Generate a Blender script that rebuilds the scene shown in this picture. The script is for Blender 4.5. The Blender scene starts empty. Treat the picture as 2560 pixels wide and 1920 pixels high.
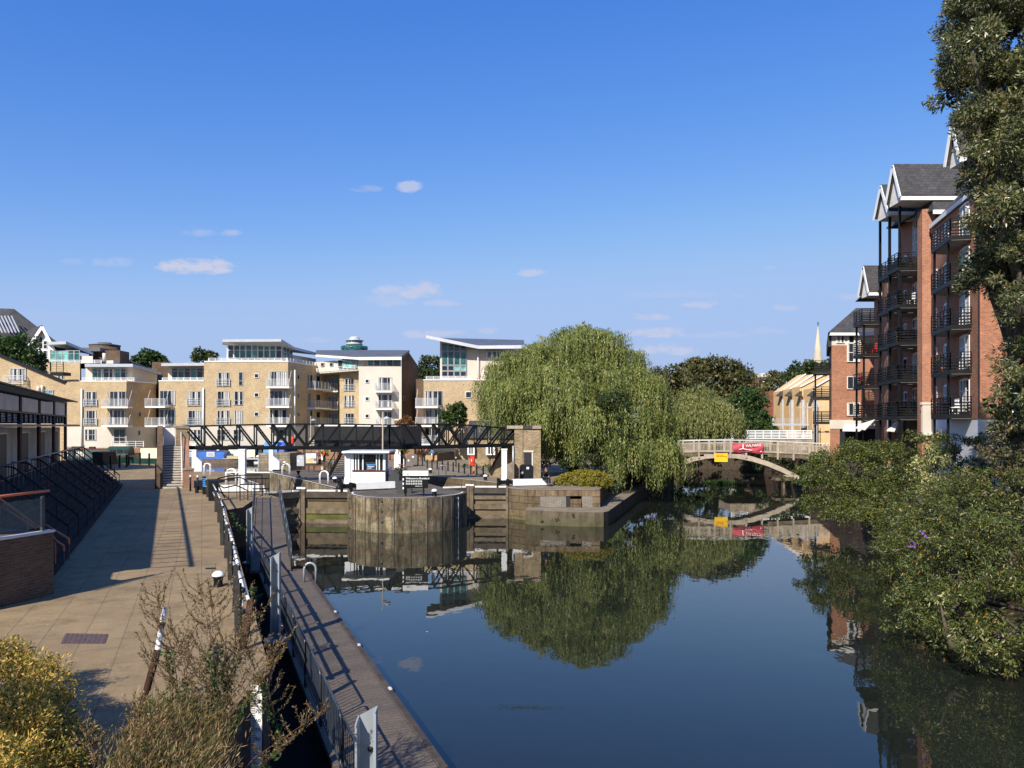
import bpy, math, random
import numpy as np
from mathutils import Vector, Matrix
R = math.radians
rnd = random.Random(7)
scene = bpy.context.scene
COL = scene.collection
# ------------------------------------------------------------------ camera
EYE = 4.5; S = 2000.0; HZ = 1063.0; CX = 1280.0     # eye height, focal length and horizon, in photo pixels
cd = bpy.data.cameras.new('camera'); cam = bpy.data.objects.new('camera', cd); COL.objects.link(cam)
cam.location = (0, 0, EYE); cam.rotation_euler = (R(90), 0, 0)
cd.sensor_width = 36; cd.lens = 36 * S / 2560; cd.shift_y = (HZ - 960) / 2560
cd.clip_start = .1; cd.clip_end = 9000
scene.camera = cam
# ------------------------------------------------------------------ light
SUN_EL = 38.0; TX, TY = .47, .883                 # the light travels towards +x +y
w = bpy.data.worlds.new('World'); scene.world = w; w.use_nodes = True
nt = w.node_tree; N = nt.nodes; L = nt.links; N.clear()
wo = N.new('ShaderNodeOutputWorld'); bg = N.new('ShaderNodeBackground'); sky = N.new('ShaderNodeTexSky')
sky.sky_type = 'NISHITA'; sky.sun_disc = False; sky.sun_elevation = R(SUN_EL)
sky.sun_rotation = math.atan2(-TX, -TY); sky.altitude = 20; sky.air_density = 1.0; sky.dust_density = .35; sky.ozone_density = 2.2
bg.inputs[1].default_value = .067
def mnode(op, a, b=None, c=None, T=None, clamp=False):
    T = T or nt; n = T.nodes.new('ShaderNodeMath'); n.operation = op; n.use_clamp = clamp
    for i, v in enumerate((a, b, c)):
        if v is None: continue
        if isinstance(v, (int, float)): n.inputs[i].default_value = v
        else: T.links.new(v, n.inputs[i])
    return n.outputs[0]
tc = N.new('ShaderNodeTexCoord'); sp = N.new('ShaderNodeSeparateXYZ'); L.new(tc.outputs['Generated'], sp.inputs[0])
ysafe = mnode('MAXIMUM', sp.outputs[1], .02)
cu = mnode('DIVIDE', sp.outputs[0], ysafe); cv = mnode('DIVIDE', sp.outputs[2], ysafe)
cmb = N.new('ShaderNodeCombineXYZ'); L.new(cu, cmb.inputs[0]); L.new(mnode('MULTIPLY', cv, 2.2), cmb.inputs[1])
nz = N.new('ShaderNodeTexNoise'); nz.inputs['Scale'].default_value = 34; nz.inputs['Detail'].default_value = 9; nz.inputs['Roughness'].default_value = .66
L.new(cmb.outputs[0], nz.inputs['Vector'])
nzc = mnode('MULTIPLY', mnode('SUBTRACT', nz.outputs[0], .52), 5.0)
acc = None
# small fair weather clouds: direction (px, py), half width, half height, density
for (px, py, a, b, k) in [(492, 668, 118, 20, 1.0), (275, 656, 60, 12, .35), (180, 654, 50, 8, .15), (495, 582, 45, 10, .35), (580, 585, 30, 9, .5), (916, 474, 45, 9, .3), (1024, 470, 34, 15, .75),
        (1030, 730, 95, 20, .75), (970, 752, 70, 18, .35), (1100, 758, 50, 8, .45), (1334, 683, 44, 10, .7), (1080, 836, 90, 11, .6), (1218, 828, 30, 9, .5),
        (1630, 793, 55, 9, .6), (1750, 762, 45, 10, .6), (1650, 833, 95, 13, .75), (1790, 838, 90, 9, .3), (1670, 876, 80, 13, .75), (1590, 878, 60, 8, .4), (1965, 770, 35, 8, .5), (1920, 828, 60, 9, .25), (1700, 738, 160, 9, .16),
        (2130, 745, 50, 9, .35), (1925, 670, 20, 6, .25), (790, 850, 40, 8, .3)]:
    du = mnode('DIVIDE', mnode('SUBTRACT', cu, (px - CX) / S), a / S)
    b *= 1.25; a *= 1.1; dv0 = mnode('SUBTRACT', cv, (HZ - py) / S)
    dv = mnode('ADD', mnode('DIVIDE', mnode('MAXIMUM', dv0, 0), b / S), mnode('DIVIDE', mnode('MINIMUM', dv0, 0), b * .75 / S))
    r2 = mnode('ADD', mnode('MULTIPLY', du, du), mnode('MULTIPLY', dv, dv))
    m_ = mnode('MULTIPLY', mnode('ADD', mnode('SUBTRACT', 1.15, r2), nzc), 1.0, clamp=True)
    m_ = mnode('MULTIPLY', mnode('MULTIPLY', m_, mnode('SUBTRACT', 1.35, mnode('MULTIPLY', r2, .5), clamp=True)), k)
    acc = m_ if acc is None else mnode('MAXIMUM', acc, m_)
acc = mnode('MULTIPLY', acc, mnode('GREATER_THAN', sp.outputs[1], .05))
# clear, deep blue air: per-channel response of the sky (reds fall off faster towards the zenith, blues slower)
sr = N.new('ShaderNodeSeparateColor'); L.new(sky.outputs[0], sr.inputs[0]); hs = N.new('ShaderNodeCombineColor')
for i, (k_, g_, mx_) in enumerate(((.575, 1.6, 3.8), (1.25, 1.0, 5.8), (4.1, .5, 9.6))): L.new(mnode('SMOOTH_MIN', mnode('MULTIPLY', mnode('POWER', sr.outputs[i], g_), k_), mx_, 1.5), hs.inputs[i])
cm = N.new('ShaderNodeMixRGB'); L.new(mnode('MULTIPLY', acc, .85), cm.inputs[0]); hz = N.new('ShaderNodeMixRGB'); L.new(mnode('POWER', 2.718, mnode('MULTIPLY', mnode('MAXIMUM', sp.outputs[2], 0), -10.5)), hz.inputs[0]); L.new(hs.outputs[0], hz.inputs[1]); hz.inputs[2].default_value = (4.9, 5.7, 7.7, 1); L.new(hz.outputs[0], cm.inputs[1]); cm.inputs[2].default_value = (6.6, 6.7, 8.3, 1)
L.new(cm.outputs[0], bg.inputs[0]); L.new(bg.outputs[0], wo.inputs[0])
sd = bpy.data.lights.new('sun', 'SUN'); so = bpy.data.objects.new('sun', sd); COL.objects.link(so)
sd.energy = 5.0; sd.angle = R(.5); sd.color = (1, .93, .82)
so.rotation_euler = Vector((TX * math.cos(R(SUN_EL)), TY * math.cos(R(SUN_EL)), -math.sin(R(SUN_EL)))).to_track_quat('-Z', 'Y').to_euler()
scene.view_settings.view_transform = 'Standard'; scene.view_settings.look = 'None'
scene.view_settings.exposure = .5; scene.view_settings.gamma = 1
# ------------------------------------------------------------------ geometry helpers
def G(px, py, z=0.0):
    Y = S * (EYE - z) / (py - HZ); return Vector(((px - CX) / S * Y, Y, z))
def P(px, py, Y):
    return Vector(((px - CX) / S * Y, Y, EYE - (py - HZ) / S * Y))
def V(*a): return Vector(a)
class MB:
    def __init__(s, mat=None): s.v = []; s.f = []; s.i = []; s.mats = [mat] if mat else []; s.c = 0; s.sm = []
    def m(s, mat):
        if mat not in s.mats: s.mats.append(mat)
        s.c = s.mats.index(mat); return s
    def add(s, vs, fs, smooth=False):
        o = len(s.v); s.v += [tuple(v) for v in vs]
        for f in fs: s.f.append(tuple(i + o for i in f)); s.i.append(s.c); s.sm.append(smooth)
        return s
    def hexa(s, q): return s.add(q, [(0, 3, 2, 1), (4, 5, 6, 7), (0, 1, 5, 4), (1, 2, 6, 5), (2, 3, 7, 6), (3, 0, 4, 7)])
    def bx(s, x0, x1, y0, y1, z0, z1): return s.hexa([(x0, y0, z0), (x1, y0, z0), (x1, y1, z0), (x0, y1, z0), (x0, y0, z1), (x1, y0, z1), (x1, y1, z1), (x0, y1, z1)])
    def box(s, c, d, rz=0, base=False):
        cx, cy, cz = c; a, b, h = d[0] / 2, d[1] / 2, d[2] / 2; ca, sa = math.cos(rz), math.sin(rz)
        if base: cz += h
        q = []
        for z in (-h, h):
            for (x, y) in ((-a, -b), (a, -b), (a, b), (-a, b)): q.append((cx + x * ca - y * sa, cy + x * sa + y * ca, cz + z))
        return s.hexa(q)
    def prism(s, poly, z0, z1):
        A = sum(poly[i][0] * poly[(i + 1) % len(poly)][1] - poly[(i + 1) % len(poly)][0] * poly[i][1] for i in range(len(poly)))
        if A < 0: poly = poly[::-1]
        n = len(poly); f0 = (lambda p: z0(p)) if callable(z0) else (lambda p: z0); f1 = (lambda p: z1(p)) if callable(z1) else (lambda p: z1)
        vs = [(p[0], p[1], f0(p)) for p in poly] + [(p[0], p[1], f1(p)) for p in poly]
        return s.add(vs, [tuple(range(n))[::-1], tuple(range(n, 2 * n))] + [(i, (i + 1) % n, n + (i + 1) % n, n + i) for i in range(n)])
    def poly3(s, pts, t):          # flat 3D polygon given thickness along t
        n = len(pts); pts = [Vector(p) for p in pts]; t = Vector(t)
        nn = Vector((0, 0, 0))
        for i in range(n): nn += pts[i].cross(pts[(i + 1) % n])
        if nn.dot(t) < 0: pts = pts[::-1]
        return s.add(pts + [p + t for p in pts], [tuple(range(n))[::-1], tuple(range(n, 2 * n))] + [(i, (i + 1) % n, n + (i + 1) % n, n + i) for i in range(n)])
    def tube(s, pts, r, n=6, r2=None, cap=True):
        pts = [Vector(p) for p in pts]; k = len(pts); vs = []; fs = []
        for i, p in enumerate(pts):
            d = (pts[min(i + 1, k - 1)] - pts[max(i - 1, 0)]).normalized()
            a = d.cross(Vector((0, 0, 1)) if abs(d.z) < .9 else Vector((1, 0, 0))).normalized(); b = d.cross(a)
            rr = r if r2 is None else r + (r2 - r) * i / max(1, k - 1)
            for j in range(n):
                t = 2 * math.pi * (j + .5) / n; vs.append(p + (a * math.cos(t) + b * math.sin(t)) * rr)
        for i in range(k - 1):
            for j in range(n): fs.append((i * n + j, (i + 1) * n + j, (i + 1) * n + (j + 1) % n, i * n + (j + 1) % n))
        if cap: fs.append(tuple(range(n))); fs.append(tuple((k - 1) * n + j for j in range(n))[::-1])
        return s.add(vs, fs, n > 5)
    def bar(s, a, b, wd, h):       # rectangular bar between two points (wd sideways, h up)
        a = Vector(a); b = Vector(b); d = (b - a).normalized()
        sd_ = d.cross(Vector((0, 0, 1)) if abs(d.z) < .98 else Vector((0, 1, 0))).normalized(); up = sd_.cross(d)
        q = []
        for p in (a, b):
            for (x, y) in ((-1, -1), (1, -1), (1, 1), (-1, 1)): q.append(p + sd_ * x * wd / 2 + up * y * h / 2)
        return s.hexa([q[0], q[1], q[5], q[4], q[3], q[2], q[6], q[7]])
    def lathe(s, prof, c=(0, 0, 0), n=14):
        vs = []; fs = []; k = len(prof)
        for (r, z) in prof:
            for j in range(n): t = 2 * math.pi * j / n; vs.append((c[0] + r * math.cos(t), c[1] + r * math.sin(t), c[2] + z))
        for i in range(k - 1):
            for j in range(n): fs.append((i * n + j, i * n + (j + 1) % n, (i + 1) * n + (j + 1) % n, (i + 1) * n + j))
        fs.append(tuple(range(n))[::-1]); fs.append(tuple((k - 1) * n + j for j in range(n)))
        return s.add(vs, fs, True)
    def ell(s, c, r, n=12, k=8):
        vs = []; fs = []
        for i in range(k + 1):
            ph = math.pi * i / k
            for j in range(n): t = 2 * math.pi * j / n; vs.append((c[0] + r[0] * math.sin(ph) * math.cos(t), c[1] + r[1] * math.sin(ph) * math.sin(t), c[2] + r[2] * math.cos(ph)))
        for i in range(k):
            for j in range(n): fs.append((i * n + j, (i + 1) * n + j, (i + 1) * n + (j + 1) % n, i * n + (j + 1) % n))
        return s.add(vs, fs, True)
    def build(s, name, parent=None, **kw):
        me = bpy.data.meshes.new(name)
        off = Vector(kw.pop('loc', (0, 0, 0)))
        if parent is not None: off = wloc(parent)
        me.from_pydata([(v[0] - off.x, v[1] - off.y, v[2] - off.z) for v in s.v], [], s.f)
        for m_ in s.mats: me.materials.append(m_)
        me.polygons.foreach_set('material_index', s.i); me.polygons.foreach_set('use_smooth', s.sm)
        me.validate(); me.update()
        o = bpy.data.objects.new(name, me); COL.objects.link(o)
        if parent is not None: o.parent = parent
        else: o.location = off
        for k, v in kw.items():
            if v is not None: o[{'cat': 'category'}.get(k, k)] = v
        return o
def wloc(o):
    v = Vector((0, 0, 0))
    while o is not None: v += o.location; o = o.parent
    return v
def T(name, label, cat, loc=(0, 0, 0), group=None):
    o = bpy.data.objects.new(name, None); COL.objects.link(o); o.location = loc; o.empty_display_size = .2
    o['label'] = label; o['category'] = cat
    if group: o['group'] = group
    return o
def dup(t, loc, rz=None, label=None, group=None, sc=None):
    def cp(o, par):
        c = o.copy(); COL.objects.link(c)
        if par is not None: c.parent = par
        for ch in kids.get(o.name, []): cp(ch, c)
        return c
    kids = {}
    def scan(o):
        kids[o.name] = list(o.children)
        for ch in o.children: scan(ch)
    scan(t)
    r = cp(t, None); r.location = loc
    if rz is not None: r.rotation_euler = (0, 0, rz)
    if sc: r.scale = (sc, sc, sc)
    if label: r['label'] = label
    if group: r['group'] = group
    return r
class Wl:                          # a vertical wall line from a (left as seen) to b (right)
    def __init__(s, a, b):
        s.a = Vector((a[0], a[1])); s.b = Vector((b[0], b[1])); s.len = (s.b - s.a).length; s.d = (s.b - s.a) / s.len; s.n = Vector((s.d.y, -s.d.x))
    def u(s, px):
        k = (px - CX) / S; return (k * s.a.y - s.a.x) / (s.d.x - k * s.d.y)
    def z(s, u, py): return EYE - (py - HZ) / S * (s.a.y + s.d.y * u)
    def pt(s, u, z, o=0): q = s.a + s.d * u + s.n * o; return Vector((q.x, q.y, z))
    def box(s, M, u0, u1, z0, z1, o0, o1):
        return M.hexa([s.pt(u0, z0, o1), s.pt(u1, z0, o1), s.pt(u1, z0, o0), s.pt(u0, z0, o0), s.pt(u0, z1, o1), s.pt(u1, z1, o1), s.pt(u1, z1, o0), s.pt(u0, z1, o0)])
def text_geo(txt, size, M, org, ux, uz, bold=0.0, align='LEFT', lift=.004):
    cu_ = bpy.data.curves.new('t', 'FONT'); cu_.body = txt; cu_.size = size; cu_.align_x = align; cu_.offset = bold; cu_.resolution_u = 2
    ob = bpy.data.objects.new('t', cu_); COL.objects.link(ob)
    dg = bpy.context.evaluated_depsgraph_get(); me = ob.evaluated_get(dg).to_mesh()
    ux = Vector(ux).normalized(); uz = Vector(uz).normalized(); nn = ux.cross(uz).normalized(); org = Vector(org) + nn * lift
    vs = [org + ux * v.co.x + uz * v.co.y for v in me.vertices]; fs = [tuple(p.vertices) for p in me.polygons]
    M.add(vs, fs); ob.evaluated_get(dg).to_mesh_clear(); bpy.data.objects.remove(ob); bpy.data.curves.remove(cu_)
# ------------------------------------------------------------------ materials
MT = {}
def newmat(name):
    m_ = bpy.data.materials.new(name); m_.use_nodes = True; MT[name] = m_
    return m_, m_.node_tree, m_.node_tree.nodes['Principled BSDF']
def pos_vec(T_, scale=(1, 1, 1)):
    g = T_.nodes.new('ShaderNodeNewGeometry'); mp = T_.nodes.new('ShaderNodeMapping'); mp.inputs['Scale'].default_value = scale
    T_.links.new(g.outputs['Position'], mp.inputs[0]); return mp.outputs[0]
def noise(T_, vec, scale, detail=4, rough=.55):
    n = T_.nodes.new('ShaderNodeTexNoise'); n.inputs['Scale'].default_value = scale; n.inputs['Detail'].default_value = detail; n.inputs['Roughness'].default_value = rough
    T_.links.new(vec, n.inputs['Vector']); return n.outputs[0]
def ramp(T_, fac, stops):
    r = T_.nodes.new('ShaderNodeValToRGB'); T_.links.new(fac, r.inputs[0]); e = r.color_ramp.elements
    while len(e) < len(stops): e.new(.5)
    for i, (p, c) in enumerate(stops): e[i].position = p; e[i].color = (c[0], c[1], c[2], 1)
    return r.outputs[0]
def mixc(T_, fac, a, b, mode='MIX'):
    n = T_.nodes.new('ShaderNodeMixRGB'); n.blend_type = mode
    for i, v in enumerate((fac, a, b)):
        if isinstance(v, (int, float)): n.inputs[i].default_value = v
        elif isinstance(v, tuple): n.inputs[i].default_value = (v[0], v[1], v[2], 1)
        else: T_.links.new(v, n.inputs[i])
    return n.outputs[0]
def bump(T_, bs, h, strength, dist=.02):
    b = T_.nodes.new('ShaderNodeBump'); b.inputs['Strength'].default_value = strength; b.inputs['Distance'].default_value = dist
    T_.links.new(h, b.inputs['Height']); T_.links.new(b.outputs[0], bs.inputs['Normal'])
def mat(name, col, rough=.6, var=.25, sc=3.0, metal=0, bmp=0, spec=.4, sc2=None):
    if rough >= .8: spec = min(spec, .12)
    if name in MT: return MT[name]
    m_, t_, bs = newmat(name); v = pos_vec(t_)
    n1 = noise(t_, v, sc, 5); n2 = noise(t_, v, sc2 or sc * 9, 3)
    lo = tuple(c * (1 - var) for c in col); hi = tuple(min(1, c * (1 + var)) for c in col)
    c1 = ramp(t_, n1, [(.3, lo), (.7, hi)]); c2 = mixc(t_, .35, c1, ramp(t_, n2, [(.3, (1 - var,) * 3), (.7, (1, 1, 1))]), 'MULTIPLY')
    t_.links.new(c2, bs.inputs['Base Color']); bs.inputs['Roughness'].default_value = rough; bs.inputs['Metallic'].default_value = metal
    bs.inputs['Specular IOR Level'].default_value = spec
    if bmp: bump(t_, bs, n2, bmp)
    return m_
def wall_uv(T_):
    g = T_.nodes.new('ShaderNodeNewGeometry'); cr = T_.nodes.new('ShaderNodeVectorMath'); cr.operation = 'CROSS_PRODUCT'
    T_.links.new(g.outputs['True Normal'], cr.inputs[0]); cr.inputs[1].default_value = (0, 0, 1)
    nm = T_.nodes.new('ShaderNodeVectorMath'); nm.operation = 'NORMALIZE'; T_.links.new(cr.outputs[0], nm.inputs[0])
    dt = T_.nodes.new('ShaderNodeVectorMath'); dt.operation = 'DOT_PRODUCT'; T_.links.new(nm.outputs[0], dt.inputs[0]); T_.links.new(g.outputs['Position'], dt.inputs[1])
    se = T_.nodes.new('ShaderNodeSeparateXYZ'); T_.links.new(g.outputs['Position'], se.inputs[0])
    cb = T_.nodes.new('ShaderNodeCombineXYZ'); T_.links.new(dt.outputs['Value'], cb.inputs[0]); T_.links.new(se.outputs[2], cb.inputs[1])
    return cb.outputs[0], se.outputs[2]
def brick(name, c1, c2, mortar, bw=.225, bh=.075, mort=.012, grime=.25, top=None, algae=None, rough=.85):
    m_, t_, bs = newmat(name); uv, z = wall_uv(t_)
    b = t_.nodes.new('ShaderNodeTexBrick'); t_.links.new(uv, b.inputs['Vector'])
    b.inputs['Color1'].default_value = (*c1, 1); b.inputs['Color2'].default_value = (*c2, 1); b.inputs['Mortar'].default_value = (*mortar, 1)
    b.inputs['Scale'].default_value = 1; b.inputs['Brick Width'].default_value = bw; b.inputs['Row Height'].default_value = bh; b.inputs['Mortar Size'].default_value = mort; b.inputs['Mortar Smooth'].default_value = .3
    v = pos_vec(t_); n1 = noise(t_, v, .7, 6, .65); n2 = noise(t_, uv_stretch(t_, uv, 1.2, 7), 3, 4)
    c = mixc(t_, grime, b.outputs[0], ramp(t_, n1, [(.3, (.35, .32, .28)), (.65, (1.15, 1.1, 1.05))]), 'MULTIPLY')
    c = mixc(t_, grime * 1.2, c, ramp(t_, n2, [(.35, (.5, .47, .44)), (.6, (1.1, 1.1, 1.1))]), 'MULTIPLY')
    if algae: c = algae_mix(t_, c, z, v, *algae)
    t_.links.new(c, bs.inputs['Base Color']); bs.inputs['Roughness'].default_value = rough; bs.inputs['Specular IOR Level'].default_value = .2
    bump(t_, bs, b.outputs['Fac'], -.5, .008)
    return m_
def uv_stretch(T_, uv, a, b):
    mp = T_.nodes.new('ShaderNodeMapping'); mp.inputs['Scale'].default_value = (a, b, 1); T_.links.new(uv, mp.inputs[0]); return mp.outputs[0]
def algae_mix(T_, c, z, v, z0, z1, col=(.07, .085, .02)):
    n = noise(T_, v, 1.3, 5); h = mnode('ADD', z, mnode('MULTIPLY', mnode('SUBTRACT', n, .5), 1.3, T=T_), T=T_)
    mr = T_.nodes.new('ShaderNodeMapRange'); T_.links.new(h, mr.inputs[0]); mr.inputs[1].default_value = z1; mr.inputs[2].default_value = z0; mr.inputs[3].default_value = 0; mr.inputs[4].default_value = .85
    n2 = noise(T_, v, 3.1, 4)
    return mixc(T_, mr.outputs[0], c, ramp(T_, n2, [(.3, (.03, .028, .015)), (.55, col), (.75, tuple(x * 1.6 for x in col))]))
def concrete(name, col, algae=None, streak=.6, panel=None, sc=1.2):
    m_, t_, bs = newmat(name); uv, z = wall_uv(t_); v = pos_vec(t_)
    n1 = noise(t_, v, sc, 7, .68); n2 = noise(t_, uv_stretch(t_, uv, 2.6, .45), 1.3, 7, .7); n3 = noise(t_, v, 22, 4, .7)
    c = ramp(t_, n1, [(.25, tuple(x * .5 for x in col)), (.5, col), (.78, tuple(min(1, x * 1.45) for x in col))])
    c = mixc(t_, streak, c, ramp(t_, n2, [(.32, (.30, .25, .18)), (.5, (.95, .93, .9)), (.68, (1.3, 1.22, 1.05))]), 'MULTIPLY')
    c = mixc(t_, .5, c, ramp(t_, n3, [(.3, (.55, .55, .55)), (.62, (1.15, 1.15, 1.15))]), 'MULTIPLY')
    if panel:
        b = t_.nodes.new('ShaderNodeTexBrick'); t_.links.new(uv, b.inputs['Vector']); b.offset = 0 if panel[2] else .5
        b.inputs['Color1'].default_value = (1, 1, 1, 1); b.inputs['Color2'].default_value = (.8, .77, .72, 1); b.inputs['Mortar'].default_value = (.28, .22, .15, 1)
        b.inputs['Scale'].default_value = 1; b.inputs['Brick Width'].default_value = panel[0]; b.inputs['Row Height'].default_value = panel[1]; b.inputs['Mortar Size'].default_value = .025
        c = mixc(t_, .85, c, b.outputs[0], 'MULTIPLY')
    if algae: c = algae_mix(t_, c, z, v, *algae)
    t_.links.new(c, bs.inputs['Base Color']); bs.inputs['Roughness'].default_value = .85; bs.inputs['Specular IOR Level'].default_value = .25
    bump(t_, bs, n3, .5, .02)
    return m_
def leafmat(name, stops, trans=.3, rough=.5, clump=.35, csc=.5, spec=.35):
    m_, t_, bs = newmat(name); g = t_.nodes.new('ShaderNodeNewGeometry')
    c = ramp(t_, g.outputs['Random Per Island'], stops); n = noise(t_, pos_vec(t_), csc, 3)
    c = mixc(t_, clump, c, ramp(t_, n, [(.35, (.45, .5, .4)), (.65, (1.3, 1.2, 1.1))]), 'MULTIPLY')
    t_.links.new(c, bs.inputs['Base Color']); bs.inputs['Roughness'].default_value = rough; bs.inputs['Specular IOR Level'].default_value = spec
    tr = t_.nodes.new('ShaderNodeBsdfTranslucent'); t_.links.new(c, tr.inputs[0]); mx = t_.nodes.new('ShaderNodeMixShader'); mx.inputs[0].default_value = trans
    o = t_.nodes['Material Output']; t_.links.new(bs.outputs[0], mx.inputs[1]); t_.links.new(tr.outputs[0], mx.inputs[2]); t_.links.new(mx.outputs[0], o.inputs[0])
    return m_
YB = brick('yellow_brick', (.56, .41, .225), (.38, .27, .14), (.50, .42, .30), grime=.3)
YB2 = brick('stock_brick', (.44, .32, .165), (.22, .15, .085), (.32, .28, .21), bw=.23, bh=.08, mort=.016, grime=.5)
RB = brick('red_brick', (.47, .165, .075), (.28, .088, .04), (.42, .31, .24), grime=.4, mort=.013)
OB = brick('orange_brick', (.33, .15, .08), (.25, .105, .055), (.34, .26, .20), grime=.3, mort=.013)
DB = brick('dark_brick', (.15, .09, .055), (.10, .06, .04), (.16, .13, .10), grime=.5)
CREAM = mat('cream_render', (.58, .52, .44), .8, .08, .5)
CREAM2 = mat('cream_boards', (.52, .47, .40), .7, .1, .5)
WHITE = mat('white_paint', (.80, .80, .78), .45, .06, 2)
WHITEW = mat('worn_white_paint', (.76, .75, .71), .55, .16, 1.5, sc2=11)
GREYM = mat('grey_metal', (.42, .44, .47), .4, .1, 2)
GREYL = mat('pale_grey_metal', (.55, .57, .59), .4, .08, 2)
GALV = mat('galvanised_steel', (.36, .39, .41), .42, .18, 2.5, metal=.3)
BLACK = mat('black_paint', (.007, .008, .009), .45, .3, 2, spec=.2)
BLACKM = mat('black_iron', (.011, .012, .013), .5, .35, 3, spec=.2)
CHAR = mat('charcoal_panel', (.05, .052, .055), .5, .2, 1)
SLATE = brick('slate_roof', (.085, .085, .09), (.06, .06, .065), (.04, .04, .04), bw=.35, bh=.22, mort=.015, grime=.4)
SLATE2 = mat('dark_roof_sheet', (.10, .105, .115), .5, .2, .8)
TILE = mat('red_roof_tile', (.16, .06, .035), .8, .3, 1.0)
FRAMEW = mat('white_window_frame', (.75, .75, .74), .4, .05, 2)
FRAMEG = mat('grey_window_frame', (.38, .40, .42), .4, .05, 2)
WOODG = mat('weathered_timber', (.16, .125, .085), .8, .4, 2.2, bmp=.4)
WOODD = mat('dark_timber', (.06, .045, .032), .7, .45, 1.8, bmp=.4)
WOODB = mat('bridge_timber', (.40, .34, .27), .8, .25, 1.5, bmp=.3)
RUST = mat('rusty_iron', (.06, .03, .02), .8, .5, 5)
STEEL = mat('rail_steel', (.055, .065, .08), .35, .3, 3, metal=.3)
AWN = mat('cream_canvas', (.72, .66, .58), .8, .06, 1)
RED = mat('red_plastic', (.65, .04, .02), .4, .1, 2)
ORANGE = mat('orange_paint', (.65, .18, .07), .5, .1, 2)
BLUE = mat('blue_boat_paint', (.03, .13, .45), .35, .15, 2)
BLUEL = mat('light_blue_tarpaulin', (.04, .25, .62), .5, .15, 2)
BLUED = mat('dark_blue_tarpaulin', (.05, .07, .35), .55, .2, 2)
GREEN = mat('dark_green_paint', (.012, .05, .035), .4, .2, 2)
CREAMP = mat('cream_boat_paint', (.78, .70, .48), .4, .08, 2)
YEL = mat('yellow_sign', (.80, .52, .02), .5, .05, 2)
SKIN = mat('skin', (.50, .28, .19), .5, .06, 8)
HAIR = mat('dark_hair', (.03, .02, .015), .6, .3, 20)
INK = mat('dark_ink', (.02, .02, .025), .6, .05, 3)
TAN = mat('tan_panel', (.80, .58, .38), .7, .15, .6)
BARK = mat('bark', (.09, .075, .055), .9, .4, 4, bmp=.5)
SOIL = mat('soil', (.07, .055, .04), .95, .4, 3, bmp=.5)
def glassm(name, col, rough=.06, spec=.6):
    m_, t_, bs = newmat(name); n = noise(t_, pos_vec(t_), .9, 3)
    c = ramp(t_, n, [(.4, tuple(x * .5 for x in col)), (.6, tuple(x * 1.3 for x in col))])
    t_.links.new(c, bs.inputs['Base Color']); bs.inputs['Roughness'].default_value = rough; bs.inputs['Specular IOR Level'].default_value = spec
    return m_
GLASS = glassm('window_glass', (.02, .024, .03))
GLASSG = glassm('green_glass', (.03, .11, .10))
GLASSB = glassm('pale_green_glass', (.16, .40, .36), .15)
CURT = mat('curtain', (.52, .50, .45), .9, .12, 1)
# ------------------------------------------------------------------ foliage
def leaf_obj(name, parent, c, d, n, ln, wd, material, fold=.0, **kw):
    c = np.asarray(c, float); k = len(c); d = np.asarray(d, float); d /= np.linalg.norm(d, axis=1)[:, None] + 1e-9
    n = np.asarray(n, float); s_ = np.cross(d, n); s_ /= np.linalg.norm(s_, axis=1)[:, None] + 1e-9
    ln = np.broadcast_to(ln, (k,))[:, None]; wd = np.broadcast_to(wd, (k,))[:, None]
    v = np.empty((k, 4, 3)); v[:, 0] = c; v[:, 1] = c + d * ln * .45 + s_ * wd * .5; v[:, 2] = c + d * ln; v[:, 3] = c + d * ln * .45 - s_ * wd * .5
    off = np.array(wloc(parent)) if parent is not None else np.array(kw.pop('loc', (0, 0, 0)), float)
    v -= off
    me = bpy.data.meshes.new(name); me.vertices.add(4 * k); me.vertices.foreach_set('co', v.reshape(-1)); me.loops.add(4 * k)
    me.loops.foreach_set('vertex_index', np.arange(4 * k, dtype=np.int32)); me.polygons.add(k)
    me.polygons.foreach_set('loop_start', np.arange(0, 4 * k, 4, dtype=np.int32))
    me.materials.append(material); me.update(calc_edges=True)
    o = bpy.data.objects.new(name, me); COL.objects.link(o)
    if parent is not None: o.parent = parent
    else: o.location = off
    for a, b in kw.items(): o[{'cat': 'category'}.get(a, a)] = b
    return o
def blob_pts(rg, c, r, n, inner=.45, low=-.6):
    """points spread through the outer shell of an ellipsoid, with outward normals"""
    u = rg.normal(size=(n, 3)); u /= np.linalg.norm(u, axis=1)[:, None]; u[:, 2] = np.where(u[:, 2] < low, -u[:, 2], u[:, 2])
    q = rg.uniform(inner, 1, n) ** .6
    return np.array(c) + u * np.array(r) * q[:, None], u
def clumps(rg, blobs, nper, csize, leaves, spread=1.0):
    """clumped leaf positions: sub-clumps sit on the blobs' shells, leaves on the clumps' shells"""
    C = []; U = []
    for (c, r) in blobs:
        vol = (r[0] * r[1] * r[2]) ** (2 / 3.)
        k = max(3, int(nper * vol)); p, u = blob_pts(rg, c, r, k, .55)
        for j in range(k):
            cs = csize * rg.uniform(.6, 1.35); q, uu = blob_pts(rg, p[j], (cs, cs, cs * .75), leaves, .3, -1)
            C.append(q); U.append(uu * .7 + u[j] * .5)
    return np.concatenate(C), np.concatenate(U)
def foliage(name, parent, seed, blobs, nper, csize, leaves, ln, wd, material, droop=.25, **kw):
    rg = np.random.default_rng(seed); c, u = clumps(rg, blobs, nper, csize, leaves); k = len(c)
    d = rg.normal(size=(k, 3)) * .8 + u * .7; d[:, 2] -= droop; nn = u + rg.normal(size=(k, 3)) * .7
    return leaf_obj(name, parent, c, d, nn, ln * rg.uniform(.6, 1.3, k), wd * rg.uniform(.7, 1.2, k), material, **kw)
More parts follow.
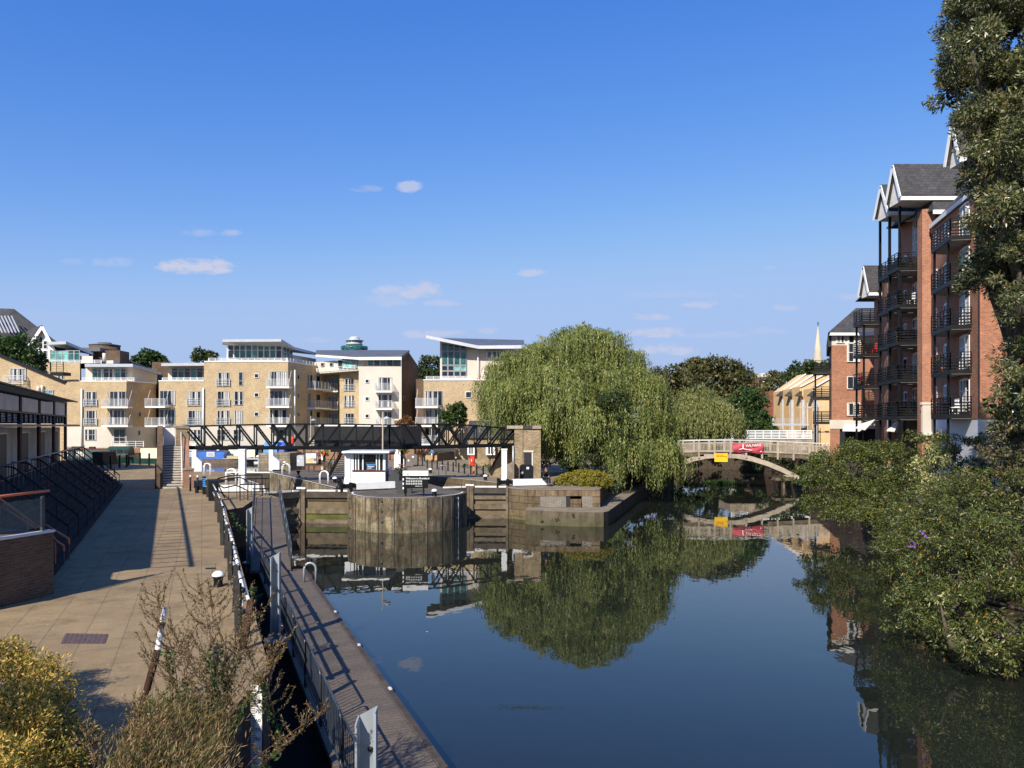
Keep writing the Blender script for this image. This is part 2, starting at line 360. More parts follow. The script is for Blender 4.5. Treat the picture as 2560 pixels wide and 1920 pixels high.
def limbs(M, base, tips, r0, seed=1):
    rg = random.Random(seed); base = Vector(base)
    for t in tips:
        t = Vector(t); mid = base.lerp(t, .5) + Vector((rg.uniform(-.3, .3), rg.uniform(-.3, .3), rg.uniform(.1, .6))) * (t - base).length * .15
        M.tube([base, base.lerp(mid, .5), mid, mid.lerp(t, .5), t], r0, 6, r0 * .25)
def tree(name, label, base, hgt, blobs, seed, material, nper=2.2, csize=.9, leaves=130, ln=.3, wd=.16, tr=.25, cat='tree', group=None, droop=.25):
    t = T(name, label, cat, base, group)
    M = MB(BARK); b = Vector(base); cc = Vector((sum(x[0][0] for x in blobs) / len(blobs), sum(x[0][1] for x in blobs) / len(blobs), 0)); fork = Vector((b.x * .7 + cc.x * .3, b.y * .7 + cc.y * .3, b.z + hgt * .35))
    M.tube([b - V(0, 0, .3), b.lerp(fork, .5) + V(.05, 0, 0), fork], tr, 8, tr * .7); limbs(M, fork, [Vector(x[0]) for x in blobs], tr * .55, seed); M.build('trunk', t)
    foliage('crown', t, seed, blobs, nper, csize, leaves, ln, wd, material, droop)
    return t
LWIL = leafmat('willow_leaves', [(0, (.07, .10, .02)), (.35, (.16, .20, .05)), (.7, (.28, .31, .095)), (.93, (.38, .39, .16)), (1, (.34, .24, .06))], .35, .45, .45, .35)
def streaky(m_, stops):
    t_ = m_.node_tree; n = noise(t_, pos_vec(t_, (2.6, 2.6, .28)), 1.0, 4, .6); rc = [x for x in t_.nodes if x.type == 'VALTORGB'][0]; g = [x for x in t_.nodes if x.type == 'NEW_GEOMETRY'][0]
    f = mnode('ADD', mnode('MULTIPLY', mnode('SUBTRACT', n, .5, T=t_), 2.3, T=t_), mnode('ADD', mnode('MULTIPLY', g.outputs['Random Per Island'], .45, T=t_), .27, T=t_), T=t_, clamp=True); t_.links.new(f, rc.inputs[0])
streaky(LWIL, 0)
LWIL2 = leafmat('distant_willow_leaves', [(0, (.11, .13, .035)), (.5, (.21, .235, .075)), (1, (.32, .32, .12))], .35, .5, .35, .4)
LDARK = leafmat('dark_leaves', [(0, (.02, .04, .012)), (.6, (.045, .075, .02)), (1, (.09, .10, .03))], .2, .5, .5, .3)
LPLANE = leafmat('plane_tree_leaves', [(0, (.045, .06, .018)), (.55, (.095, .105, .035)), (.85, (.15, .125, .045)), (1, (.20, .13, .045))], .25, .5, .5, .25)
LGRN = leafmat('green_leaves', [(0, (.025, .06, .012)), (.6, (.05, .10, .022)), (1, (.10, .14, .035))], .3, .5, .4, .4)
LSAL = leafmat('silver_leaves', [(0, (.035, .05, .014)), (.45, (.10, .12, .035)), (.8, (.21, .21, .075)), (.95, (.24, .23, .15)), (1, (.30, .12, .03))], .2, .35, .4, .4, .6)
LBUD = leafmat('buddleia_leaves', [(0, (.03, .045, .012)), (.22, (.075, .06, .025)), (.4, (.06, .095, .02)), (.75, (.12, .155, .03)), (.93, (.17, .19, .05)), (.97, (.40, .36, .20)), (1, (.55, .28, .02))], .3, .45, .4, .8)
LOLV = leafmat('olive_leaves', [(0, (.035, .05, .012)), (.5, (.085, .11, .025)), (.85, (.15, .17, .035)), (1, (.20, .17, .03))], .25, .5, .35, .6)
LGOLD = leafmat('golden_leaves', [(0, (.06, .10, .015)), (.30, (.22, .21, .03)), (.55, (.52, .36, .06)), (1, (.72, .48, .15))], .3, .5, .55, 1.3)
LORA = leafmat('orange_leaves', [(0, (.08, .06, .02)), (.5, (.22, .09, .03)), (1, (.30, .14, .04))], .3, .5, .3, 1)
LTAN = leafmat('dry_grass', [(0, (.05, .05, .015)), (.3, (.11, .09, .03)), (.65, (.22, .15, .065)), (.9, (.40, .29, .15)), (1, (.24, .09, .05))], .25, .6, .35, 1.2)
LPALE = leafmat('pale_variegated_leaves', [(0, (.12, .14, .03)), (.5, (.35, .36, .12)), (1, (.60, .56, .28))], .3, .5, .3, 2)
LPUR = leafmat('purple_flowers', [(0, (.20, .08, .32)), (1, (.42, .22, .55))], .2, .6, .1, 2)
# ------------------------------------------------------------------ ground, quays and water
def slabmat():
    m_, t_, bs = newmat('path_slabs'); v = pos_vec(t_)
    g = t_.nodes.new('ShaderNodeNewGeometry'); mp = t_.nodes.new('ShaderNodeMapping'); mp.vector_type = 'POINT'; mp.inputs['Rotation'].default_value = (0, 0, -R(111.2)); t_.links.new(g.outputs['Position'], mp.inputs[0])
    b = t_.nodes.new('ShaderNodeTexBrick'); t_.links.new(mp.outputs[0], b.inputs['Vector']); b.inputs['Scale'].default_value = 1; b.inputs['Brick Width'].default_value = 2.4; b.inputs['Row Height'].default_value = .78
    b.inputs['Mortar Size'].default_value = .013; b.inputs['Color1'].default_value = (.29, .215, .125, 1); b.inputs['Color2'].default_value = (.26, .19, .11, 1); b.inputs['Mortar'].default_value = (.18, .14, .095, 1); b.inputs['Mortar Smooth'].default_value = .2
    n1 = noise(t_, v, .35, 6, .6); n2 = noise(t_, v, 30, 4, .75); n3 = noise(t_, v, 2.2, 6, .7)
    c = mixc(t_, .7, b.outputs[0], ramp(t_, n1, [(.3, (.72, .72, .74)), (.7, (1.2, 1.15, 1.05))]), 'MULTIPLY')
    c = mixc(t_, .6, c, ramp(t_, n2, [(.3, (.55, .55, .55)), (.6, (1.12, 1.12, 1.12))]), 'MULTIPLY')
    c = mixc(t_, .5, c, ramp(t_, n3, [(.3, (.7, .7, .7)), (.55, (1.05, 1.05, 1.05))]), 'MULTIPLY')
    n4 = noise(t_, v, 9, 2, .4); n5 = noise(t_, v, .9, 7, .75); c = mixc(t_, .55, c, ramp(t_, n5, [(.36, (.55, .54, .52)), (.5, (1, 1, 1))]), 'MULTIPLY'); c = mixc(t_, ramp(t_, n4, [(.735, (0, 0, 0)), (.76, (.6, .6, .6))]), c, (.55, .50, .43))
    t_.links.new(c, bs.inputs['Base Color']); bs.inputs['Roughness'].default_value = .85; bs.inputs['Specular IOR Level'].default_value = .12; bump(t_, bs, n2, .4, .01)
    return m_
PATH = slabmat()
LOCKTOP = concrete('lock_paving', (.21, .17, .12), streak=.0)
DARKTOP = concrete('island_paving', (.105, .088, .07), streak=.0, sc=.8)
STONE = concrete('stone_quay', (.15, .115, .07), algae=(-2.1, -.9), panel=(1.5, .48, 0))
LEDGEW = concrete('mossy_quay', (.11, .09, .06), algae=(-2.0, -.9, (.06, .07, .022)))
def piermat():
    m_, t_, bs = newmat('pier_concrete'); v = pos_vec(t_); g = t_.nodes.new('ShaderNodeNewGeometry'); se = t_.nodes.new('ShaderNodeSeparateXYZ'); t_.links.new(g.outputs['Position'], se.inputs[0]); z = se.outputs[2]
    n1 = noise(t_, v, 1.1, 8, .72); n2 = noise(t_, pos_vec(t_, (3.2, 3.2, .38)), 1.2, 6, .7); n3 = noise(t_, v, 11, 5, .75); n4 = noise(t_, pos_vec(t_, (1, 1, .7)), .55, 4, .6)
    c = ramp(t_, n1, [(.25, (.05, .042, .03)), (.46, (.15, .125, .085)), (.60, (.25, .215, .15)), (.78, (.42, .38, .29))])
    c = mixc(t_, .8, c, ramp(t_, n2, [(.36, (.30, .24, .17)), (.50, (1, .97, .92)), (.66, (1.7, 1.6, 1.4))]), 'MULTIPLY'); c = mixc(t_, .7, c, ramp(t_, n3, [(.35, (.4, .4, .4)), (.6, (1.2, 1.2, 1.2))]), 'MULTIPLY')
    h = mnode('ADD', z, mnode('MULTIPLY', mnode('SUBTRACT', n4, .5, T=t_), 1.6, T=t_), T=t_)
    b = t_.nodes.new('ShaderNodeMapRange'); t_.links.new(mnode('ABSOLUTE', mnode('ADD', h, .95, T=t_), T=t_), b.inputs[0]); b.inputs[1].default_value = .30; b.inputs[2].default_value = 0; b.inputs[3].default_value = 0; b.inputs[4].default_value = .55
    c = mixc(t_, mnode('MULTIPLY', b.outputs[0], ramp(t_, n1, [(.4, (0, 0, 0)), (.6, (1, 1, 1))]), T=t_), c, (.22, .10, .04))
    c = algae_mix(t_, c, z, v, -2.25, -1.15, (.055, .06, .018)); t_.links.new(c, bs.inputs['Base Color']); bs.inputs['Roughness'].default_value = .85; bs.inputs['Specular IOR Level'].default_value = .2; bump(t_, bs, n3, .6, .03)
    return m_
NOSE = piermat(); _unused = concrete('pier_panels', (.155, .12, .075), algae=(-2.16, -1.1, (.05, .055, .015)), panel=(.95, 9, 1), streak=.75)
CHAMB = concrete('chamber_wall', (.13, .10, .06), algae=(-2.0, -.9), panel=(3.2, .6, 0))
WALLD = DB
def land(name, poly, z1, top, side, z0=-4.4, cat=None, label=None):
    M = MB(side); n = len(poly); M.prism(poly, z0, z1); M.m(top); M.i = [M.c if all(M.v[j][2] > z1 - .001 for j in f) else 0 for f in M.f]
    return M.build(name, kind='structure')
left = [(8, -12), (5.1, -10), (-2.7, 7), (-3.0, 8), (-3.8, 10.5), (-4.45, 12.5), (-4.42, 14.6), (-4.84, 15.7), (-15.2, 42.5), (-14.75, 43.8), (-15.75, 49.1), (-14.35, 49.5), (-16.1, 52.4), (-18.4, 59.6), (-27.6, 77), (-30, 78), (-36, 89), (-41, 93), (-80, 97), (-260, 97), (-260, -60), (8, -60)]
land('towpath', left, 0, PATH, WALLD)
nose = [(-7.0 + 3.95 * math.cos(t), 54.0 + 4.7 * math.sin(t)) for t in [math.pi + math.pi * i / 28 for i in range(29)]]
island = nose + [(-4.5, 56.6), (-6.2, 61), (-12.6, 71), (-18.5, 80), (-21, 80.5), (-23.2, 76.6), (-12.5, 57.3)]
land('lock_island', island, .0, DARKTOP, NOSE)
right = [(-.3, 57.1), (1.3, 55.7), (6.05, 55.7), (7.6, 63), (10.6, 73), (14, 80), (17, 84), (19, 95), (19, 107), (-25.5, 107), (-20.5, 92), (-15.5, 82), (-7.5, 71.4), (-1.03, 62.2)]
land('right_quay', right, .0, LOCKTOP, STONE)
led = [(-.25, 56.9), (1.0, 53.7), (1.9, 53.1), (5.4, 52.3), (6.0, 52.4), (6.35, 53.0), (10.5, 68.5), (11.5, 72), (6, 72), (5.8, 56.2), (.6, 56.2)]
led = [(.9, 53.9), (1.9, 53.1), (5.4, 52.3), (6.0, 52.4), (6.4, 53.1), (10.6, 68.5), (12.5, 74), (8, 74), (6.3, 56.0), (1.1, 56.0)]
land('lower_quay', led, -1.2, LOCKTOP, LEDGEW)
far = [(-4000, 108), (-25.7, 108), (-25.7, 107.03), (19.03, 107.03), (20, 122), (32, 122), (36, 118), (4000, 118), (4000, 6000), (-4000, 6000)]
GRASS = mat('rough_grass', (.07, .09, .03), .95, .4, .4)
land('ground', far, .8, GRASS, SOIL, -4.4)
rbank = [(15.2, -60), (15.2, 16), (16.6, 27), (23.0, 45), (25.5, 60), (30.5, 80), (33, 100), (36, 117.9), (400, 117.9), (400, -60)]
land('right_bank', rbank, .7, SOIL, DB)
CHDARK = mat('channel_dark', (.012, .010, .007), .95, .4, 2, bmp=.4)
M = MB(CHDARK); M.prism([(-1.5, 4), (-3.6, 11), (-5.4, 15.8), (-15.6, 42.3), (-13.9, 42.6), (-11.0, 34.4), (-2.0, 11.8), (.6, 4)], -2.6, -2.11); M.build('channel_slab', kind='structure')  # even dark slab just above the water, filling the narrow channel
M = MB(SOIL); M.prism([(-400, -60), (400, -60), (400, 130), (-400, 130)], -5.2, -4.3); M.build('river_bed', kind='structure')
def watermat(name, rip, sc, base):
    m_, t_, bs = newmat(name); v = pos_vec(t_, (1, .55, 1))
    n1 = noise(t_, v, sc, 2, .5); n2 = noise(t_, pos_vec(t_, (1, 1, 1)), .09, 3)
    r = mnode('MULTIPLY', n1, mnode('MULTIPLY', mnode('SUBTRACT', n2, .30, T=t_, clamp=True), 4.5, T=t_, clamp=True), T=t_)
    bs.inputs['Base Color'].default_value = (*base, 1); bs.inputs['Roughness'].default_value = .015; bs.inputs['IOR'].default_value = 1.44
    bs.inputs['Specular IOR Level'].default_value = .5; bump(t_, bs, r, rip, .05)
    return m_
WAT = watermat('river_water', .085, 1.6, (.011, .014, .010)); WAT2 = watermat('basin_water', .25, 2.6, (.020, .022, .014))
M = MB(WAT); M.add([(-32, -60, -2.16), (37, -60, -2.16), (37, 122.5, -2.16), (-32, 122.5, -2.16)], [(0, 1, 2, 3)]); M.build('river_water', kind='structure')
M = MB(WAT2); M.add([(-150, 86, -.42), (-30.2, 77.2, -.42), (-22.9, 76.9, -.42), (-21.5, 80, -.42), (-18.5, 80.2, -.42), (-13.4, 79.5, -.42), (-20, 108.2, -.42), (-150, 108.2, -.42)], [tuple(range(8))]); M.build('basin_water', kind='structure')
# white painted edges and the dark strip at the island's rim
M = MB(WHITEW)
def edge_line(M, pts, wd, z):
    pts = [Vector((p[0], p[1])) for p in pts]; k = len(pts); L_ = []; R_ = []
    for i in range(k):
        d = (pts[min(i + 1, k - 1)] - pts[max(0, i - 1)]).normalized(); nn = Vector((-d.y, d.x)) * wd / 2; L_.append(pts[i] + nn); R_.append(pts[i] - nn)
    M.add([(p.x, p.y, z) for p in L_] + [(p.x, p.y, z) for p in R_], [(i, k + i, k + i + 1, i + 1) for i in range(k - 1)])
inner = [(-7.0 + 3.68 * math.cos(t), 54.0 + 4.4 * math.sin(t)) for t in [math.pi + math.pi * i / 28 for i in range(29)]]
edge_line(M, inner, .11, .008); edge_line(M, [(-12.7, 57.6), (-22.9, 76.2)], .12, .008); edge_line(M, [(-.2, 57.35), (1.4, 55.95), (5.8, 55.95)], .10, .008)
edge_line(M, [(-.75, 62.2), (-7.3, 71.6), (-15.2, 82)], .12, .008); edge_line(M, [(-16.4, 53.2), (-18.6, 59.7), (-27.6, 76.8)], .12, .008)
M.build('edge_marking', kind='structure')
M = MB(mat('dark_recess', (.03, .027, .02), .9, .4, 2)); M.poly3([(.98, 53.83, -1.23), (1.9, 53.05, -1.23), (5.4, 52.25, -1.23), (6.05, 52.3, -1.23), (6.45, 53.1, -1.23), (6.45, 53.1, -1.42), (6.05, 52.3, -1.42), (5.4, 52.25, -1.42)], (0, 0, 0)) if False else None
# coping stones of the right quay and its stepped niche
t = T('quay_wall', 'stone and brick quay wall with a stepped niche below the seated person', 'quay wall', (3.6, 55.5, -1.2))
M = MB(concrete('coping_stone', (.20, .15, .095), streak=.9, panel=(1.6, 9, 0)))
M.bx(1.35, 4.3, 55.55, 55.697, -.42, .0); M.bx(4.75, 6.12, 55.55, 55.697, -.42, .0); M.bx(4.3, 4.75, 55.62, 55.697, -.42, .0); M.build('coping', t)
M = MB(brick('sooty_brick', (.16, .13, .10), (.10, .08, .07), (.34, .32, .28), mort=.02, grime=.5)); M.bx(1.95, 3.75, 55.58, 55.697, -1.19, -.42); M.bx(4.85, 5.6, 55.58, 55.697, -1.19, -.42); M.build('brick_panel', t)
M = MB(STONE); M.bx(1.35, 1.95, 55.56, 55.697, -1.19, -.42); M.bx(5.6, 6.12, 55.56, 55.697, -1.19, -.42)
for i in range(4): M.bx(4.05, 4.80, 55.36 + i * .08, 55.60, -1.195 + i * .19, -1.195 + (i + 1) * .19)
M.m(INK).bx(3.75, 4.04, 55.60, 55.697, -1.19, -.42); M.build('stone_steps', t)
# pontoon with ramp
PD = None
def deckmat():
    m_, t_, bs = newmat('pontoon_planks'); g = t_.nodes.new('ShaderNodeNewGeometry'); mp = t_.nodes.new('ShaderNodeMapping'); mp.inputs['Rotation'].default_value = (0, 0, -R(111.2)); t_.links.new(g.outputs['Position'], mp.inputs[0])
    b = t_.nodes.new('ShaderNodeTexBrick'); t_.links.new(mp.outputs[0], b.inputs['Vector']); b.inputs['Scale'].default_value = 1; b.inputs['Brick Width'].default_value = .14; b.inputs['Row Height'].default_value = 4; b.offset = 0
    b.inputs['Mortar Size'].default_value = .012; b.inputs['Color1'].default_value = (.125, .10, .075, 1); b.inputs['Color2'].default_value = (.10, .08, .06, 1); b.inputs['Mortar'].default_value = (.055, .043, .032, 1)
    v = pos_vec(t_); n1 = noise(t_, v, 14, 4, .7); n2 = noise(t_, v, 34, 2, .5); n3 = noise(t_, v, 1.1, 5)
    c = mixc(t_, .6, b.outputs[0], ramp(t_, n1, [(.3, (.5, .5, .5)), (.65, (1.3, 1.25, 1.2))]), 'MULTIPLY'); c = mixc(t_, .5, c, ramp(t_, n3, [(.3, (.6, .6, .6)), (.65, (1.25, 1.2, 1.1))]), 'MULTIPLY')
    c = mixc(t_, ramp(t_, n2, [(.70, (0, 0, 0)), (.74, (.8, .8, .8))]), c, (.5, .46, .4)); t_.links.new(c, bs.inputs['Base Color']); bs.inputs['Roughness'].default_value = .8; bump(t_, bs, b.outputs['Fac'], -.4, .01)
    return m_
DECK = deckmat()
ax = Vector((-.387, 1)).normalized(); nx_ = Vector((ax.y, -ax.x))      # along the pontoon, and across towards the river
pr = Vector((-1.18, 14.47))                                            # a point on its river edge
def pt_(s, o, z): q = pr + ax * s + nx_ * o; return Vector((q.x, q.y, z))
t = T('pontoon', 'long floating timber pontoon beside the towpath wall', 'pontoon', pt_(10, -.9, -2.16))
s0, s1 = -13.0, 21.6
M = MB(DECK); M.prism([tuple(pt_(s0, 0, 0))[:2], tuple(pt_(s1, 0, 0))[:2], tuple(pt_(s1, -1.9, 0))[:2], tuple(pt_(s0, -1.9, 0))[:2]], -1.82, -1.7); M.build('deck', t)
M = MB(WOODD); M.prism([tuple(pt_(s0, .03, 0))[:2], tuple(pt_(s1, .03, 0))[:2], tuple(pt_(s1, -.1, 0))[:2], tuple(pt_(s0, -.1, 0))[:2]], -2.05, -1.684); M.build('edge_board', t)
M = MB(CHAR)
for k in range(9): M.prism([tuple(pt_(s0 + k * 3.9, -.05, 0))[:2], tuple(pt_(s0 + k * 3.9 + 2.6, -.05, 0))[:2], tuple(pt_(s0 + k * 3.9 + 2.6, -1.85, 0))[:2], tuple(pt_(s0 + k * 3.9, -1.85, 0))[:2]], -2.5, -1.83)
M.build('float', t)
for s_ in (4.6, 9.4, -3.2):
    pass
for s_ in (4.6, 8.6, 12.9):
    M = MB(GREYL); q = pt_(s_, -.02, -1.70); M.box((q.x, q.y, -1.68), (.07, .16, .05), math.atan2(ax.y, ax.x) - math.pi / 2); M.m(BLACKM).box((q.x + .05, q.y, -1.74), (.1, .14, .12), math.atan2(ax.y, ax.x) - math.pi / 2); M.build('mooring_cleat', t)
def rail_panel(M, a, b, h, post=.032, pk=.18, base=.12):
    a = Vector(a); b = Vector(b); d = b - a; n = max(2, int(d.length / pk)); up = Vector((0, 0, 1)); c = .12; u = d.normalized()
    M.tube([a + up * base, a + up * (h - c), a + u * c * .3 + up * (h - c * .3), a + u * c + up * h, b - u * c + up * h, b - u * c * .3 + up * (h - c * .3), b + up * (h - c), b + up * base], post * .8, 6)
    M.tube([a + up * (base + .08), b + up * (base + .08)], post * .55, 5)
    for i in range(1, n): p = a + d * (i / n); M.tube([p + up * (base + .08), p + up * h], .011, 4)
for k in range(13):
    sa = s0 + .15 + k * 2.64; M = MB(STEEL); a = pt_(sa, -1.84, -1.7); b = pt_(min(sa + 2.5, s1), -1.84, -1.7)
    rail_panel(M, a, b, 1.12); M.tube([a, a + V(0, 0, .3)], .03, 6); M.tube([b, b + V(0, 0, .3)], .03, 6); M.build('railing_panel', t)
for k in range(3):                                                     # tall grab frame seen half way along
    pass
# ramp
t = T('access_ramp', 'sloping timber gangway with steel railings leading down to the pontoon', 'gangway', (-12, 42, -1))
ra = [V(-9.35, 33.9, -1.62), V(-14.42, 49.5, .03)]; rb = [V(-11.0, 33.6, -1.62), V(-15.85, 49.3, .03)]
M = MB(DECK); M.hexa([rb[0] - V(0, 0, .12), ra[0] - V(0, 0, .12), ra[1] - V(0, 0, .12), rb[1] - V(0, 0, .12), rb[0], ra[0], ra[1], rb[1]]); M.build('deck', t)
for (p, q) in (ra, rb):
    M = MB(STEEL); k = 7
    for i in range(k):
        a = p.lerp(q, i / k); b = p.lerp(q, (i + 1) / k - .004); up = V(0, 0, 1); M.tube([a, a + up * 1.1], .028, 6); M.tube([a + up * 1.1, b + up * 1.1], .03, 6); M.tube([a + up * .55, b + up * .55], .016, 5); M.tube([a + up * .12, b + up * .12], .016, 5)
        for j in range(1, 12): c = a.lerp(b, j / 12); M.tube([c + up * .12, c + up * 1.1], .010, 4)
    M.tube([q, q + V(0, 0, 1.1)], .028, 6); M.build('railing', t)
# steel guide piles
def pile(px, Y, ztop, lab, wd=.30):
    x = (px - CX) / S * Y; t = T('guide_pile', lab, 'pile', (x, Y, -2.16), 'steel guide piles along the pontoon')
    M = MB(GALV); a = V(x - wd / 2, Y, -3.4); b = V(x + wd / 2, Y - .02, -3.4)
    def seg(p, q, th, zt0, zt1):
        p = Vector(p); q = Vector(q); d = (q - p).normalized(); n = Vector((-d.y, d.x, 0)) * th
        M.hexa([V(p.x, p.y, -3.4), V(q.x, q.y, -3.4), V(q.x + n.x, q.y + n.y, -3.4), V(p.x + n.x, p.y + n.y, -3.4), V(p.x, p.y, zt0), V(q.x, q.y, zt1), V(q.x + n.x, q.y + n.y, zt1), V(p.x + n.x, p.y + n.y, zt0)])
    seg(V(x - wd * .38, Y + .04, 0), V(x + wd * .42, Y + .04, 0), .02, ztop - .12, ztop); seg(V(x - wd * .40, Y - .17, 0), V(x - wd * .40, Y + .04, 0), .02, ztop - .16, ztop - .12); seg(V(x + wd * .44, Y - .17, 0), V(x + wd * .44, Y + .04, 0), .02, ztop - .03, ztop)
    seg(V(x - wd * .46, Y - .19, 0), V(x - wd * .36, Y - .19, 0), .02, ztop - .16, ztop - .16); seg(V(x + wd * .40, Y - .19, 0), V(x + wd * .5, Y - .19, 0), .02, ztop - .04, ztop - .02)
    M.build('channel', t)
    M = MB(INK); M.lathe([(.0, 0), (.035, 0), (.035, .012), (0, .012)], (0, 0, 0), 10); M.v = [(v[0] + x + .03, Y + .03 - v[2], v[1] + ztop - .55) for v in M.v]; M.build('bolt_hole', t)
    M = MB(GALV); M.box((x, Y - .1, -1.66), (wd + .25, .42, .06)); M.build('guide_bracket', t)
    return t
pile(919, 10.3, .87, 'nearest galvanised guide pile, at the bottom edge of the photograph', .28)
pile(691, 23.05, .85, 'middle galvanised guide pile casting a long shadow over the pontoon', .27)
pile(626, 36, .85, 'farthest galvanised guide pile, beside the foot of the sloping gangway', .27)
# lock gates
def gate(name, label, leaves, zt, planks, posts=True):
    t = T(name, label, 'lock gate', (leaves[0][1][0], leaves[0][1][1], -2.16))
    for li, (a, b) in enumerate(leaves):
        a = Vector((a[0], a[1], 0)); b = Vector((b[0], b[1], 0)); w_ = Wl(a, b); M = MB(planks)
        w_.box(M, 0, w_.len, -3, zt - .05, -.16, -.02)
        M.m(WOODD); w_.box(M, .0, w_.len, zt - .42, zt, -.02, .17); M.m(WOODG)
        for z in (-1.5, -2.25): w_.box(M, .0, w_.len, z, z + .36, -.02, .12)
        for z in (-.8,): w_.box(M, .0, w_.len, z, z + .26, -.02, .12) if li == 1 and 'right' in label else None
        M.m(STEEL); w_.box(M, .1, w_.len - .1, zt - .56, zt - .52, .1, .14)
        M.build('leaf', t)
        M = MB(WHITEW); w_.box(M, .05, w_.len * .68, zt + .002, zt + .11, -.05, .10); w_.box(M, w_.len * .74, w_.len - .05, zt + .002, zt + .11, -.05, .10); M.build('top_rail', t)
    c = leaves[0][1]
    M = MB(WOODG); M.box((c[0] - .12, c[1] - .12, -1.3), (.24, .3, 3.0)); M.box((c[0] + .16, c[1] - .10, -1.3), (.26, .3, 2.96)); M.build('mitre_post', t)
    e = leaves[1][1]; M = MB(WOODG); M.box((e[0] - .05, e[1] - .15, -1.3), (.16, .2, 2.9)); M.build('heel_post', t)
    M = MB(WHITE); M.box((c[0] - .12, c[1] - .12, .24), (.3, .34, .1)); M.box((c[0] + .17, c[1] - .10, .22), (.3, .34, .1)); M.build('post_cap', t)
    return t
PLK = mat('gate_planks', (.15, .11, .06), .7, .35, 1.3); PLKG = mat('algae_planks', (.08, .085, .015), .7, .5, .9)
g1 = gate('lock_gate', 'closed timber lock gate left of the round concrete pier', [((-16.15, 52.6), (-14.35, 54.5)), ((-14.05, 54.5), (-11.0, 54.3))], .0, PLK)
g2 = gate('lock_gate', 'closed timber lock gate right of the round concrete pier', [((-4.9, 56.4), (-3.05, 57.3)), ((-2.8, 57.3), (-.3, 57.2))], .05, PLK)
for (g, a, b) in ((g1, (-14.0, 54.44), (-11.1, 54.24)), (g2, (-2.75, 57.24), (-.4, 57.14))):
    M = MB(PLKG); w_ = Wl(a, b); w_.box(M, 0, w_.len, -1.88 if g is g1 else -1.5, -1.56 if g is g1 else -1.12, -.0, .05); M.build('algae_plank', g)
def beam(a, b, z0, z1, wd, lab):
    t = T('balance_beam', lab, 'lock beam', (a[0], a[1], 0), 'white balance beams of the lock gates'); M = MB(WHITE); w_ = Wl(a, b)
    w_.box(M, 0, w_.len, z0, z1, -wd / 2, wd / 2); M.build('beam', t); M = MB(BLACKM); w_.box(M, -1.0, -.01, z0 + .12, z1 - .06, -.1, .1); w_.box(M, -1.15, -1.0, -.1, z1 + .1, -.22, .22); w_.box(M, -.45, -.3, 0, z1 + .03, -.2, .2); M.build('iron_arm', t)
    M = MB(BLACKM); w_.box(M, w_.len * .75, w_.len * .80, 0, z0 - .004, -.06, .06); M.build('prop', t)
beam((-10.7, 54.9), (-8.3, 56.3), .1, .55, .4, 'white balance beam lying in front of the white kiosk')
beam((.05, 58.9), (2.8, 59.7), .06, .52, .42, 'white balance beam under the seated person')
beam((-19.9, 53.4), (-17.0, 53.9), .08, .5, .4, 'white balance beam behind the curved black barrier')
t = T('upper_lock_gate', 'white topped upper lock gate holding back the basin, below the truss footbridge', 'lock gate', (-25.2, 76.8, 0))
M = MB(WOODD); w_ = Wl((-27.4, 77.0), (-22.9, 76.6)); w_.box(M, 0, w_.len, -4, -.08, -.25, -.02); M.build('leaf', t)
M = MB(WHITE); w_.box(M, 0, w_.len, -.08, .02, -.2, .03); M.m(BLACKM); w_.box(M, w_.len, w_.len + 1.2, .1, .25, -.1, .1); M.build('top_rail', t)
t = T('upper_lock_gate', 'dark upper lock gate closing the far end of the right lock chamber', 'lock gate', (-12, 75, 0))
M = MB(WOODD); w_ = Wl((-13.5, 72.6), (-9.0, 73.4)); w_.box(M, 0, w_.len, -4, .0, -.25, -.02); M.build('leaf', t); M = MB(WHITE); w_.box(M, .2, w_.len - .2, .0, .14, -.26, -.04); M.build('top_rail', t)

t = T('pier_fittings', 'dark vertical joints, pipes and ladder slots on the face of the round pier', 'pier joints', (-7, 49.3, -2))
for k in range(11):
    a = math.pi + math.pi * (k + .75) / 12; cx_, cy_ = -7.0 + 3.95 * math.cos(a), 54.0 + 4.7 * math.sin(a); M = MB(INK); n_ = Vector((math.cos(a) / 3.95, math.sin(a) / 4.7, 0)).normalized(); tg = Vector((-n_.y, n_.x, 0)); p = V(cx_, cy_, 0); wd = .022 if k < 9 else .05
    M.hexa([p - tg * wd - n_ * .05 + V(0, 0, -3), p + tg * wd - n_ * .05 + V(0, 0, -3), p + tg * wd + n_ * .012 + V(0, 0, -3), p - tg * wd + n_ * .012 + V(0, 0, -3), p - tg * wd - n_ * .05 + V(0, 0, -.06), p + tg * wd - n_ * .05 + V(0, 0, -.06), p + tg * wd + n_ * .012 + V(0, 0, -.06), p - tg * wd + n_ * .012 + V(0, 0, -.06)]); M.build('joint', t)
    if k in (1, 4, 9):
        for z in (-.22, -.85, -1.5):
            q = p + tg * .25 + V(0, 0, z); M = MB(INK); M.ell(q, (.075, .05, .075), 10, 6); M.build('drain_hole', t)
for a in (5.62, 5.8):
    p = V(-7.0 + 3.98 * math.cos(a), 54.0 + 4.73 * math.sin(a), 0); M = MB(GREYM if a > 5.7 else CHAR); M.tube([p + V(0, 0, -3), p + V(0, 0, -.15)], .018, 6); M.build('pipe', t)
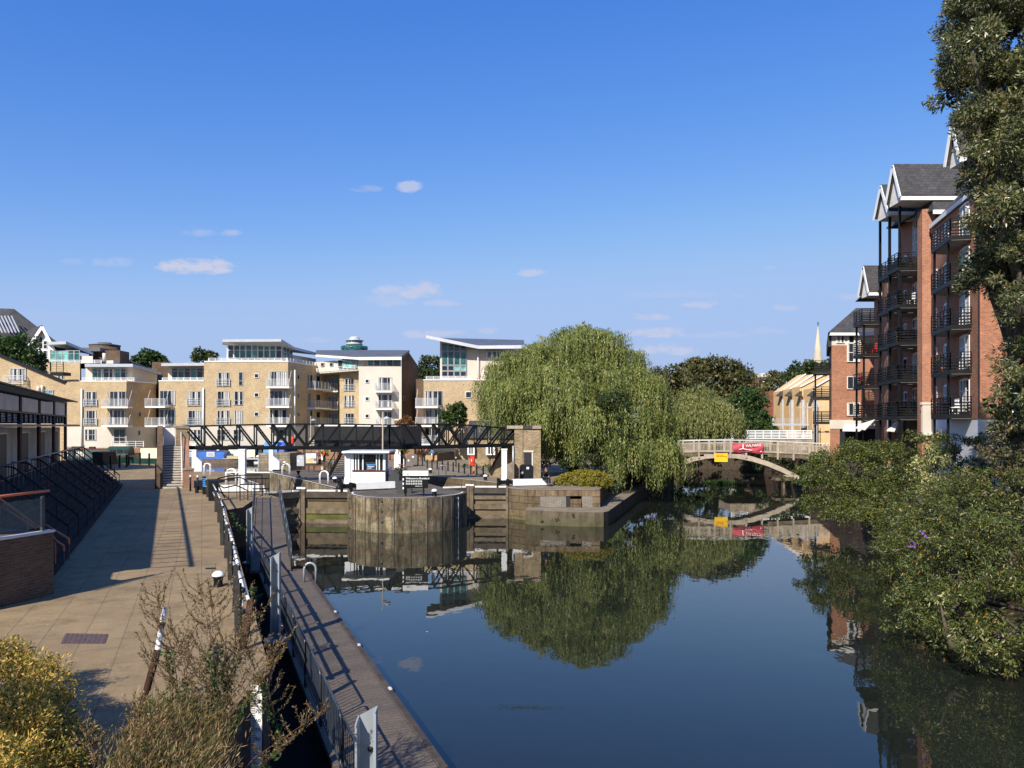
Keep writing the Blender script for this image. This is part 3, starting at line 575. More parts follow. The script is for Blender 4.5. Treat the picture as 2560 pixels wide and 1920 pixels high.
# ------------------------------------------------------------------ yellow brick flats
def window(th, W_, x0, y0, x1, y1, nx=2, tr=None, fm=None, gl=None, cur=0, juliet=None, o=0.0, base=None):
    """window given by its edges in the photo, set on wall W_: frame (a part) with its pane (a sub-part)"""
    fm = fm or FRAMEG; gl = gl or GLASS; u0, u1 = W_.u(x0), W_.u(x1); um = (u0 + u1) / 2; z1, z0 = W_.z(um, y0), W_.z(um, y1); b = .06
    M = MB(fm)
    W_.box(M, u0, u1, z1 - b, z1, o, o + .09); W_.box(M, u0, u1, z0, z0 + b, o, o + .11)
    for i in range(nx + 1):
        u = u0 + (u1 - u0) * i / nx; hw = b / 2 if 0 < i < nx else b; ua = max(u0, u - hw); ub = min(u1, u + hw); W_.box(M, ua, ub, z0 + b, z1 - b, o, o + .085)
    if tr:
        zt = z0 + (z1 - z0) * tr
        for i in range(nx): W_.box(M, u0 + (u1 - u0) * i / nx + b, u0 + (u1 - u0) * (i + 1) / nx - b, zt - b / 2, zt + b / 2, o, o + .08)
    f = M.build('window', th)
    M = MB(gl); W_.box(M, u0 + .01, u1 - .01, z0 + .01, z1 - .01, o + .004, o + .03)
    if cur:
        M.m(CURT); rg = random.Random(int(x0 * 7 + y0)); n = nx * 2
        for i in range(n):
            if rg.random() < cur:
                ua = u0 + (u1 - u0) * (i + .12) / n; ub = u0 + (u1 - u0) * (i + rg.uniform(.5, .88)) / n; W_.box(M, ua, ub, z0 + .08, z1 - .08, o + .032, o + .04)
    M.build('pane', f)
    if juliet: railing_on(th, W_, u0 - .15, u1 + .15, z0 - .1, z0 + juliet, o + .1, o + .2, GREYL)
    return f
def railing_on(th, W_, u0, u1, z0, z1, o0, o1, m_, name='railing', slab=False, n=5, kids=True):
    M = MB(m_)
    for i in range(n): z = z0 + .12 + (z1 - z0 - .12) * i / (n - 1); W_.box(M, u0, u1, z - .02, z + .02, o1 - .03, o1)
    k = max(2, int((u1 - u0) / .9) + 1)
    for i in range(k): u = u0 + (u1 - u0) * i / (k - 1); W_.box(M, u - .025, u + .025, z0, z1 + .03, o1 - .04, o1 + .01)
    if o1 - o0 > .3:
        for uu in (u0, u1):
            for i in range(n): z = z0 + .12 + (z1 - z0 - .12) * i / (n - 1); W_.box(M, uu - .015, uu + .015, z - .02, z + .02, o0, o1)
    else:
        for uu in (u0 + .05, u1 - .05): W_.box(M, uu - .02, uu + .02, z0 + .1, z1, o0 - .1, o1 - .03)
    return M.build(name, th)
def balcony(th, W_, x0, x1, yf, dep, h=1.05, m_=None, sl=None, rod=True, n=7, zf=None):
    u0, u1 = W_.u(x0), W_.u(x1); zf = W_.z((u0 + u1) / 2, yf) if zf is None else zf; m_ = m_ or GREYL
    M = MB(sl or WHITE); W_.box(M, u0, u1, zf - .22, zf, .0, dep)
    b = M.build('balcony', th); railing_on(b, W_, u0 + .03, u1 - .03, zf, zf + h, .0, dep, m_, n=n)
    if rod:
        M = MB(m_)
        for uu in (u0 + .1, u1 - .1): M.tube([W_.pt(uu, zf + .02, dep - .1), W_.pt(uu, zf + 2.3, .02)], .03, 5)
        M.build('tie_rod', b)
    return b
def wallbox(M, W_, z0, z1, th=.4, u0=0, u1=None, o=0.0): W_.box(M, u0, W_.len if u1 is None else u1, z0, z1, -th, o)
def roof_slab(th, pts, t_, m_, name='roof'):
    M = MB(m_); M.poly3(pts, t_); return M.build(name, th)
def XX_(px, Y): return (px - CX) / S * Y
def XY(px, Y): return ((px - CX) / S * Y, Y)
def ZZ(py, Y): return EYE - (py - HZ) / S * Y
# block A (left)
Y = 113; ta = T('apartment_building', 'yellow brick flats block with rounded drum behind, farthest left beyond the basin', 'building', (-58, 113, .8), 'flats round the basin')
zb = ZZ(1067, Y); zt = ZZ(954, Y); WA = Wl(XY(201, Y), XY(316, Y)); WAs = Wl(XY(316, Y), XY(390, 118.2))
M = MB(YB); M.prism([XY(201, Y), XY(316, Y), XY(390, 118.2), XY(390, 135), (-70, 135), (-66, 113.02)], zb, zt); M.build('brick_wall', ta)
M = MB(CREAM); M.prism([(-66, 113.03), XY(201, Y - .02), XY(316, Y - .02), XY(390, 118.18), XY(390, 134.9), (-70, 134.9)], .2, zb - .003); M.build('ground_floor_wall', ta)
for y0, y1 in ((979, 1015), (1026, 1063)): window(ta, WA, 213, y0, 241, y1, 3, None, cur=.4, juliet=.95)
window(ta, WA, 213, 1073, 241, 1101, 3, .5, cur=.3)
for yf in (1019, 1065.5): balcony(ta, WA, 267, 332, yf - 2, 1.5); window(ta, WA, 275, yf - 41, 315, yf - 4, 4, None, cur=.4)
window(ta, WA, 285, 1073, 314, 1108, 2, .4); window(ta, WAs, 345, 1030, 352, 1042, 1); window(ta, WAs, 345, 1076, 350, 1088, 1)
M = MB(FRAMEW); M.tube([V(*XY(204, Y - .2), 1.0), V(*XY(204, Y - .2), ZZ(972, Y))], .11, 8); M.build('drainpipe', ta)
railing_on(ta, Wl(XY(205, Y), XY(336, Y)), 0, 7.3, zt, ZZ(944, Y), -.2, -.1, WHITE, n=4)
M = MB(WHITE); M.prism([XY(200, Y - .05), XY(317, Y - .05), XY(391, 118.1), XY(391, 119), XY(200, 114)], zt, zt + .12); M.build('parapet', ta)
WP = Wl(XY(231, 115.5), XY(318, 115.5)); zp = ZZ(916, 115.5)
M = MB(CREAM); M.prism([XY(214, 115.6), XY(331, 115.6), XY(393, 121), XY(393, 134), XY(214, 134)], zt, zp); M.build('penthouse', ta)
for x in range(6): window(ta, WP, 232 + x * 14.2, 922, 245.6 + x * 14.2, 950, 1, .72, gl=GLASSG if x in (0, 1, 4) else GLASS, cur=.2, o=.12)
roof_slab(ta, [V(*XY(212, 113.6), ZZ(917, 113.6)), V(*XY(332, 113.6), ZZ(917, 113.6)), V(*XY(402, 121), ZZ(937, 121)), V(*XY(380, 136), ZZ(930, 136)), V(*XY(212, 136), ZZ(917, 136))], (0, 0, .42), GREYM)
# tower part on its left, roofs and drum
Y = 115; W0 = Wl(XY(120, Y), XY(200, Y)); tb = T('apartment_building', 'yellow brick flats with a green glass roof pavilion, left of the drainpipe', 'building', (-62, 115, .8), 'flats round the basin')
M = MB(YB); M.prism([XY(100, Y), XY(200, Y), XY(203, 128), XY(100, 130)], ZZ(1066, Y), ZZ(908, Y)); M.build('brick_wall', tb)
M = MB(CREAM); M.prism([XY(100, Y - .02), XY(200, Y - .02), XY(203, 127.9), XY(100, 130)], .2, ZZ(1066, Y) - .003); M.build('ground_floor_wall', tb)
railing_on(tb, W0, 0, W0.len + 3, ZZ(909, Y), ZZ(900, Y), -.2, -.1, WHITE, n=4)
for x in range(5): window(tb, Wl(XY(125, 116.2), XY(200, 116.2)), 126 + x * 15, 876, 140 + x * 15, 904, 1, .7, gl=GLASSB if x < 3 else GLASSG)
M = MB(CREAM); M.prism([XY(118, 116.4), XY(232, 116.4), XY(232, 128), XY(118, 128)], ZZ(908, 116.4), ZZ(890, 116.4)); M.build('penthouse', tb)
roof_slab(tb, [V(*XY(120, 115.2), ZZ(862, 115.2)), V(*XY(165, 115.2), ZZ(860, 115.2)), V(*XY(233, 119), ZZ(888, 119)), V(*XY(233, 128), ZZ(888, 128)), V(*XY(120, 128), ZZ(866, 128))], (0, 0, .4), GREYM)
for y0, y1 in ((934, 964), (980, 1011), (1028, 1058)): window(tb, W0, 142, y0, 160, y1, 2, None, cur=.4, juliet=.9)
window(tb, W0, 140, 1073, 152, 1112, 1, .5)
M = MB(DB); M.lathe([(2.25, 0), (2.25, 6.1)], (XY(262, 128)[0], 128, ZZ(960, 128)), 28); M.build('brick_drum', tb)
M = MB(SLATE2); M.lathe([(2.35, 0), (2.35, .12), (1.0, .35), (1.0, .5), (0, .55)], (XY(262, 128)[0], 128, ZZ(960, 128) + 6.1), 28); M.build('drum_roof', tb)
M = MB(CREAM); M.tube([V(*XY(261, 122), ZZ(905, 122)), V(*XY(261, 122), ZZ(883, 122))], .28, 8); M.bx(*[XY(253, 122)[0], XY(283, 122)[0]], 122, 124, ZZ(909, 122), ZZ(901, 122)); M.build('chimney', tb)
M = MB(DB); M.bx(XY(228, 124)[0], XY(300, 124)[0], 124, 127, 6, ZZ(876, 124)); M.build('stair_tower', tb); M = MB(SLATE2); M.bx(XY(200, 123)[0], XY(250, 123)[0], 123, 129, ZZ(878, 123), ZZ(869, 123)); M.build('flat_roof', tb)
M = MB(SLATE); M.add([V(*XY(295, 130), ZZ(887, 130)), V(*XY(408, 130), ZZ(936, 130)), V(*XY(408, 124), ZZ(952, 124)), V(*XY(300, 124), ZZ(952, 124)), V(*XY(300, 138), ZZ(935, 138)), V(*XY(408, 138), ZZ(952, 138))], [(0, 3, 2, 1), (0, 1, 5, 4), (0, 4, 3), (1, 2, 5)]); M.build('slate_roof', tb)
M = MB(DB); M.bx(XX_(380, 136), XX_(420, 136), 136, 140, 0, ZZ(905, 136)); M.build('link_wall', tb)
# block B
Y = 113; t = T('apartment_building', 'largest yellow brick flats block with glazed rooftop storey, behind the truss footbridge', 'building', (-41, 113, .8), 'flats round the basin')
WB = Wl(XY(397, Y), XY(720, Y)); WF = Wl(XY(720, Y), XY(815, 124)); zl = ZZ(953.5, Y); zh = ZZ(905, Y); zg = ZZ(1066, Y)
M = MB(YB); M.prism([XY(397, Y), XY(510, Y), XY(510, 128), XY(397, 128)], zg, zl); M.prism([XY(510, Y), XY(720, Y), XY(815, 124), XY(815, 132), XY(510, 132)], zg, zh)
WR = Wl(XY(815, 124), XY(849, 124)); M.prism([XY(815, 124.03), XY(850, 124.03), XY(850, 132), XY(815.1, 132)], zg, ZZ(921, 124)); M.build('brick_wall', t)
M = MB(CREAM2); M.prism([XY(397, Y - .02), XY(720, Y - .02), XY(850, 123.9), XY(850, 131), XY(397, 131)], .2, zg - .003); M.build('ground_floor_wall', t)
M = MB(WHITE); M.prism([XY(396, Y - .08), XY(510, Y - .08), XY(510, Y + .3), XY(396, Y + .3)], zl, zl + .14); M.prism([XY(510.2, Y - .08), XY(721, Y - .08), XY(816, 123.9), XY(812, 124.5), XY(716, Y + .5), XY(510.2, Y + .5)], zh, zh + .14); M.build('parapet', t)
for y0, y1 in ((978, 1014), (1026, 1062)): window(t, WB, 471, y0, 502, y1, 3, None, cur=.5, juliet=.95)
for y0, y1 in ((931, 965), (978, 1015), (1026, 1062)): window(t, WB, 544, y0, 573, y1, 3, None, cur=.5, juliet=.95)
for y0, y1 in ((978, 1013), (1026, 1061)): window(t, WB, 584, y0, 607, y1, 2, .35, cur=.6)
window(t, WB, 597, 930, 607, 964, 1, .35)
for y in (934, 982, 1030): window(t, WB, 636, y, 647, y + 11, 1, fm=FRAMEW)
for x0, x1 in ((470, 502), (543, 573), (584, 608), (690, 718)): window(t, WB, x0, 1074, x1, 1101, 3 if x0 != 584 else 2, .5, cur=.3)
for yf in (969, 1017.5, 1065): balcony(t, WB, 673, 730, yf - 1.5, 1.5); window(t, WB, 675, yf - 41, 717, yf - 4, 4, None, cur=.5)
for yf in (1017.5, 1065): balcony(t, WB, 374, 424, yf - 1.5, 1.5); window(t, WB, 400, yf - 41, 438, yf - 4, 4, None, cur=.4)
for y in (937, 984, 1031): window(t, WF, 743, y, 748, y + 11, 1)
for yf in (974, 1021, 1064): balcony(t, WF, 768, 810, yf - 1.5, 1.3, rod=False); window(t, WF, 769, yf - 38, 780, yf - 4, 2, cur=.4); window(t, WF, 790, yf - 35, 800, yf - 4, 1)
for yf in (979, 1024, 1066): balcony(t, WR, 812, 849, yf - 1.5, 1.3, rod=False); window(t, WR, 820, yf - 34, 845, yf - 4, 3)
railing_on(t, WB, .4, WB.u(510), zl, ZZ(944, Y), -.3, -.2, WHITE, n=4); railing_on(t, WB, WB.u(520), WB.len - .1, zh, ZZ(895, Y), -.3, -.2, WHITE, n=4); railing_on(t, WF, .1, WF.len * .75, zh, zh + .6, -.3, -.2, WHITE, n=4)
M = MB(CREAM); M.prism([XY(420, 115.4), XY(509.8, 115.4), XY(509.8, 127), XY(420, 127)], zl, ZZ(914, 115.4)); M.build('lower_penthouse', t)
for x in range(5): window(t, Wl(XY(420, 115.3), XY(510, 115.3)), 430 + x * 15.6, 920, 445 + x * 15.6, 950, 1, .74, gl=GLASSG if x % 2 else GLASS)
roof_slab(t, [V(*XY(403, 113.5), ZZ(915, 113.5)), V(*XY(510, 113.5), ZZ(914, 113.5)), V(*XY(510, 128), ZZ(914, 128)), V(*XY(403, 128), ZZ(915, 128))], (0, 0, .4), GREYM, 'lower_roof')
M = MB(CREAM); M.prism([XY(566, 115.6), XY(705, 115.6), XY(790, 126), XY(790, 131), XY(566, 131)], zh, ZZ(886, 118)); M.build('penthouse', t)
WPn = Wl(XY(566, 115.2), XY(706, 115.2)); WPf = Wl(XY(706, 115.2), XY(735, 119))
for x in range(9): window(t, WPn, 570 + x * 15, 863, 584.4 + x * 15, 896, 1, .62, gl=[GLASS, GLASSG, GLASSG, GLASSG, GLASSB, GLASSG, GLASSG, GLASSG, GLASS][x], fm=FRAMEW)
for x in range(3): window(t, WPf, 707 + x * 8, 866 + x * 4, 714.4 + x * 8, 896, 1, .5, gl=GLASSG)
M = MB(GREYM); M.poly3([V(*XY(566, 115.25), ZZ(866, 115)), V(*XY(706, 115.25), ZZ(866, 115)), V(*XY(706, 115.25), zh), V(*XY(566, 115.25), zh)], (0, .3, 0)); M.build('glazing_backing', t)
roof_slab(t, [V(*XY(556, 112.6), ZZ(855, 112.6)), V(*XY(703, 112.6), ZZ(854, 112.6)), V(*XY(736, 117), ZZ(874, 117)), V(*XY(792, 124), ZZ(888, 124)), V(*XY(792, 131), ZZ(888, 131)), V(*XY(556, 131), ZZ(862, 131))], (0, 0, .38), GREYM)
M = MB(FRAMEW); M.tube([V(*XY(508, Y - .2), 1.0), V(*XY(508, Y - .2), ZZ(970, Y))], .11, 8); M.tube([V(*XY(737, Y - .2), 1.0), V(*XY(737, Y - .2), ZZ(925, Y))], .09, 8); M.build('drainpipe', t)
# block C (cream)
t = T('apartment_building', 'cream rendered flats block with dark flank, left of the tall glazed corner block', 'building', (-19, 111, .8), 'flats round the basin')
Y3 = 116.5; W3 = Wl(XY(849, Y3 + 2.5), XY(898, Y3)); WC = Wl(XY(897, 112), XY(1004, 112)); WCf = Wl(XY(1004, 112), XY(1046, 121)); zc = ZZ(916, 112); zgc = ZZ(1068, 113)
M = MB(YB); M.prism([XY(849, Y3 + 2.5), XY(898, Y3), XY(898, 130), XY(849, 130)], zgc, ZZ(921, Y3)); M.build('brick_wall', t)
M = MB(CREAM); M.prism([XY(897, 112), XY(1004, 112), XY(1004.5, 113), XY(1004, 125), XY(897, 125)], .8, zc); M.prism([XY(849, Y3 + 2.48), XY(898, Y3 - .02), XY(898, 129), XY(849, 129)], .5, zgc - .003); M.build('rendered_wall', t)
M = MB(DB); M.add([V(*XY(1004, 112.01), .8), V(*XY(1046, 121), .8), V(*XY(1046, 121), ZZ(916, 121)), V(*XY(1023, 115.5), ZZ(882, 115.5)), V(*XY(1004, 112.01), ZZ(888, 112.01)), V(*XY(1046, 130), .8), V(*XY(1046, 130), ZZ(916, 121)), V(*XY(1004, 125), ZZ(888, 112))], [(0, 1, 2, 3, 4), (1, 5, 6, 2), (4, 3, 2, 6, 7)]); M.build('flank_wall', t)
for y0, y1 in ((946, 977), (988, 1018), (1033, 1060)): window(t, W3, 862, y0, 886, y1, 3, cur=.5, juliet=.9)
for y in (948, 992, 1035): window(t, WC, 913, y, 923, y + 10, 1, fm=FRAMEW)
for yf in (980, 1023, 1066): balcony(t, WC, 939, 984, yf - 2, 1.4, rod=False); window(t, WC, 946, yf - 37, 980, yf - 4, 3, cur=.4)
for y in (990, 1036): window(t, WCf, 1008, y, 1012, y + 12, 1)
M = MB(CREAM); M.prism([XY(790, 121.5), XY(897, 114), XY(1002, 113), XY(1002, 125), XY(790, 131)], ZZ(926, 114), ZZ(894, 113)); M.build('penthouse', t)
WQ = Wl(XY(897, 112.9), XY(1002, 112.9)); WQ2 = Wl(XY(790, 121.4), XY(896, 113.9))
for x in range(5): window(t, WQ, 919 + x * 16, 899, 934 + x * 16, 915, 1, gl=GLASSG if x % 2 == 0 else GLASS)
for x in range(4): window(t, WQ2, 846 + x * 12, 901, 857 + x * 12, 921, 1, gl=GLASS if x == 0 else GLASSB)
for x in (803, 825): window(t, WQ2, x, 907, x + 8, 916, 1)
railing_on(t, WQ2, 1, WQ2.len, ZZ(927, 116), ZZ(916, 116), .5, .6, WHITE, n=3)
roof_slab(t, [V(*XY(790, 120.5), ZZ(886, 120.5)), V(*XY(897, 112.4), ZZ(896, 112.4)), V(*XY(1004, 111.4), ZZ(895, 111.4)), V(*XY(1024, 116), ZZ(881, 116)), V(*XY(1000, 122), ZZ(880, 122)), V(*XY(790, 128), ZZ(880, 128))], (0, 0, .3), SLATE2)
M = MB(WHITE); M.bar(V(*XY(897, 112.1), ZZ(896.5, 112.1)), V(*XY(1004, 111.2), ZZ(896, 111.2)), .12, .4); M.bar(V(*XY(790, 120.2), ZZ(889, 120.2)), V(*XY(897, 112.1), ZZ(896.5, 112.1)), .12, .3); M.build('fascia', t)
# block D
t = T('apartment_building', 'flats block with tall glazed corner and upswept roof, beside the great willow', 'building', (-8, 105, .8), 'flats round the basin')
WD = Wl(XY(1059, 105), XY(1330, 105)); zd = ZZ(951, 105)
M = MB(YB); M.prism([XY(1059, 105), XY(1330, 105), XY(1330, 122), XY(1062, 122)], 0, zd); M.build('brick_wall', t)
M = MB(WHITE); M.prism([XY(1058, 104.9), XY(1330, 104.9), XY(1330, 105.3), XY(1058, 105.3)], zd, zd + .12); M.build('parapet', t)
railing_on(t, Wl(XY(1065, 105), XY(1190, 105)), 0, 5.8, zd, ZZ(941, 105), -.2, -.1, WHITE, n=4)
for yf in (1018, 1065, 1110): balcony(t, WD, 1042, 1097, yf - 1.5, 1.6, n=8); window(t, WD, 1062, yf - 41, 1106, yf - 4, 4, cur=.3)
window(t, WD, 1164, 979, 1179, 995, 1, fm=FRAMEW); window(t, WD, 1230, 979, 1262, 1012, 3, cur=.4)
M = MB(CREAM); M.prism([XY(1100, 107), XY(1196, 107), XY(1320, 107), XY(1320, 120), XY(1104, 120)], zd, ZZ(872, 107)); M.poly3([V(*XY(1100, 107), ZZ(873, 107)), V(*XY(1100, 107), ZZ(848, 107)), V(*XY(1193, 107), ZZ(870, 107)), V(*XY(1193, 107), ZZ(873, 107))], (0, 10, 0)); M.build('upper_storey', t)
WG = Wl(XY(1104, 106.9), XY(1196, 106.9))
for r, (ya, yb) in enumerate(((859, 878), (879, 913), (914, 927), (928, 941))):
    for c in range(4): window(t, WG, 1104.5 + c * 15.5, ya + (c * 1.8 if r == 0 else 0), 1119.4 + c * 15.5, yb, 1, gl=GLASSG if r < 2 else (GLASSB if r == 2 and c > 1 else GLASS), fm=FRAMEG)
window(t, WG, 1215, 878, 1254, 895, 3, cur=.5, fm=FRAMEW)
roof_slab(t, [V(*XY(1065, 104.5), ZZ(841, 104.5)), V(*XY(1195, 105.5), ZZ(868, 105.5)), V(*XY(1310, 105.5), ZZ(866, 105.5)), V(*XY(1310, 118), ZZ(852, 118)), V(*XY(1150, 118), ZZ(853, 118)), V(*XY(1070, 114), ZZ(846, 114))], (0, 0, .12), SLATE2)
M = MB(GREYL); M.bar(V(*XY(1065, 104.4), ZZ(842, 104.4)), V(*XY(1196, 105.4), ZZ(868, 105.4)), .15, .42); M.bar(V(*XY(1196, 105.4), ZZ(868, 105.4)), V(*XY(1310, 105.4), ZZ(867, 105.4)), .15, .42); M.build('fascia', t)
M = MB(FRAMEW); M.tube([V(*XY(1195, 106.6), ZZ(950, 106.6)), V(*XY(1195, 106.6), ZZ(870, 106.6))], .08, 6); M.build('drainpipe', t)
M = MB(DB); M.bx(XX_(1040, 110), XX_(1066, 110), 110, 112, 0, ZZ(948, 110)); M.build('rear_wall', t)
# glass observation tower far behind
Y = 300; c = XY(886, Y); t = T('glass_tower', 'round glass observation tower rising behind the flats roofs', 'tower', (c[0], c[1], 1)); zz = lambda py: ZZ(py, Y)
M = MB(GLASSG); M.lathe([(4.6, 1), (4.6, zz(880)), (5.1, zz(872)), (5.0, zz(866))], (c[0], c[1], 0), 24); M.build('lower_glazing', t)
M = MB(GREYM); M.lathe([(2.7, zz(866)), (2.9, zz(858)), (2.2, zz(854))], (c[0], c[1], 0), 20); M.lathe([(3.2, zz(861.5)), (3.2, zz(860.8))], (c[0], c[1], 0), 20); M.build('waist', t)
M = MB(GLASSG); M.lathe([(2.5, zz(862)), (3.2, zz(852.5))], (c[0], c[1], 0), 24); M.build('upper_glazing', t)
M = MB(GREYM); M.lathe([(3.4, zz(852.4)), (3.4, zz(851)), (1.9, zz(850)), (2.0, zz(845)), (1.5, zz(844)), (1.4, zz(842))], (c[0], c[1], 0), 20); M.bx(c[0] - .2, c[0] + 1.3, c[1], c[1] + .4, zz(841.5), zz(840.5)); M.build('crown', t)
# gabled slate building top left
t = T('gabled_building', 'slate roofed block with a glazed white gable above the brown pavilion', 'building', (-70, 119, .8)); Y = 119
M = MB(SLATE); M.add([V(*XY(-60, Y + 12), ZZ(769, Y + 12)), V(*XY(35, Y + 12), ZZ(772, Y + 12)), V(*XY(165, Y + 10), ZZ(872, Y + 10)), V(*XY(165, Y + 2), ZZ(880, Y + 2)), V(*XY(-60, Y + 2), ZZ(880, Y + 2)), V(*XY(-60, Y + 24), 8), V(*XY(165, Y + 20), 8)], [(0, 4, 3, 2, 1), (0, 1, 2, 6, 5)]); M.build('roof', t)
M = MB(WHITE); M.poly3([V(*XY(76, Y - 1), ZZ(862, Y - 1)), V(*XY(105.5, Y - 1), ZZ(818, Y - 1)), V(*XY(135, Y - 1), ZZ(874, Y - 1)), V(*XY(124, Y - 1), ZZ(874, Y - 1)), V(*XY(124, Y - 1), ZZ(935, Y - 1)), V(*XY(80, Y - 1), ZZ(935, Y - 1)), V(*XY(80, Y - 1), ZZ(862, Y - 1))], (0, .4, 0)); M.build('gable_wall', t)
Wg = Wl(XY(80, Y - 1.02), XY(130, Y - 1.02))
for (x0, x1, ya, yb) in ((86, 97, 848, 872), (98, 108, 842, 872), (109, 119, 852, 872), (86, 97, 876, 930), (98, 108, 876, 930), (109, 119, 876, 930)): window(t, Wg, x0, ya, x1, yb, 1, .5, gl=GLASS, fm=FRAMEW)
M = MB(SLATE); a = V(*XY(105.5, Y - 1.7), ZZ(812, Y - 1.7))
for e, f in ((V(*XY(72, Y - 1.7), ZZ(862, Y - 1.7)), 0), (V(*XY(138, Y - 1.7), ZZ(876, Y - 1.7)), 1)): M.poly3([a, e, e + V(-8, 9, 0), a + V(-8, 9, 0)], (0, 0, -.15))
M.build('gable_roof', t)
M = MB(WHITE); M.bar(a - V(0, 0, .3), V(*XY(72, Y - 1.75), ZZ(866, Y - 1.7)), .1, .4); M.bar(a - V(0, 0, .3), V(*XY(138, Y - 1.75), ZZ(880, Y - 1.7)), .1, .4); M.build('barge_board', t)
M = MB(CREAM); M.prism([XY(-60, Y), XY(165, Y), XY(165, Y + 14), XY(-60, Y + 14)], .8, ZZ(882, Y)); M.build('wall', t)
M = MB(GREYM)
for k in range(6): M.bar(V(*XY(-14 + k * 8.5, Y + 8), ZZ(790, Y + 8)), V(*XY(6 + k * 8.5, Y + 1), ZZ(832, Y + 1)), .15, .15)
M.build('skylight', t)
b = MB(BLACKM); b.bx(*[XY(125, 112)[0], XY(158, 112)[0]], 112, 114, ZZ(938, 112), ZZ(930, 112)); bo = b.build('balcony', t); railing_on(bo, Wl(XY(125, 112), XY(158, 112)), 0, 1.85, ZZ(930, 112), ZZ(905, 112), -.1, 0, BLACKM, n=5)
# brick wall with a sloping parapet behind the brown pavilion, facing the viewer
Y = 75; t = T('brick_building', 'yellow brick building with steeply sloping dark parapet behind the brown pavilion', 'building', (-45, 75, 0)); WL = Wl(XY(-60, Y), XY(164, Y))
M = MB(YB); M.poly3([V(*XY(-60, Y), 0), V(*XY(164, Y), 0), V(*XY(164, Y), ZZ(957, Y)), V(*XY(-60, Y), ZZ(864, Y))], (-3.5, 5, 0)); M.build('wall', t)
M = MB(BLACKM); M.bar(V(*XY(-60, Y - .1), ZZ(863, Y)), V(*XY(165, Y - .1), ZZ(956.5, Y)), .3, .22); M.build('parapet', t)
window(t, WL, 26, 921, 66, 952, 4, None, cur=.5); railing_on(t, WL, WL.u(18), WL.u(67), WL.z(0, 962), WL.z(0, 940), .1, .6, GREYL, n=6)
window(t, WL, 110, 975, 134, 995, 2, .5, gl=GLASSB)
M = MB(WHITE); M.tube([V(*XY(95, Y - .2), ZZ(980, Y)), V(*XY(95, Y - .2), ZZ(966, Y))], .1, 6); M.build('vent_pipe', t); M = MB(WHITE); M.tube([V(*XY(105, Y - .2), ZZ(980, Y)), V(*XY(105, Y - .2), ZZ(963, Y))], .1, 6); M.build('vent_pipe', t)
# ------------------------------------------------------------------ brown pavilion on the left
t = T('pavilion', 'brown timber pavilion with raised terrace and steps in shade, left of the towpath', 'building', (-24, 45, 0))
fa = lambda Y: (-7.6 - .43 * Y, Y)
WV = Wl(fa(18), fa(59.6)); d2 = WV.d
M = MB(mat('pale_blocks', (.60, .48, .33), .8, .15, 1.2)); WVb = Wl(fa(18), fa(59.2)); WVb.a -= WV.n * .35; WVb.b -= WV.n * .35
WVb.box(M, 0, WVb.len, 1.9, 4.35, -6, 0); M.build('block_wall', t)
UY = lambda Y: (Y - 18) / d2.y
M = MB(BLACKM); WV.box(M, 0, WV.len, 4.62, 6.4, -5.7, -.30); M.build('upper_core', t)
for k in range(7):
    Y0 = 59.4 - 6.1 * k; u0 = UY(max(18.2, Y0 - 6.1)) + .12; u1 = UY(Y0) - .12
    M = MB(TAN); WV.box(M, u0, u1, 5.22, 6.12, -.30, -.04); M.build('tan_panel', t); M = MB(TAN); WV.box(M, u0, u1, 6.22, 6.38, -.29, -.03); M.build('upper_strip', t)
    M = MB(BLACKM); n = 4
    for i in range(n + 1): u = u0 + (u1 - u0) * i / n; WV.box(M, u - .06, u + .06, 4.62, 5.12, -.28, -.02)
    M.m(GREYL)
    for j in range(6): WV.box(M, u0, u1, 4.66 + j * .075, 4.685 + j * .075, -.22, -.10)
    M.build('louvre', t)
    M = MB(mat('dark_red_post', (.06, .02, .016), .5, .3, 3)); M.box(WV.pt(UY(Y0), 4.2, -.02), (.16, .16, 4.4)); M.build('post', t)
    ud = (u0 + u1) / 2 + .6
    M = MB(INK); WVb.box(M, ud - 1.3, ud + .9, 1.95, 4.06, .0, .05); M.build('door', t)
    M = MB(GREYM); WVb.box(M, ud - 1.5, ud + 1.1, 4.07, 4.14, .0, .08); M.build('door_head', t)
M = MB(BLACKM); WV.box(M, 0, WV.len, 5.12, 5.21, -.3, .06); WV.box(M, 0, WV.len, 6.13, 6.22, -.3, .08); WV.box(M, 0, WV.len, 6.38, 6.5, -.5, .0); M.build('beam', t)
M = MB(SLATE2); WV.box(M, 0, WV.len, 6.5, 6.56, -6.2, -.5); M.build('flat_roof', t)
M = MB(mat('blue_grey_canopy', (.05, .075, .12), .5, .2, 1)); WV.box(M, -.5, WV.len + .2, 4.42, 4.55, .09, .9); M.build('canopy', t)
# projecting open slatted eave whose ladder-like shadow lies on the path
M = MB(BLACKM); 
for i in range(38): u = .3 + i * .92; WV.box(M, u - .035, u + .035, 5.95, 5.99, .0, 1.66)
WV.box(M, 0, 34.5, 5.93, 5.99, 1.66, 1.78); M.build('slatted_eave', t)
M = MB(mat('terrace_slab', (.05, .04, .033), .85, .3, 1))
TE = Wl((-13.8 - 2.3 - .4, 23.2), (-29.0 - 2.3, 59.4)); TE.n = Vector((TE.d.y, -TE.d.x)); TEb = Wl((-13.55, 23.6), (-28.9, 59.4))
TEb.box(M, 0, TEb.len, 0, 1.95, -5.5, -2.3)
M.build('terrace', t)
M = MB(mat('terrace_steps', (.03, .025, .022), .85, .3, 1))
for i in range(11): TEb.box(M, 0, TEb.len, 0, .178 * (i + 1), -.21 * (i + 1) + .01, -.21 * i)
M.build('steps', t)
M = MB(BLACKM)
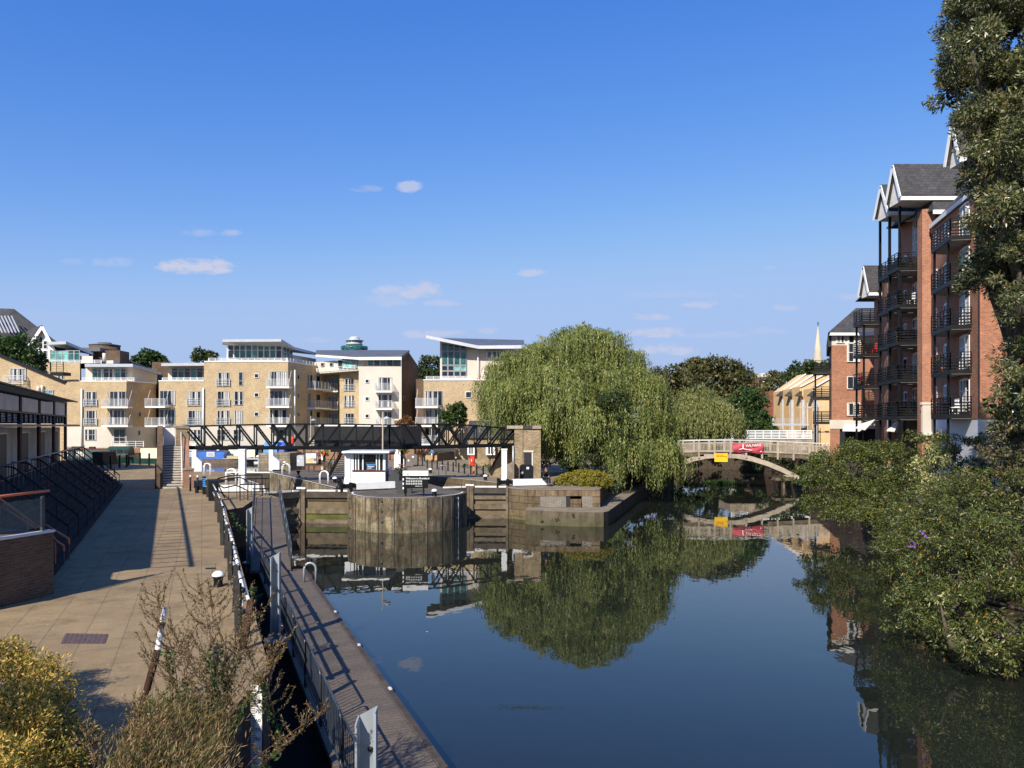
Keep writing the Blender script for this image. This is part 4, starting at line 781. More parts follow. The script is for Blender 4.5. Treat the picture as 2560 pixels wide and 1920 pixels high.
for k in range(11):
    u = 1.5 + k * 3.5
    if u > TEb.len: break
    o = lambda q, z: TEb.pt(u, z, -q)
    hp = [o(.1, .0), o(.1, .95), o(2.3, 2.9), o(2.9, 2.95)]
    M = MB(BLACKM if k else ORANGE); M.tube(hp[1:], .035, 6); 
    for q in (.1, .85, 1.6, 2.3, 2.9): M.tube([o(q, .0 + (1.78 * min(q, 2.3) / 2.3)), o(q, .95 + 1.95 * min(1, max(0, q - .1) / 2.2))], .022, 5)
    M.build('step_handrail', t)
M = MB(STEEL); 
u = 0
while u < TEb.len: M.tube([TEb.pt(u, 1.95, -2.5), TEb.pt(u, 3.0, -2.5)], .02, 5); u += 1.1
M.tube([TEb.pt(0, 3.0, -2.5), TEb.pt(TEb.len, 3.0, -2.5)], .035, 6); M.tube([TEb.pt(0, 2.45, -2.5), TEb.pt(TEb.len, 2.45, -2.5)], .015, 5); M.build('terrace_railing', t)
# brick planter with glass balustrade
t = T('brick_terrace_wall', 'dark brick terrace end wall with orange handrail on the left edge', 'wall', (-12.5, 20.5, 0)); Wp = Wl((-12.95, 18.6), (-12.2, 21.3))
M = MB(brick('brown_brick', (.15, .10, .06), (.11, .07, .045), (.15, .12, .09), grime=.4, mort=.01)); M.prism([(-12.95, 18.6), (-12.2, 21.3), (-14.6, 22.3), (-17, 22.3), (-17, 18.6)], 0, 1.66); M.build('brick_wall', t)
M = MB(GREYL); M.prism([(-12.9, 18.6), (-12.17, 21.32), (-12.35, 21.35), (-13.1, 18.6)], 1.66, 1.72); M.build('coping', t)
M = MB(STEEL)
for q in ((-12.33, 21.1), (-12.75, 19.6)): M.box((q[0] - .05, q[1], 2.15), (.06, .12, .95))
M.build('balustrade_post', t)
mg, tg, bsg = newmat('balustrade_glass'); bsg.inputs['Transmission Weight'].default_value = .9; bsg.inputs['Base Color'].default_value = (.5, .6, .62, 1); bsg.inputs['Roughness'].default_value = .03
M = MB(mg); M.bar((-12.36, 21.05, 2.2), (-12.95, 18.9, 2.2), .012, .75); M.build('glass_panel', t)
M = MB(ORANGE); M.tube([(-12.3, 21.25, 2.76), (-12.95, 18.7, 2.72)], .035, 8); M.build('handrail', t)
for (a, b, c, yy) in (((12, 1272), (90, 1321), None, 23.0), ((102, 1305), (172, 1347), (173, 1361), 25.0), ((133, 1347), (160, 1365), (160, 1379), 24.0)):
    t = T('orange_handrail', {23.0: 'orange step handrail behind the terrace wall glass', 25.0: 'longer sloping orange handrail end, right of the brick terrace wall', 24.0: 'short lower orange handrail end beside the brick terrace wall'}[yy], 'handrail', P(*b, yy))
    M = MB(ORANGE); pts = [P(*a, yy + 1.2), P(*b, yy)] + ([P(*c, yy)] if c else []); M.tube(pts, .035, 6)
    M.build('rail', t); M = MB(STEEL); e = P(*b, yy); M.tube([V(e.x, e.y, max(.3, e.z - .95)), e], .02, 5); M.build('post', t)
# manhole cover and small gully on the path
MAN = mat('iron_cover', (.10, .065, .055), .7, .25, 9)
t = T('manhole_cover', 'rusty brown rectangular iron cover set in the towpath', 'manhole cover', G(210, 1596)); M = MB(MAN)
q = [G(152, 1609, .004), G(262, 1609, .004), G(271, 1586, .004), G(164, 1584, .004)]; M.poly3(q, (0, 0, .006)); M.build('cover', t)
M = MB(MAN); 
for i in range(9): a = q[0].lerp(q[1], (i + .5) / 9); b = q[3].lerp(q[2], (i + .5) / 9); M.bar(a + V(0, 0, .008), b + V(0, 0, .008), .03, .004)
M.build('tread_bars', t)
M = MB(BLACKM); M.poly3([G(513, 1423, .004), G(538, 1423, .004), G(540, 1419.5, .004), G(514, 1419.5, .004)], (0, 0, .006)); M.build('gully_grate', None, loc=G(526, 1421), label='small dark iron gully grate in the towpath beyond the near bollard', cat='drain')
# ------------------------------------------------------------------ black and white towpath railing
t = T('towpath_railing', 'black and white tubular railing along the towpath edge with leaning timber posts', 'railing', (-11, 30, 0))
rp = [(509, 1233), (519, 1243), (529, 1252), (540, 1280), (548, 1306), (554, 1331), (556.5, 1363), (566, 1395), (577, 1450), (589, 1530), (597, 1590)]
bs_ = [G(*p) for p in rp]
for i, b in enumerate(bs_):
    M = MB(mat('black_tarred_timber', (.02, .018, .016), .7, .6, 6)); M.bar(b - V(0, 0, .1), b + V(.03 * math.sin(i * 3), .02, 1.12), .13, .13); M.build('post', t)
for zz_ in (.98, .52):
    for i in range(len(bs_) - 1):
        a, b = bs_[i] + V(.09, 0, zz_), bs_[i + 1] + V(.09, 0, zz_); n = max(1, int((b - a).length / .8))
        M = MB(WHITEW); M.tube([a, b], .042, 8); M.m(BLACK)
        for k in range(n + 1): c = a.lerp(b, k / n); dd = (b - a).normalized(); M.tube([c - dd * .07, c + dd * .07], .052, 8)
        M.build('pipe_rail', t)
a = bs_[-1] + V(.09, 0, .98); e = P(620, 1505, 19.2); M = MB(WHITEW); 
t2 = T('leaning_post', 'dark leaning timber post at the near end of the towpath railing', 'post', G(606, 1625)); M = MB(RUST); M.bar(G(606, 1625), P(628, 1500, 16.5), .12, .12); M.build('post', t2)
M = MB(WHITEW); M.tube([bs_[-2] + V(.09, 0, .98), P(624, 1508, 16.6)], .034, 8); M.build('pipe_rail', t)
t = T('handrail_stub', 'short rusty white and black handrail end near the dry weeds', 'railing', G(352, 1780)); p0 = P(411, 1522, 15.3); p1 = P(394, 1625, 12.9)
M = MB(WHITEW); M.tube([p0, p0.lerp(p1, .45)], .045, 8); M.tube([p0.lerp(p1, .52), p1], .045, 8); M.build('pipe', t)
M = MB(RUST); M.tube([p0.lerp(p1, .42), p0.lerp(p1, .55)], .05, 8); M.build('rusty_sleeve', t); M = MB(RUST); M.tube([p1, p1.lerp(G(352, 1780), .35), G(352, 1780)], .055, 8); M.build('rusty_leg', t)
t = T('depth_gauge', 'white depth gauge board with black numbers fixed to the wall by the weeds', 'gauge board', (-4.2, 13.2, -2))
Yg = 13.2; x0, x1 = (627 - CX) / S * Yg, (655 - CX) / S * Yg; zt_ = ZZ(1712, Yg); M = MB(WHITEW); M.bx(x0, x1, Yg, Yg + .03, zt_ - 1.9, zt_); M.build('board', t); M = MB(RUST); M.bx(x1, x1 + .012, Yg - .004, Yg + .035, zt_ - 1.9, zt_ + .1); M.bx(x0 + .02, x1 - .02, Yg + .03, Yg + .1, -3, zt_ + .1); M.build('backing', t)
M = MB(INK)
for i in range(64):
    z = zt_ - .02 - i * .028; M.bx(x0 + .004, x0 + (.075 if i % 5 else .10), Yg - .006, Yg - .001, z - .010, z)
for i, n_ in enumerate(('90', '80', '70', '60', '50', '40', '30', '90')): text_geo(n_, .088, M, (x0 + .075, Yg - .003, zt_ - .15 - i * .155), (1, 0, 0), (0, 0, 1))
M.build('numbers', t)
# ------------------------------------------------------------------ truss footbridge
t = T('truss_footbridge', 'black iron truss footbridge spanning the lock between two brick stair towers', 'footbridge', (-12, 65, 0))
A = V(-25.3, 61.6, 0); Bm = V(-9.9, 64.6, 0); C = V(.5, 68.6, 0)
def truss(a, b, zb0, zb1, zt0, ztm, zt1, n, name='girder'):
    M = MB(BLACK); d = b - a; zb_ = lambda f: zb0 + (zb1 - zb0) * f; zt_ = lambda f: (zt0 * (1 - f) + zt1 * f) + 4 * f * (1 - f) * (ztm - (zt0 + zt1) / 2)
    pb = [a + d * (i / n) + V(0, 0, zb_(i / n)) for i in range(n + 1)]; pt2 = [a + d * (i / n) + V(0, 0, zt_(i / n)) for i in range(n + 1)]
    for i in range(n):
        M.bar(pb[i], pb[i + 1], .16, .2); M.bar(pt2[i], pt2[i + 1], .15, .11)
        if i == n // 2 - 1 or i == n // 2: M.bar(pb[i], pt2[i + 1], .07, .12); M.bar(pt2[i], pb[i + 1], .06, .12)
        elif i < n // 2: M.bar(pt2[i], pb[i + 1], .07, .13)
        else: M.bar(pb[i], pt2[i + 1], .07, .15)
    for i in range(n + 1): M.bar(pb[i], pt2[i], .10, .07)
    return M.build(name, t)
nrm = V(-.19, .98, 0) * 1.5
for o_ in (V(0, 0, 0), nrm):
    truss(A + o_, Bm + o_, 2.78, 2.68, 4.38, 4.58, 4.5, 12); truss(Bm + o_, C + o_, 2.68, 2.82, 4.5, 4.55, 4.10, 9)
M = MB(BLACKM)
for (a, b, z0, z1) in ((A, Bm, 2.74, 2.64), (Bm, C, 2.64, 2.78)): M.hexa([a + V(0, 0, z0 - .12), b + V(0, 0, z1 - .12), b + nrm + V(0, 0, z1 - .12), a + nrm + V(0, 0, z0 - .12), a + V(0, 0, z0), b + V(0, 0, z1), b + nrm + V(0, 0, z1), a + nrm + V(0, 0, z0)])
M.build('deck', t)
mm, tm, bm = newmat('black_mesh_infill'); bm.inputs['Base Color'].default_value = (.012, .012, .013, 1); bm.inputs['Alpha'].default_value = .88
M = MB(mm); d_ = (Bm - A); 
M.poly3([A + d_ * .62 + nrm * .95 + V(0, 0, 2.75), Bm + nrm * .95 + V(0, 0, 2.7), Bm + nrm * .95 + V(0, 0, 4.4), A + d_ * .62 + nrm * .95 + V(0, 0, 4.4)], (0, .01, 0)); d_ = C - Bm; M.poly3([Bm + nrm * .95 + V(0, 0, 2.7), Bm + d_ * .25 + nrm * .95 + V(0, 0, 2.7), Bm + d_ * .25 + nrm * .95 + V(0, 0, 4.4), Bm + nrm * .95 + V(0, 0, 4.4)], (0, .01, 0)); M.build('mesh_infill', t)
# crossed braces in the two span middles
for (a, b, n, i, z) in ((A, Bm, 12, 5, 2.75), (A, Bm, 12, 6, 2.75), (Bm, C, 9, 4, 2.75)):
    p = a + (b - a) * (i / n); q = a + (b - a) * ((i + 1) / n); M = MB(BLACK); M.bar(p + V(0, 0, z), q + V(0, 0, z + 1.75), .08, .12); M.bar(p + V(0, 0, z + 1.75), q + V(0, 0, z), .08, .12); M.build('cross_brace', t)
M = MB(BLACKM); M.box((-10.1, 65.2, 2.4), (1.0, 2.2, .5), .2); M.box((-13.2, 64.6, 2.5), (2.8, 1.9, .25), .2)
for (x, y) in ((-11.4, 64.8), (-9.0, 65.4)): M.box((x, y, 1.2), (.2, .2, 2.5))
M.build('mid_support', t)
M = MB(BLACK); sp0 = V(-13.9, 66.3, 2.66); sp1 = V(-15.9, 69.2, .0)
for o_ in (V(0, 0, 0), V(1.25, .8, 0)): M.bar(sp0 + o_, sp1 + o_, .08, .34); M.bar(sp0 + o_ + V(0, 0, 1.05), sp1 + o_ + V(0, 0, 1.05), .06, .07); [M.bar(sp0.lerp(sp1, f) + o_, sp0.lerp(sp1, f) + o_ + V(0, 0, 1.05), .04, .04) for f in (0, .2, .4, .6, .8, 1)]
M.build('stair_stringer', t); M = MB(WHITE)
for i in range(13): p = sp0.lerp(sp1, (i + .5) / 13.5); M.hexa([p + V(.05, 0, 0), p + V(1.2, .74, 0), p + V(1.05, .95, 0), p + V(-.1, .22, 0), p + V(.05, 0, .07), p + V(1.2, .74, .07), p + V(1.05, .95, .07), p + V(-.1, .22, .07)])
M.build('stair_tread', t)
M = MB(RED); q = A + (Bm - A) * .52 + V(0, -.1, 3.0); M.lathe([(.10, 0), (.12, .1), (.12, .55), (.08, .62)], q, 12); M.build('fire_bucket', t)
# left stair tower
t = T('stair_tower', 'brick stair at the left end of the truss footbridge with pale steps', 'stair', (-25.0, 57, 0))
x0, x1 = -24.9, -23.55; M = MB(mat('pale_step_edge', (.52, .47, .38), .8, .2, 3))
for i in range(17): M.bx(x0, x1, 56.55 + i * .265, 61.4, .174 * i, .174 * (i + 1) - .05) ; M.m(SOIL).bx(x0 + .001, x1 - .001, 56.62 + i * .265, 61.3, .174 * (i + 1) - .05, .174 * (i + 1) - .006); M.m(mat('pale_step_edge', (), 0))
M.build('steps', t)
M = MB(DB); pr_ = lambda xa, xb, za, zb_, ya, yb: M.hexa([(xa, ya, -.01), (xb, ya, -.01), (xb, yb, -.01), (xa, yb, -.01), (xa, ya, za), (xb, ya, za), (xb, yb, zb_), (xa, yb, zb_)])
pr_(-25.3, -24.91, 1.1, 4.45, 56.6, 61.3); M.bx(-25.3, -24.9, 61.31, 62.6, 0, 4.42); M.build('left_parapet', t)
M = MB(OB); M.bx(-23.54, -22.85, 56.35, 57.1, 0, 1.28); pr_2 = M.hexa([(-23.54, 57.11, 0), (-23.1, 57.11, 0), (-23.1, 61.2, 0), (-23.54, 61.2, 0), (-23.54, 57.11, 1.2), (-23.1, 57.11, 1.2), (-23.1, 61.2, 3.5), (-23.54, 61.2, 3.5)]); M.build('right_parapet', t)
M = MB(YB2); M.bx(-24.0, -23.05, 61.25, 62.3, 0, 4.25); M.build('pier', t)
M = MB(concrete('coping', (.30, .25, .19))); M.bx(-24.08, -22.98, 61.18, 62.38, 4.25, 4.42); M.lathe([(.52, 0), (.45, .1), (.2, .17), (0, .18)], (-23.52, 61.78, 4.42), 14); M.build('coping', t); M = MB(concrete('coping_pale', (.30, .25, .19))); M.bx(-23.6, -22.8, 56.3, 57.16, 1.281, 1.4); M.build('coping', t)
M = MB(WHITEW); M.bx(-24.88, -24.05, 62.0, 62.15, 2.95, 4.3); M.build('white_panel', t); M = MB(WHITE); M.tube([(-23.63, 56.5, 1.0), (-23.63, 61.2, 3.95)], .035, 8)
for f in (0, .33, .66, 1): M.tube([(-23.63, 56.5 + 4.7 * f, .1 + 2.8 * f), (-23.63, 56.5 + 4.7 * f, 1.0 + 2.95 * f)], .025, 6)
M.build('handrail', t)
M = MB(BLACK); M.bar((-25.36, 56.3, 0), (-25.36, 56.3, 1.75), .07, .07); M.tube([(-25.36, 56.3, 1.7), (-25.36, 58.5, 1.7)], .04, 6); M.tube([(-25.36, 58.5, 0), (-25.36, 58.5, 1.75)], .04, 6); M.build('gate_rail', t)
t.rotation_euler = (0, 0, math.atan(.43))
# right stair tower
t = T('stair_tower', 'tall yellow stock brick tower with black door at the right end of the truss footbridge', 'stair', (1.3, 68, 0)); XX = lambda px, Y=68: (px - CX) / S * Y
M = MB(YB2); M.bx(XX(1286), XX(1307), 68, 72, 0, 4.15); M.bx(XX(1308), XX(1352), 68.05, 71.9, 0, 4.2); M.build('brick_tower', t)
M = MB(concrete('tower_coping', (.36, .31, .25)));
for (a, b) in ((1267, 1286), (1286.5, 1307.5), (1331, 1353)): M.bx(XX(a), XX(b), 67.9, 72.1, 4.2, 4.47)
M.m(SLATE).bx(XX(1309), XX(1330.5), 67.92, 72, 4.2, 4.45); M.build('coping', t)
M = MB(INK); M.bx(XX(1307), XX(1308), 68.03, 68.2, 0, 4.2); M.bx(XX(1310), XX(1329), 68.0, 68.049, .0, 2.2); M.build('door', t)
M = MB(CREAM); M.bx(XX(1308.5), XX(1334), 67.96, 68.045, 2.21, 2.36); M.bx(XX(1329.2), XX(1333), 67.99, 68.045, .6, 2.2); M.build('lintel', t)
M = MB(YB2); st = [(XX(1284, 69), .0), (XX(1284, 69), 2.9), (XX(1262, 69), 2.9), (XX(1223, 70), .2), (XX(1223, 70), 0)]; M.poly3([V(p[0], 69.6 + i * .0, p[1]) for i, p in enumerate(st)], (0, .35, 0)); M.build('stair_wall', t)
M = MB(BLACK); a = V(XX(1262, 69), 69.4, 3.0); b = V(XX(1223, 70), 69.4, .4); M.bar(a, b, .25, .16); M.bar(a + V(0, 0, 1), b + V(0, 0, 1), .06, .06); [M.bar(a.lerp(b, f), a.lerp(b, f) + V(0, 0, 1), .04, .04) for f in (0, .15, .3, .45, .6, .75, .9, 1)]; M.bar(V(XX(1262, 69), 69.4, 4.0), V(XX(1284, 69), 69.4, 4.1), .06, .06); M.build('stair_railing', t)
M = MB(concrete('ramp_stone', (.25, .21, .16))); M.poly3([V(XX(1245, 68), 67.2, .0), V(XX(1285, 68), 67.2, 0), V(XX(1285, 68), 67.2, 1.5), V(XX(1262, 68), 67.2, 1.0)], (0, .5, 0)); M.build('sloped_base', t)
M = MB(GALV); M.tube([(XX(1283), 67.9, .1), (XX(1283), 67.9, 2.75)], .09, 8); M.build('downpipe', t)
# ------------------------------------------------------------------ lock keeper's kiosk
t = T('kiosk', 'white lock keeper cabin with dark window band on the lock island', 'kiosk', (-11, 60.5, 0)); Yk = 59.4; K = lambda px: (px - CX) / S * Yk; kz = lambda py: ZZ(py, Yk)
M = MB(WHITE); M.bx(K(876), K(963), Yk, Yk + 2.6, .22, kz(1176)); M.bx(K(862), K(876), Yk - .05, Yk + 2.65, .0, kz(1131)); M.bx(K(957), K(963), Yk + .05, Yk + .15, kz(1176), kz(1131)); M.bx(K(876.1), K(884), Yk + .01, Yk + .2, kz(1176), kz(1131)); M.bx(K(884), K(957), Yk + 2.4, Yk + 2.6, kz(1176), kz(1131))
M.poly3([(K(863), Yk + 2.7, 0), (K(840), Yk + 2.7, 0), (K(852), Yk + 2.7, kz(1131)), (K(863), Yk + 2.7, kz(1131))], (0, .1, 0)); M.build('wall', t)
M = MB(WHITE); M.bx(K(858), K(976), Yk - .55, Yk + 2.9, kz(1132), kz(1128)); M.m(GREYL).bx(K(860), K(974), Yk - .5, Yk + 2.85, kz(1128), kz(1127)); M.build('roof', t)
M = MB(FRAMEW); 
for px in (889, 896, 907, 941, 948): M.bx(K(px) - .04, K(px) + .04, Yk + .02, Yk + .1, kz(1175), kz(1133) - .01)
M.bx(K(884), K(957), Yk + .03, Yk + .09, kz(1136), kz(1133) - .012); wf = M.build('window_frame', t); M = MB(glassm('kiosk_glass', (.05, .055, .06), .12)); M.bx(K(884), K(957), Yk + .25, Yk + .28, kz(1176), kz(1133) - .015); M.build('pane', wf)
M = MB(mat('maroon_sill', (.10, .03, .03), .5, .2, 2)); M.bx(K(880), K(964), Yk - .12, Yk - .003, kz(1177), kz(1175.3)); M.bx(K(878), K(962), Yk + .05, Yk + 2.5, .0, .219); M.build('sill', t)
M = MB(INK); M.bx(K(917), K(939), Yk - .06, Yk - .045, kz(1174), kz(1160)); M.m(BLUEL).bx(K(917), K(939), Yk - .066, Yk - .061, kz(1163), kz(1160.5)); M.bx(K(917), K(939), Yk - .066, Yk - .061, kz(1174), kz(1172.5))
M.m(WHITE); text_geo('Welcome', .13, M, (K(918.5), Yk - .063, kz(1167.2)), (1, 0, 0), (0, 0, 1), .004)
for j in range(2): M.bx(K(918.5), K(931 - j * 2), Yk - .066, Yk - .061, kz(1169.4 + j * 1.8), kz(1168.8 + j * 1.8))
M.build('notice', t)
t = T('planter', 'charcoal tall planter cabinet with purple flowers right of the white kiosk', 'planter', (K(980), 60, 0), 'planters on the lock'); M = MB(CHAR); M.bx(K(966), K(995), 59.8, 60.9, 0, kz(1178)); M.bx(K(967), K(996), 59.75, 59.8, .1, kz(1188)); M.build('box', t)
foliage('flowers', t, 5, [(((K(966) + K(994)) / 2, 60.3, kz(1176)), (.42, .5, .25))], 30, .14, 30, .10, .06, LPUR)
# information sign on the island
t = T('information_sign', 'black and white Welcome to Brentford sign standing on two posts on the round pier', 'sign', (-6.2, 50.6, 0)); Ys = 50.6; K = lambda px: (px - CX) / S * Ys; kz = lambda py: ZZ(py, Ys)
M = MB(BLACK); M.bx(K(1011.5), K(1015.5), Ys + .03, Ys + .13, 0, kz(1215)); M.bx(K(1057), K(1060.5), Ys + .03, Ys + .13, 0, kz(1215)); M.build('post', t)
M = MB(BLACK); M.bx(K(1007.5), K(1070), Ys, Ys + .09, kz(1220.5), kz(1189.4)); M.build('board', t); M = MB(WHITE); M.bx(K(1007), K(1070.5), Ys - .01, Ys + .10, kz(1189.3), kz(1177)); M.build('header', t)
M = MB(WHITE); text_geo('Welcome to Brentford', .158, M, (K(1014.5), Ys - .002, kz(1198.0)), (1, 0, 0), (0, 0, 1), .003)
for r in range(2):
    for c in range(7): M.m(mat('pale_symbol', (.50, .50, .49), .6, .05, 2)).bx(K(1015 + c * 5.95), K(1019.2 + c * 5.95), Ys - .008, Ys - .003, kz(1205.2 + r * 6.2), kz(1201 + r * 6.2))
M.m(WHITE); text_geo('Canal & River Trust', .055, M, (K(1038), Ys - .002, kz(1216)), (1, 0, 0), (0, 0, 1), .002); M.m(INK)
for r in range(2):
    for c in range(7): M.lathe([(.0, 0), (.022, 0), (.022, .004), (0, .004)], (0, 0, 0), 5) ; M.v[-20:] = [(v[0] + K(1017.2 + c * 5.95), Ys - .009 - v[2], v[1] + kz(1203.1 + r * 6.2)) for v in M.v[-20:]]
arc = [V(K(1017) + .075 - .075 * math.cos(a), Ys - .014, kz(1187) + .085 * math.sin(a)) for a in [math.pi * i / 8 for i in range(9)]]; M.tube(arc, .012, 4); M.tube([p * 1 for p in [arc[0] + V(.03, 0, 0), arc[4] - V(0, 0, .03), arc[8] - V(.03, 0, 0)]], .008, 4)
for j in range(2): M.m(GREYL).bx(K(1024), K(1032), Ys - .016, Ys - .011, kz(1186.4 - j * 2.4), kz(1185.5 - j * 2.4))
M.build('lettering', t); M = MB(WHITE); [M.bx(K(1006.4), K(1009.6), Ys - .012, Ys - .002, kz(1201 + 11 * j), kz(1195.5 + 11 * j)) for j in range(3)]; M.build('edge_tab', t)
t = T('planter', 'grey square planter with red and green flowers left of the Brentford sign', 'planter', (-7.3, 52.9, 0), 'planters on the lock'); K = lambda px: (px - CX) / S * 52.6; kz = lambda py: ZZ(py, 52.6)
M = MB(CHAR); M.bx(K(991), K(1010), 52.6, 53.2, 0, kz(1203)); M.bx(K(1010.1), K(1027), 52.9, 53.4, 0, kz(1212)); M.build('box', t)
foliage('leaves', t, 6, [((K(1000), 52.9, kz(1190)), (.38, .38, .42)), ((K(1005), 52.95, kz(1176)), (.3, .3, .4))], 26, .16, 30, .13, .07, LGRN); foliage('flowers', t, 7, [((K(1008), 52.7, kz(1170)), (.45, .3, .4))], 4, .12, 20, .07, .06, leafmat('red_pink_flowers', [(0, (.6, .03, .03)), (.5, (.7, .25, .22)), (1, (.7, .6, .55))], .2, .6, .1))
# ------------------------------------------------------------------ bollards, ladders, posts
bt = T('mooring_bollard', 'large white domed black mooring bollard on the near towpath', 'bollard', G(545.5, 1466), 'mooring bollards'); c = bt.location
M = MB(BLACK); M.lathe([(.15, 0), (.13, .03), (.115, .12), (.13, .22), (.155, .29)], c, 18); M.build('body', bt)
M = MB(WHITE); M.lathe([(.165, .29), (.175, .305), (.165, .34), (.12, .40), (.06, .43), (0, .435)], c, 18); M.build('cap', bt)
for (p, z, lb) in (((1086, 1241), 0, 'white capped bollard right of the Brentford sign on the round pier'), ((1469, 1263), -1.2, 'white capped bollard on the low stone quay below the wall'), ((837, 1207), 0, 'white capped bollard at the chamber edge left of the kiosk'), ((1076, 1183), 0, 'white capped bollard on the far lock side above the Brentford sign'), ((1213.5, 1201), 0, 'white capped bollard at the foot of the black stair'), ((712, 1164), 0, 'farthest white capped bollard, left of the twin ladder hoops')):
    dup(bt, G(*p, z), 0, lb, sc=1.1)
bk = T('mooring_bollard', 'plain black mooring bollard near the far chamber edge', 'bollard', G(746, 1194), 'mooring bollards'); M = MB(BLACK); M.lathe([(.22, 0), (.2, .12), (.10, .2), (.10, .42), (.19, .5), (.19, .56), (.1, .6)], bk.location, 14); M.build('body', bk)
dup(bk, G(848, 1222), 0, 'black mooring bollard beside the gate beam, left of the kiosk', sc=1.1)
def hoop(name, lab, loc, ang, m_, h=.95, dep=.62, gap=.5, two=True, r=.035):
    t = T(name, lab, 'ladder rail', loc, 'ladder hoops' if two else None); ca, sa = math.cos(ang), math.sin(ang)
    for k in ((-1, 1) if two else (0,)):
        M = MB(m_); ox, oy = -sa * gap / 2 * k, ca * gap / 2 * k; pts = []
        for (u, z) in [(-dep / 2, 0), (-dep / 2, h - dep / 2)] + [(-dep / 2 * math.cos(a), h - dep / 2 + dep / 2 * math.sin(a)) for a in [math.pi * i / 8 for i in range(1, 8)]] + [(dep / 2, h - dep / 2), (dep / 2, 0)]:
            pts.append((loc[0] + u * ca + ox, loc[1] + u * sa + oy, loc[2] + z))
        M.tube(pts, r, 8); M.build('hoop', t)
    return t
LA = math.atan2(.877, -.48)
hoop('ladder_rail', 'white twin ladder hoops at the chamber edge left of the white kiosk', G(810, 1210), math.atan2(.1, 1), WHITE, 1.0, .62, .45)
hoop('ladder_rail', 'white twin ladder hoops on the far side of the chamber, below the truss', G(715, 1187), .1, WHITE, 1.0, .65, .5)
hoop('ladder_rail', 'white twin ladder hoops on the right lock side beside the row of black posts', G(1106, 1193), .1, WHITE, 1.0, .62, .45)
hoop('ladder_rail', 'white twin ladder hoops behind the curved black barrier', G(578, 1214), .2, WHITE, 1.25, .7, .5, r=.045)
hoop('ladder_rail', 'white tall ladder hoop above the blue notice on the left lock side', G(518, 1191), .1, WHITE, 1.15, .55, .35, r=.04)
hoop('grab_rail', 'single grey hoop handle standing on the pontoon edge', V(-7.98, 31.6, -1.7), .05, GALV, .76, .46, two=False, r=.045)
ps = T('chain_post', 'slim black posts in the row along the right lock side', 'post', (0, 0, 0), 'row of slim black posts with chains')
M = MB(BLACK); M.box((0, 0, 0), (.12, .12, .95), base=True); M.build('post', ps)
row = [(1013, 1164), (1029, 1163), (1045, 1164), (1056, 1165), (1068, 1171), (1080, 1172), (1093, 1174), (1106, 1176), (1120, 1177.5), (1133, 1179.5), (1147, 1182), (1161, 1184.5), (1177, 1186), (1192, 1187.5), (1208, 1191)]
ps.location = G(*row[0])
ORD = 'leftmost second third fourth fifth sixth seventh eighth ninth tenth eleventh twelfth thirteenth fourteenth'.split()
ps['label'] = 'leftmost slim black chain post in the row along the right lock side'
for i, p in enumerate(row[1:]): dup(ps, G(*p), 0, (ORD[i + 1] + ' slim black chain post from the left along the right lock side') if i < 13 else 'rightmost slim black chain post, nearest the brick tower stair')
M = MB(BLACKM)
for i in range(len(row) - 1):
    a, b = G(*row[i]) + V(0, 0, .8), G(*row[i + 1]) + V(0, 0, .8); M.tube([a, a.lerp(b, .25) - V(0, 0, .17), a.lerp(b, .5) - V(0, 0, .23), a.lerp(b, .75) - V(0, 0, .17), b], .016, 4)
M.build('chain', None, loc=G(1100, 1177), label='thin black chains slung between the slim black posts', cat='chain')
wp = T('chain_post', 'slim black white topped posts left of the gangway', 'post', G(494, 1229), 'slim white topped posts by the stair tower'); M = MB(BLACK); M.lathe([(.06, 0), (.06, .95)], wp.location, 10); M.build('post', wp); M = MB(WHITE); M.lathe([(.064, .95), (.064, 1.06), (.03, 1.1)], wp.location, 10); M.build('cap', wp)
wp['label'] = 'slim white topped black post nearer the gangway, left of the blue notices'; dup(wp, G(476, 1228), 0, 'slim white topped black post nearer the brick stair tower'); dup(wp, G(1140, 1168), 0, 'single white topped black post on the far paving behind the post row')
bp = T('black_post', 'black square posts on the path end by the basin', 'post', (0, 0, 0), 'black posts at the far end of the towpath'); M = MB(BLACK); M.box((0, 0, 0), (.16, .16, 1.35), base=True); M.build('post', bp)
far_posts = [(256, 1171), (277, 1172), (299, 1170), (317, 1168), (350, 1161), (373, 1163), (322, 1163)]
bp.location = G(*far_posts[0])
bp['label'] = 'leftmost black square post at the basin end of the towpath'
for i, p in enumerate(far_posts[1:]): dup(bp, G(*p), 0, ['second black square post from the left at the basin end', 'third black square post from the left, in front of the green boat stern', 'fourth black square post from the left at the basin end', 'black square post just left of the brick stair, set farther back', 'rightmost black square post beside the brick stair tower', 'nearer black square post of the close pair by the green boat stern'][i])
M = MB(BLACK); q = G(287, 1188); M.bar(q, q + V(-.1, 0, 1), .1, .1); M.build('post', None, loc=q, label='lone leaning black stake in the shaded grass at the path end', cat='post')
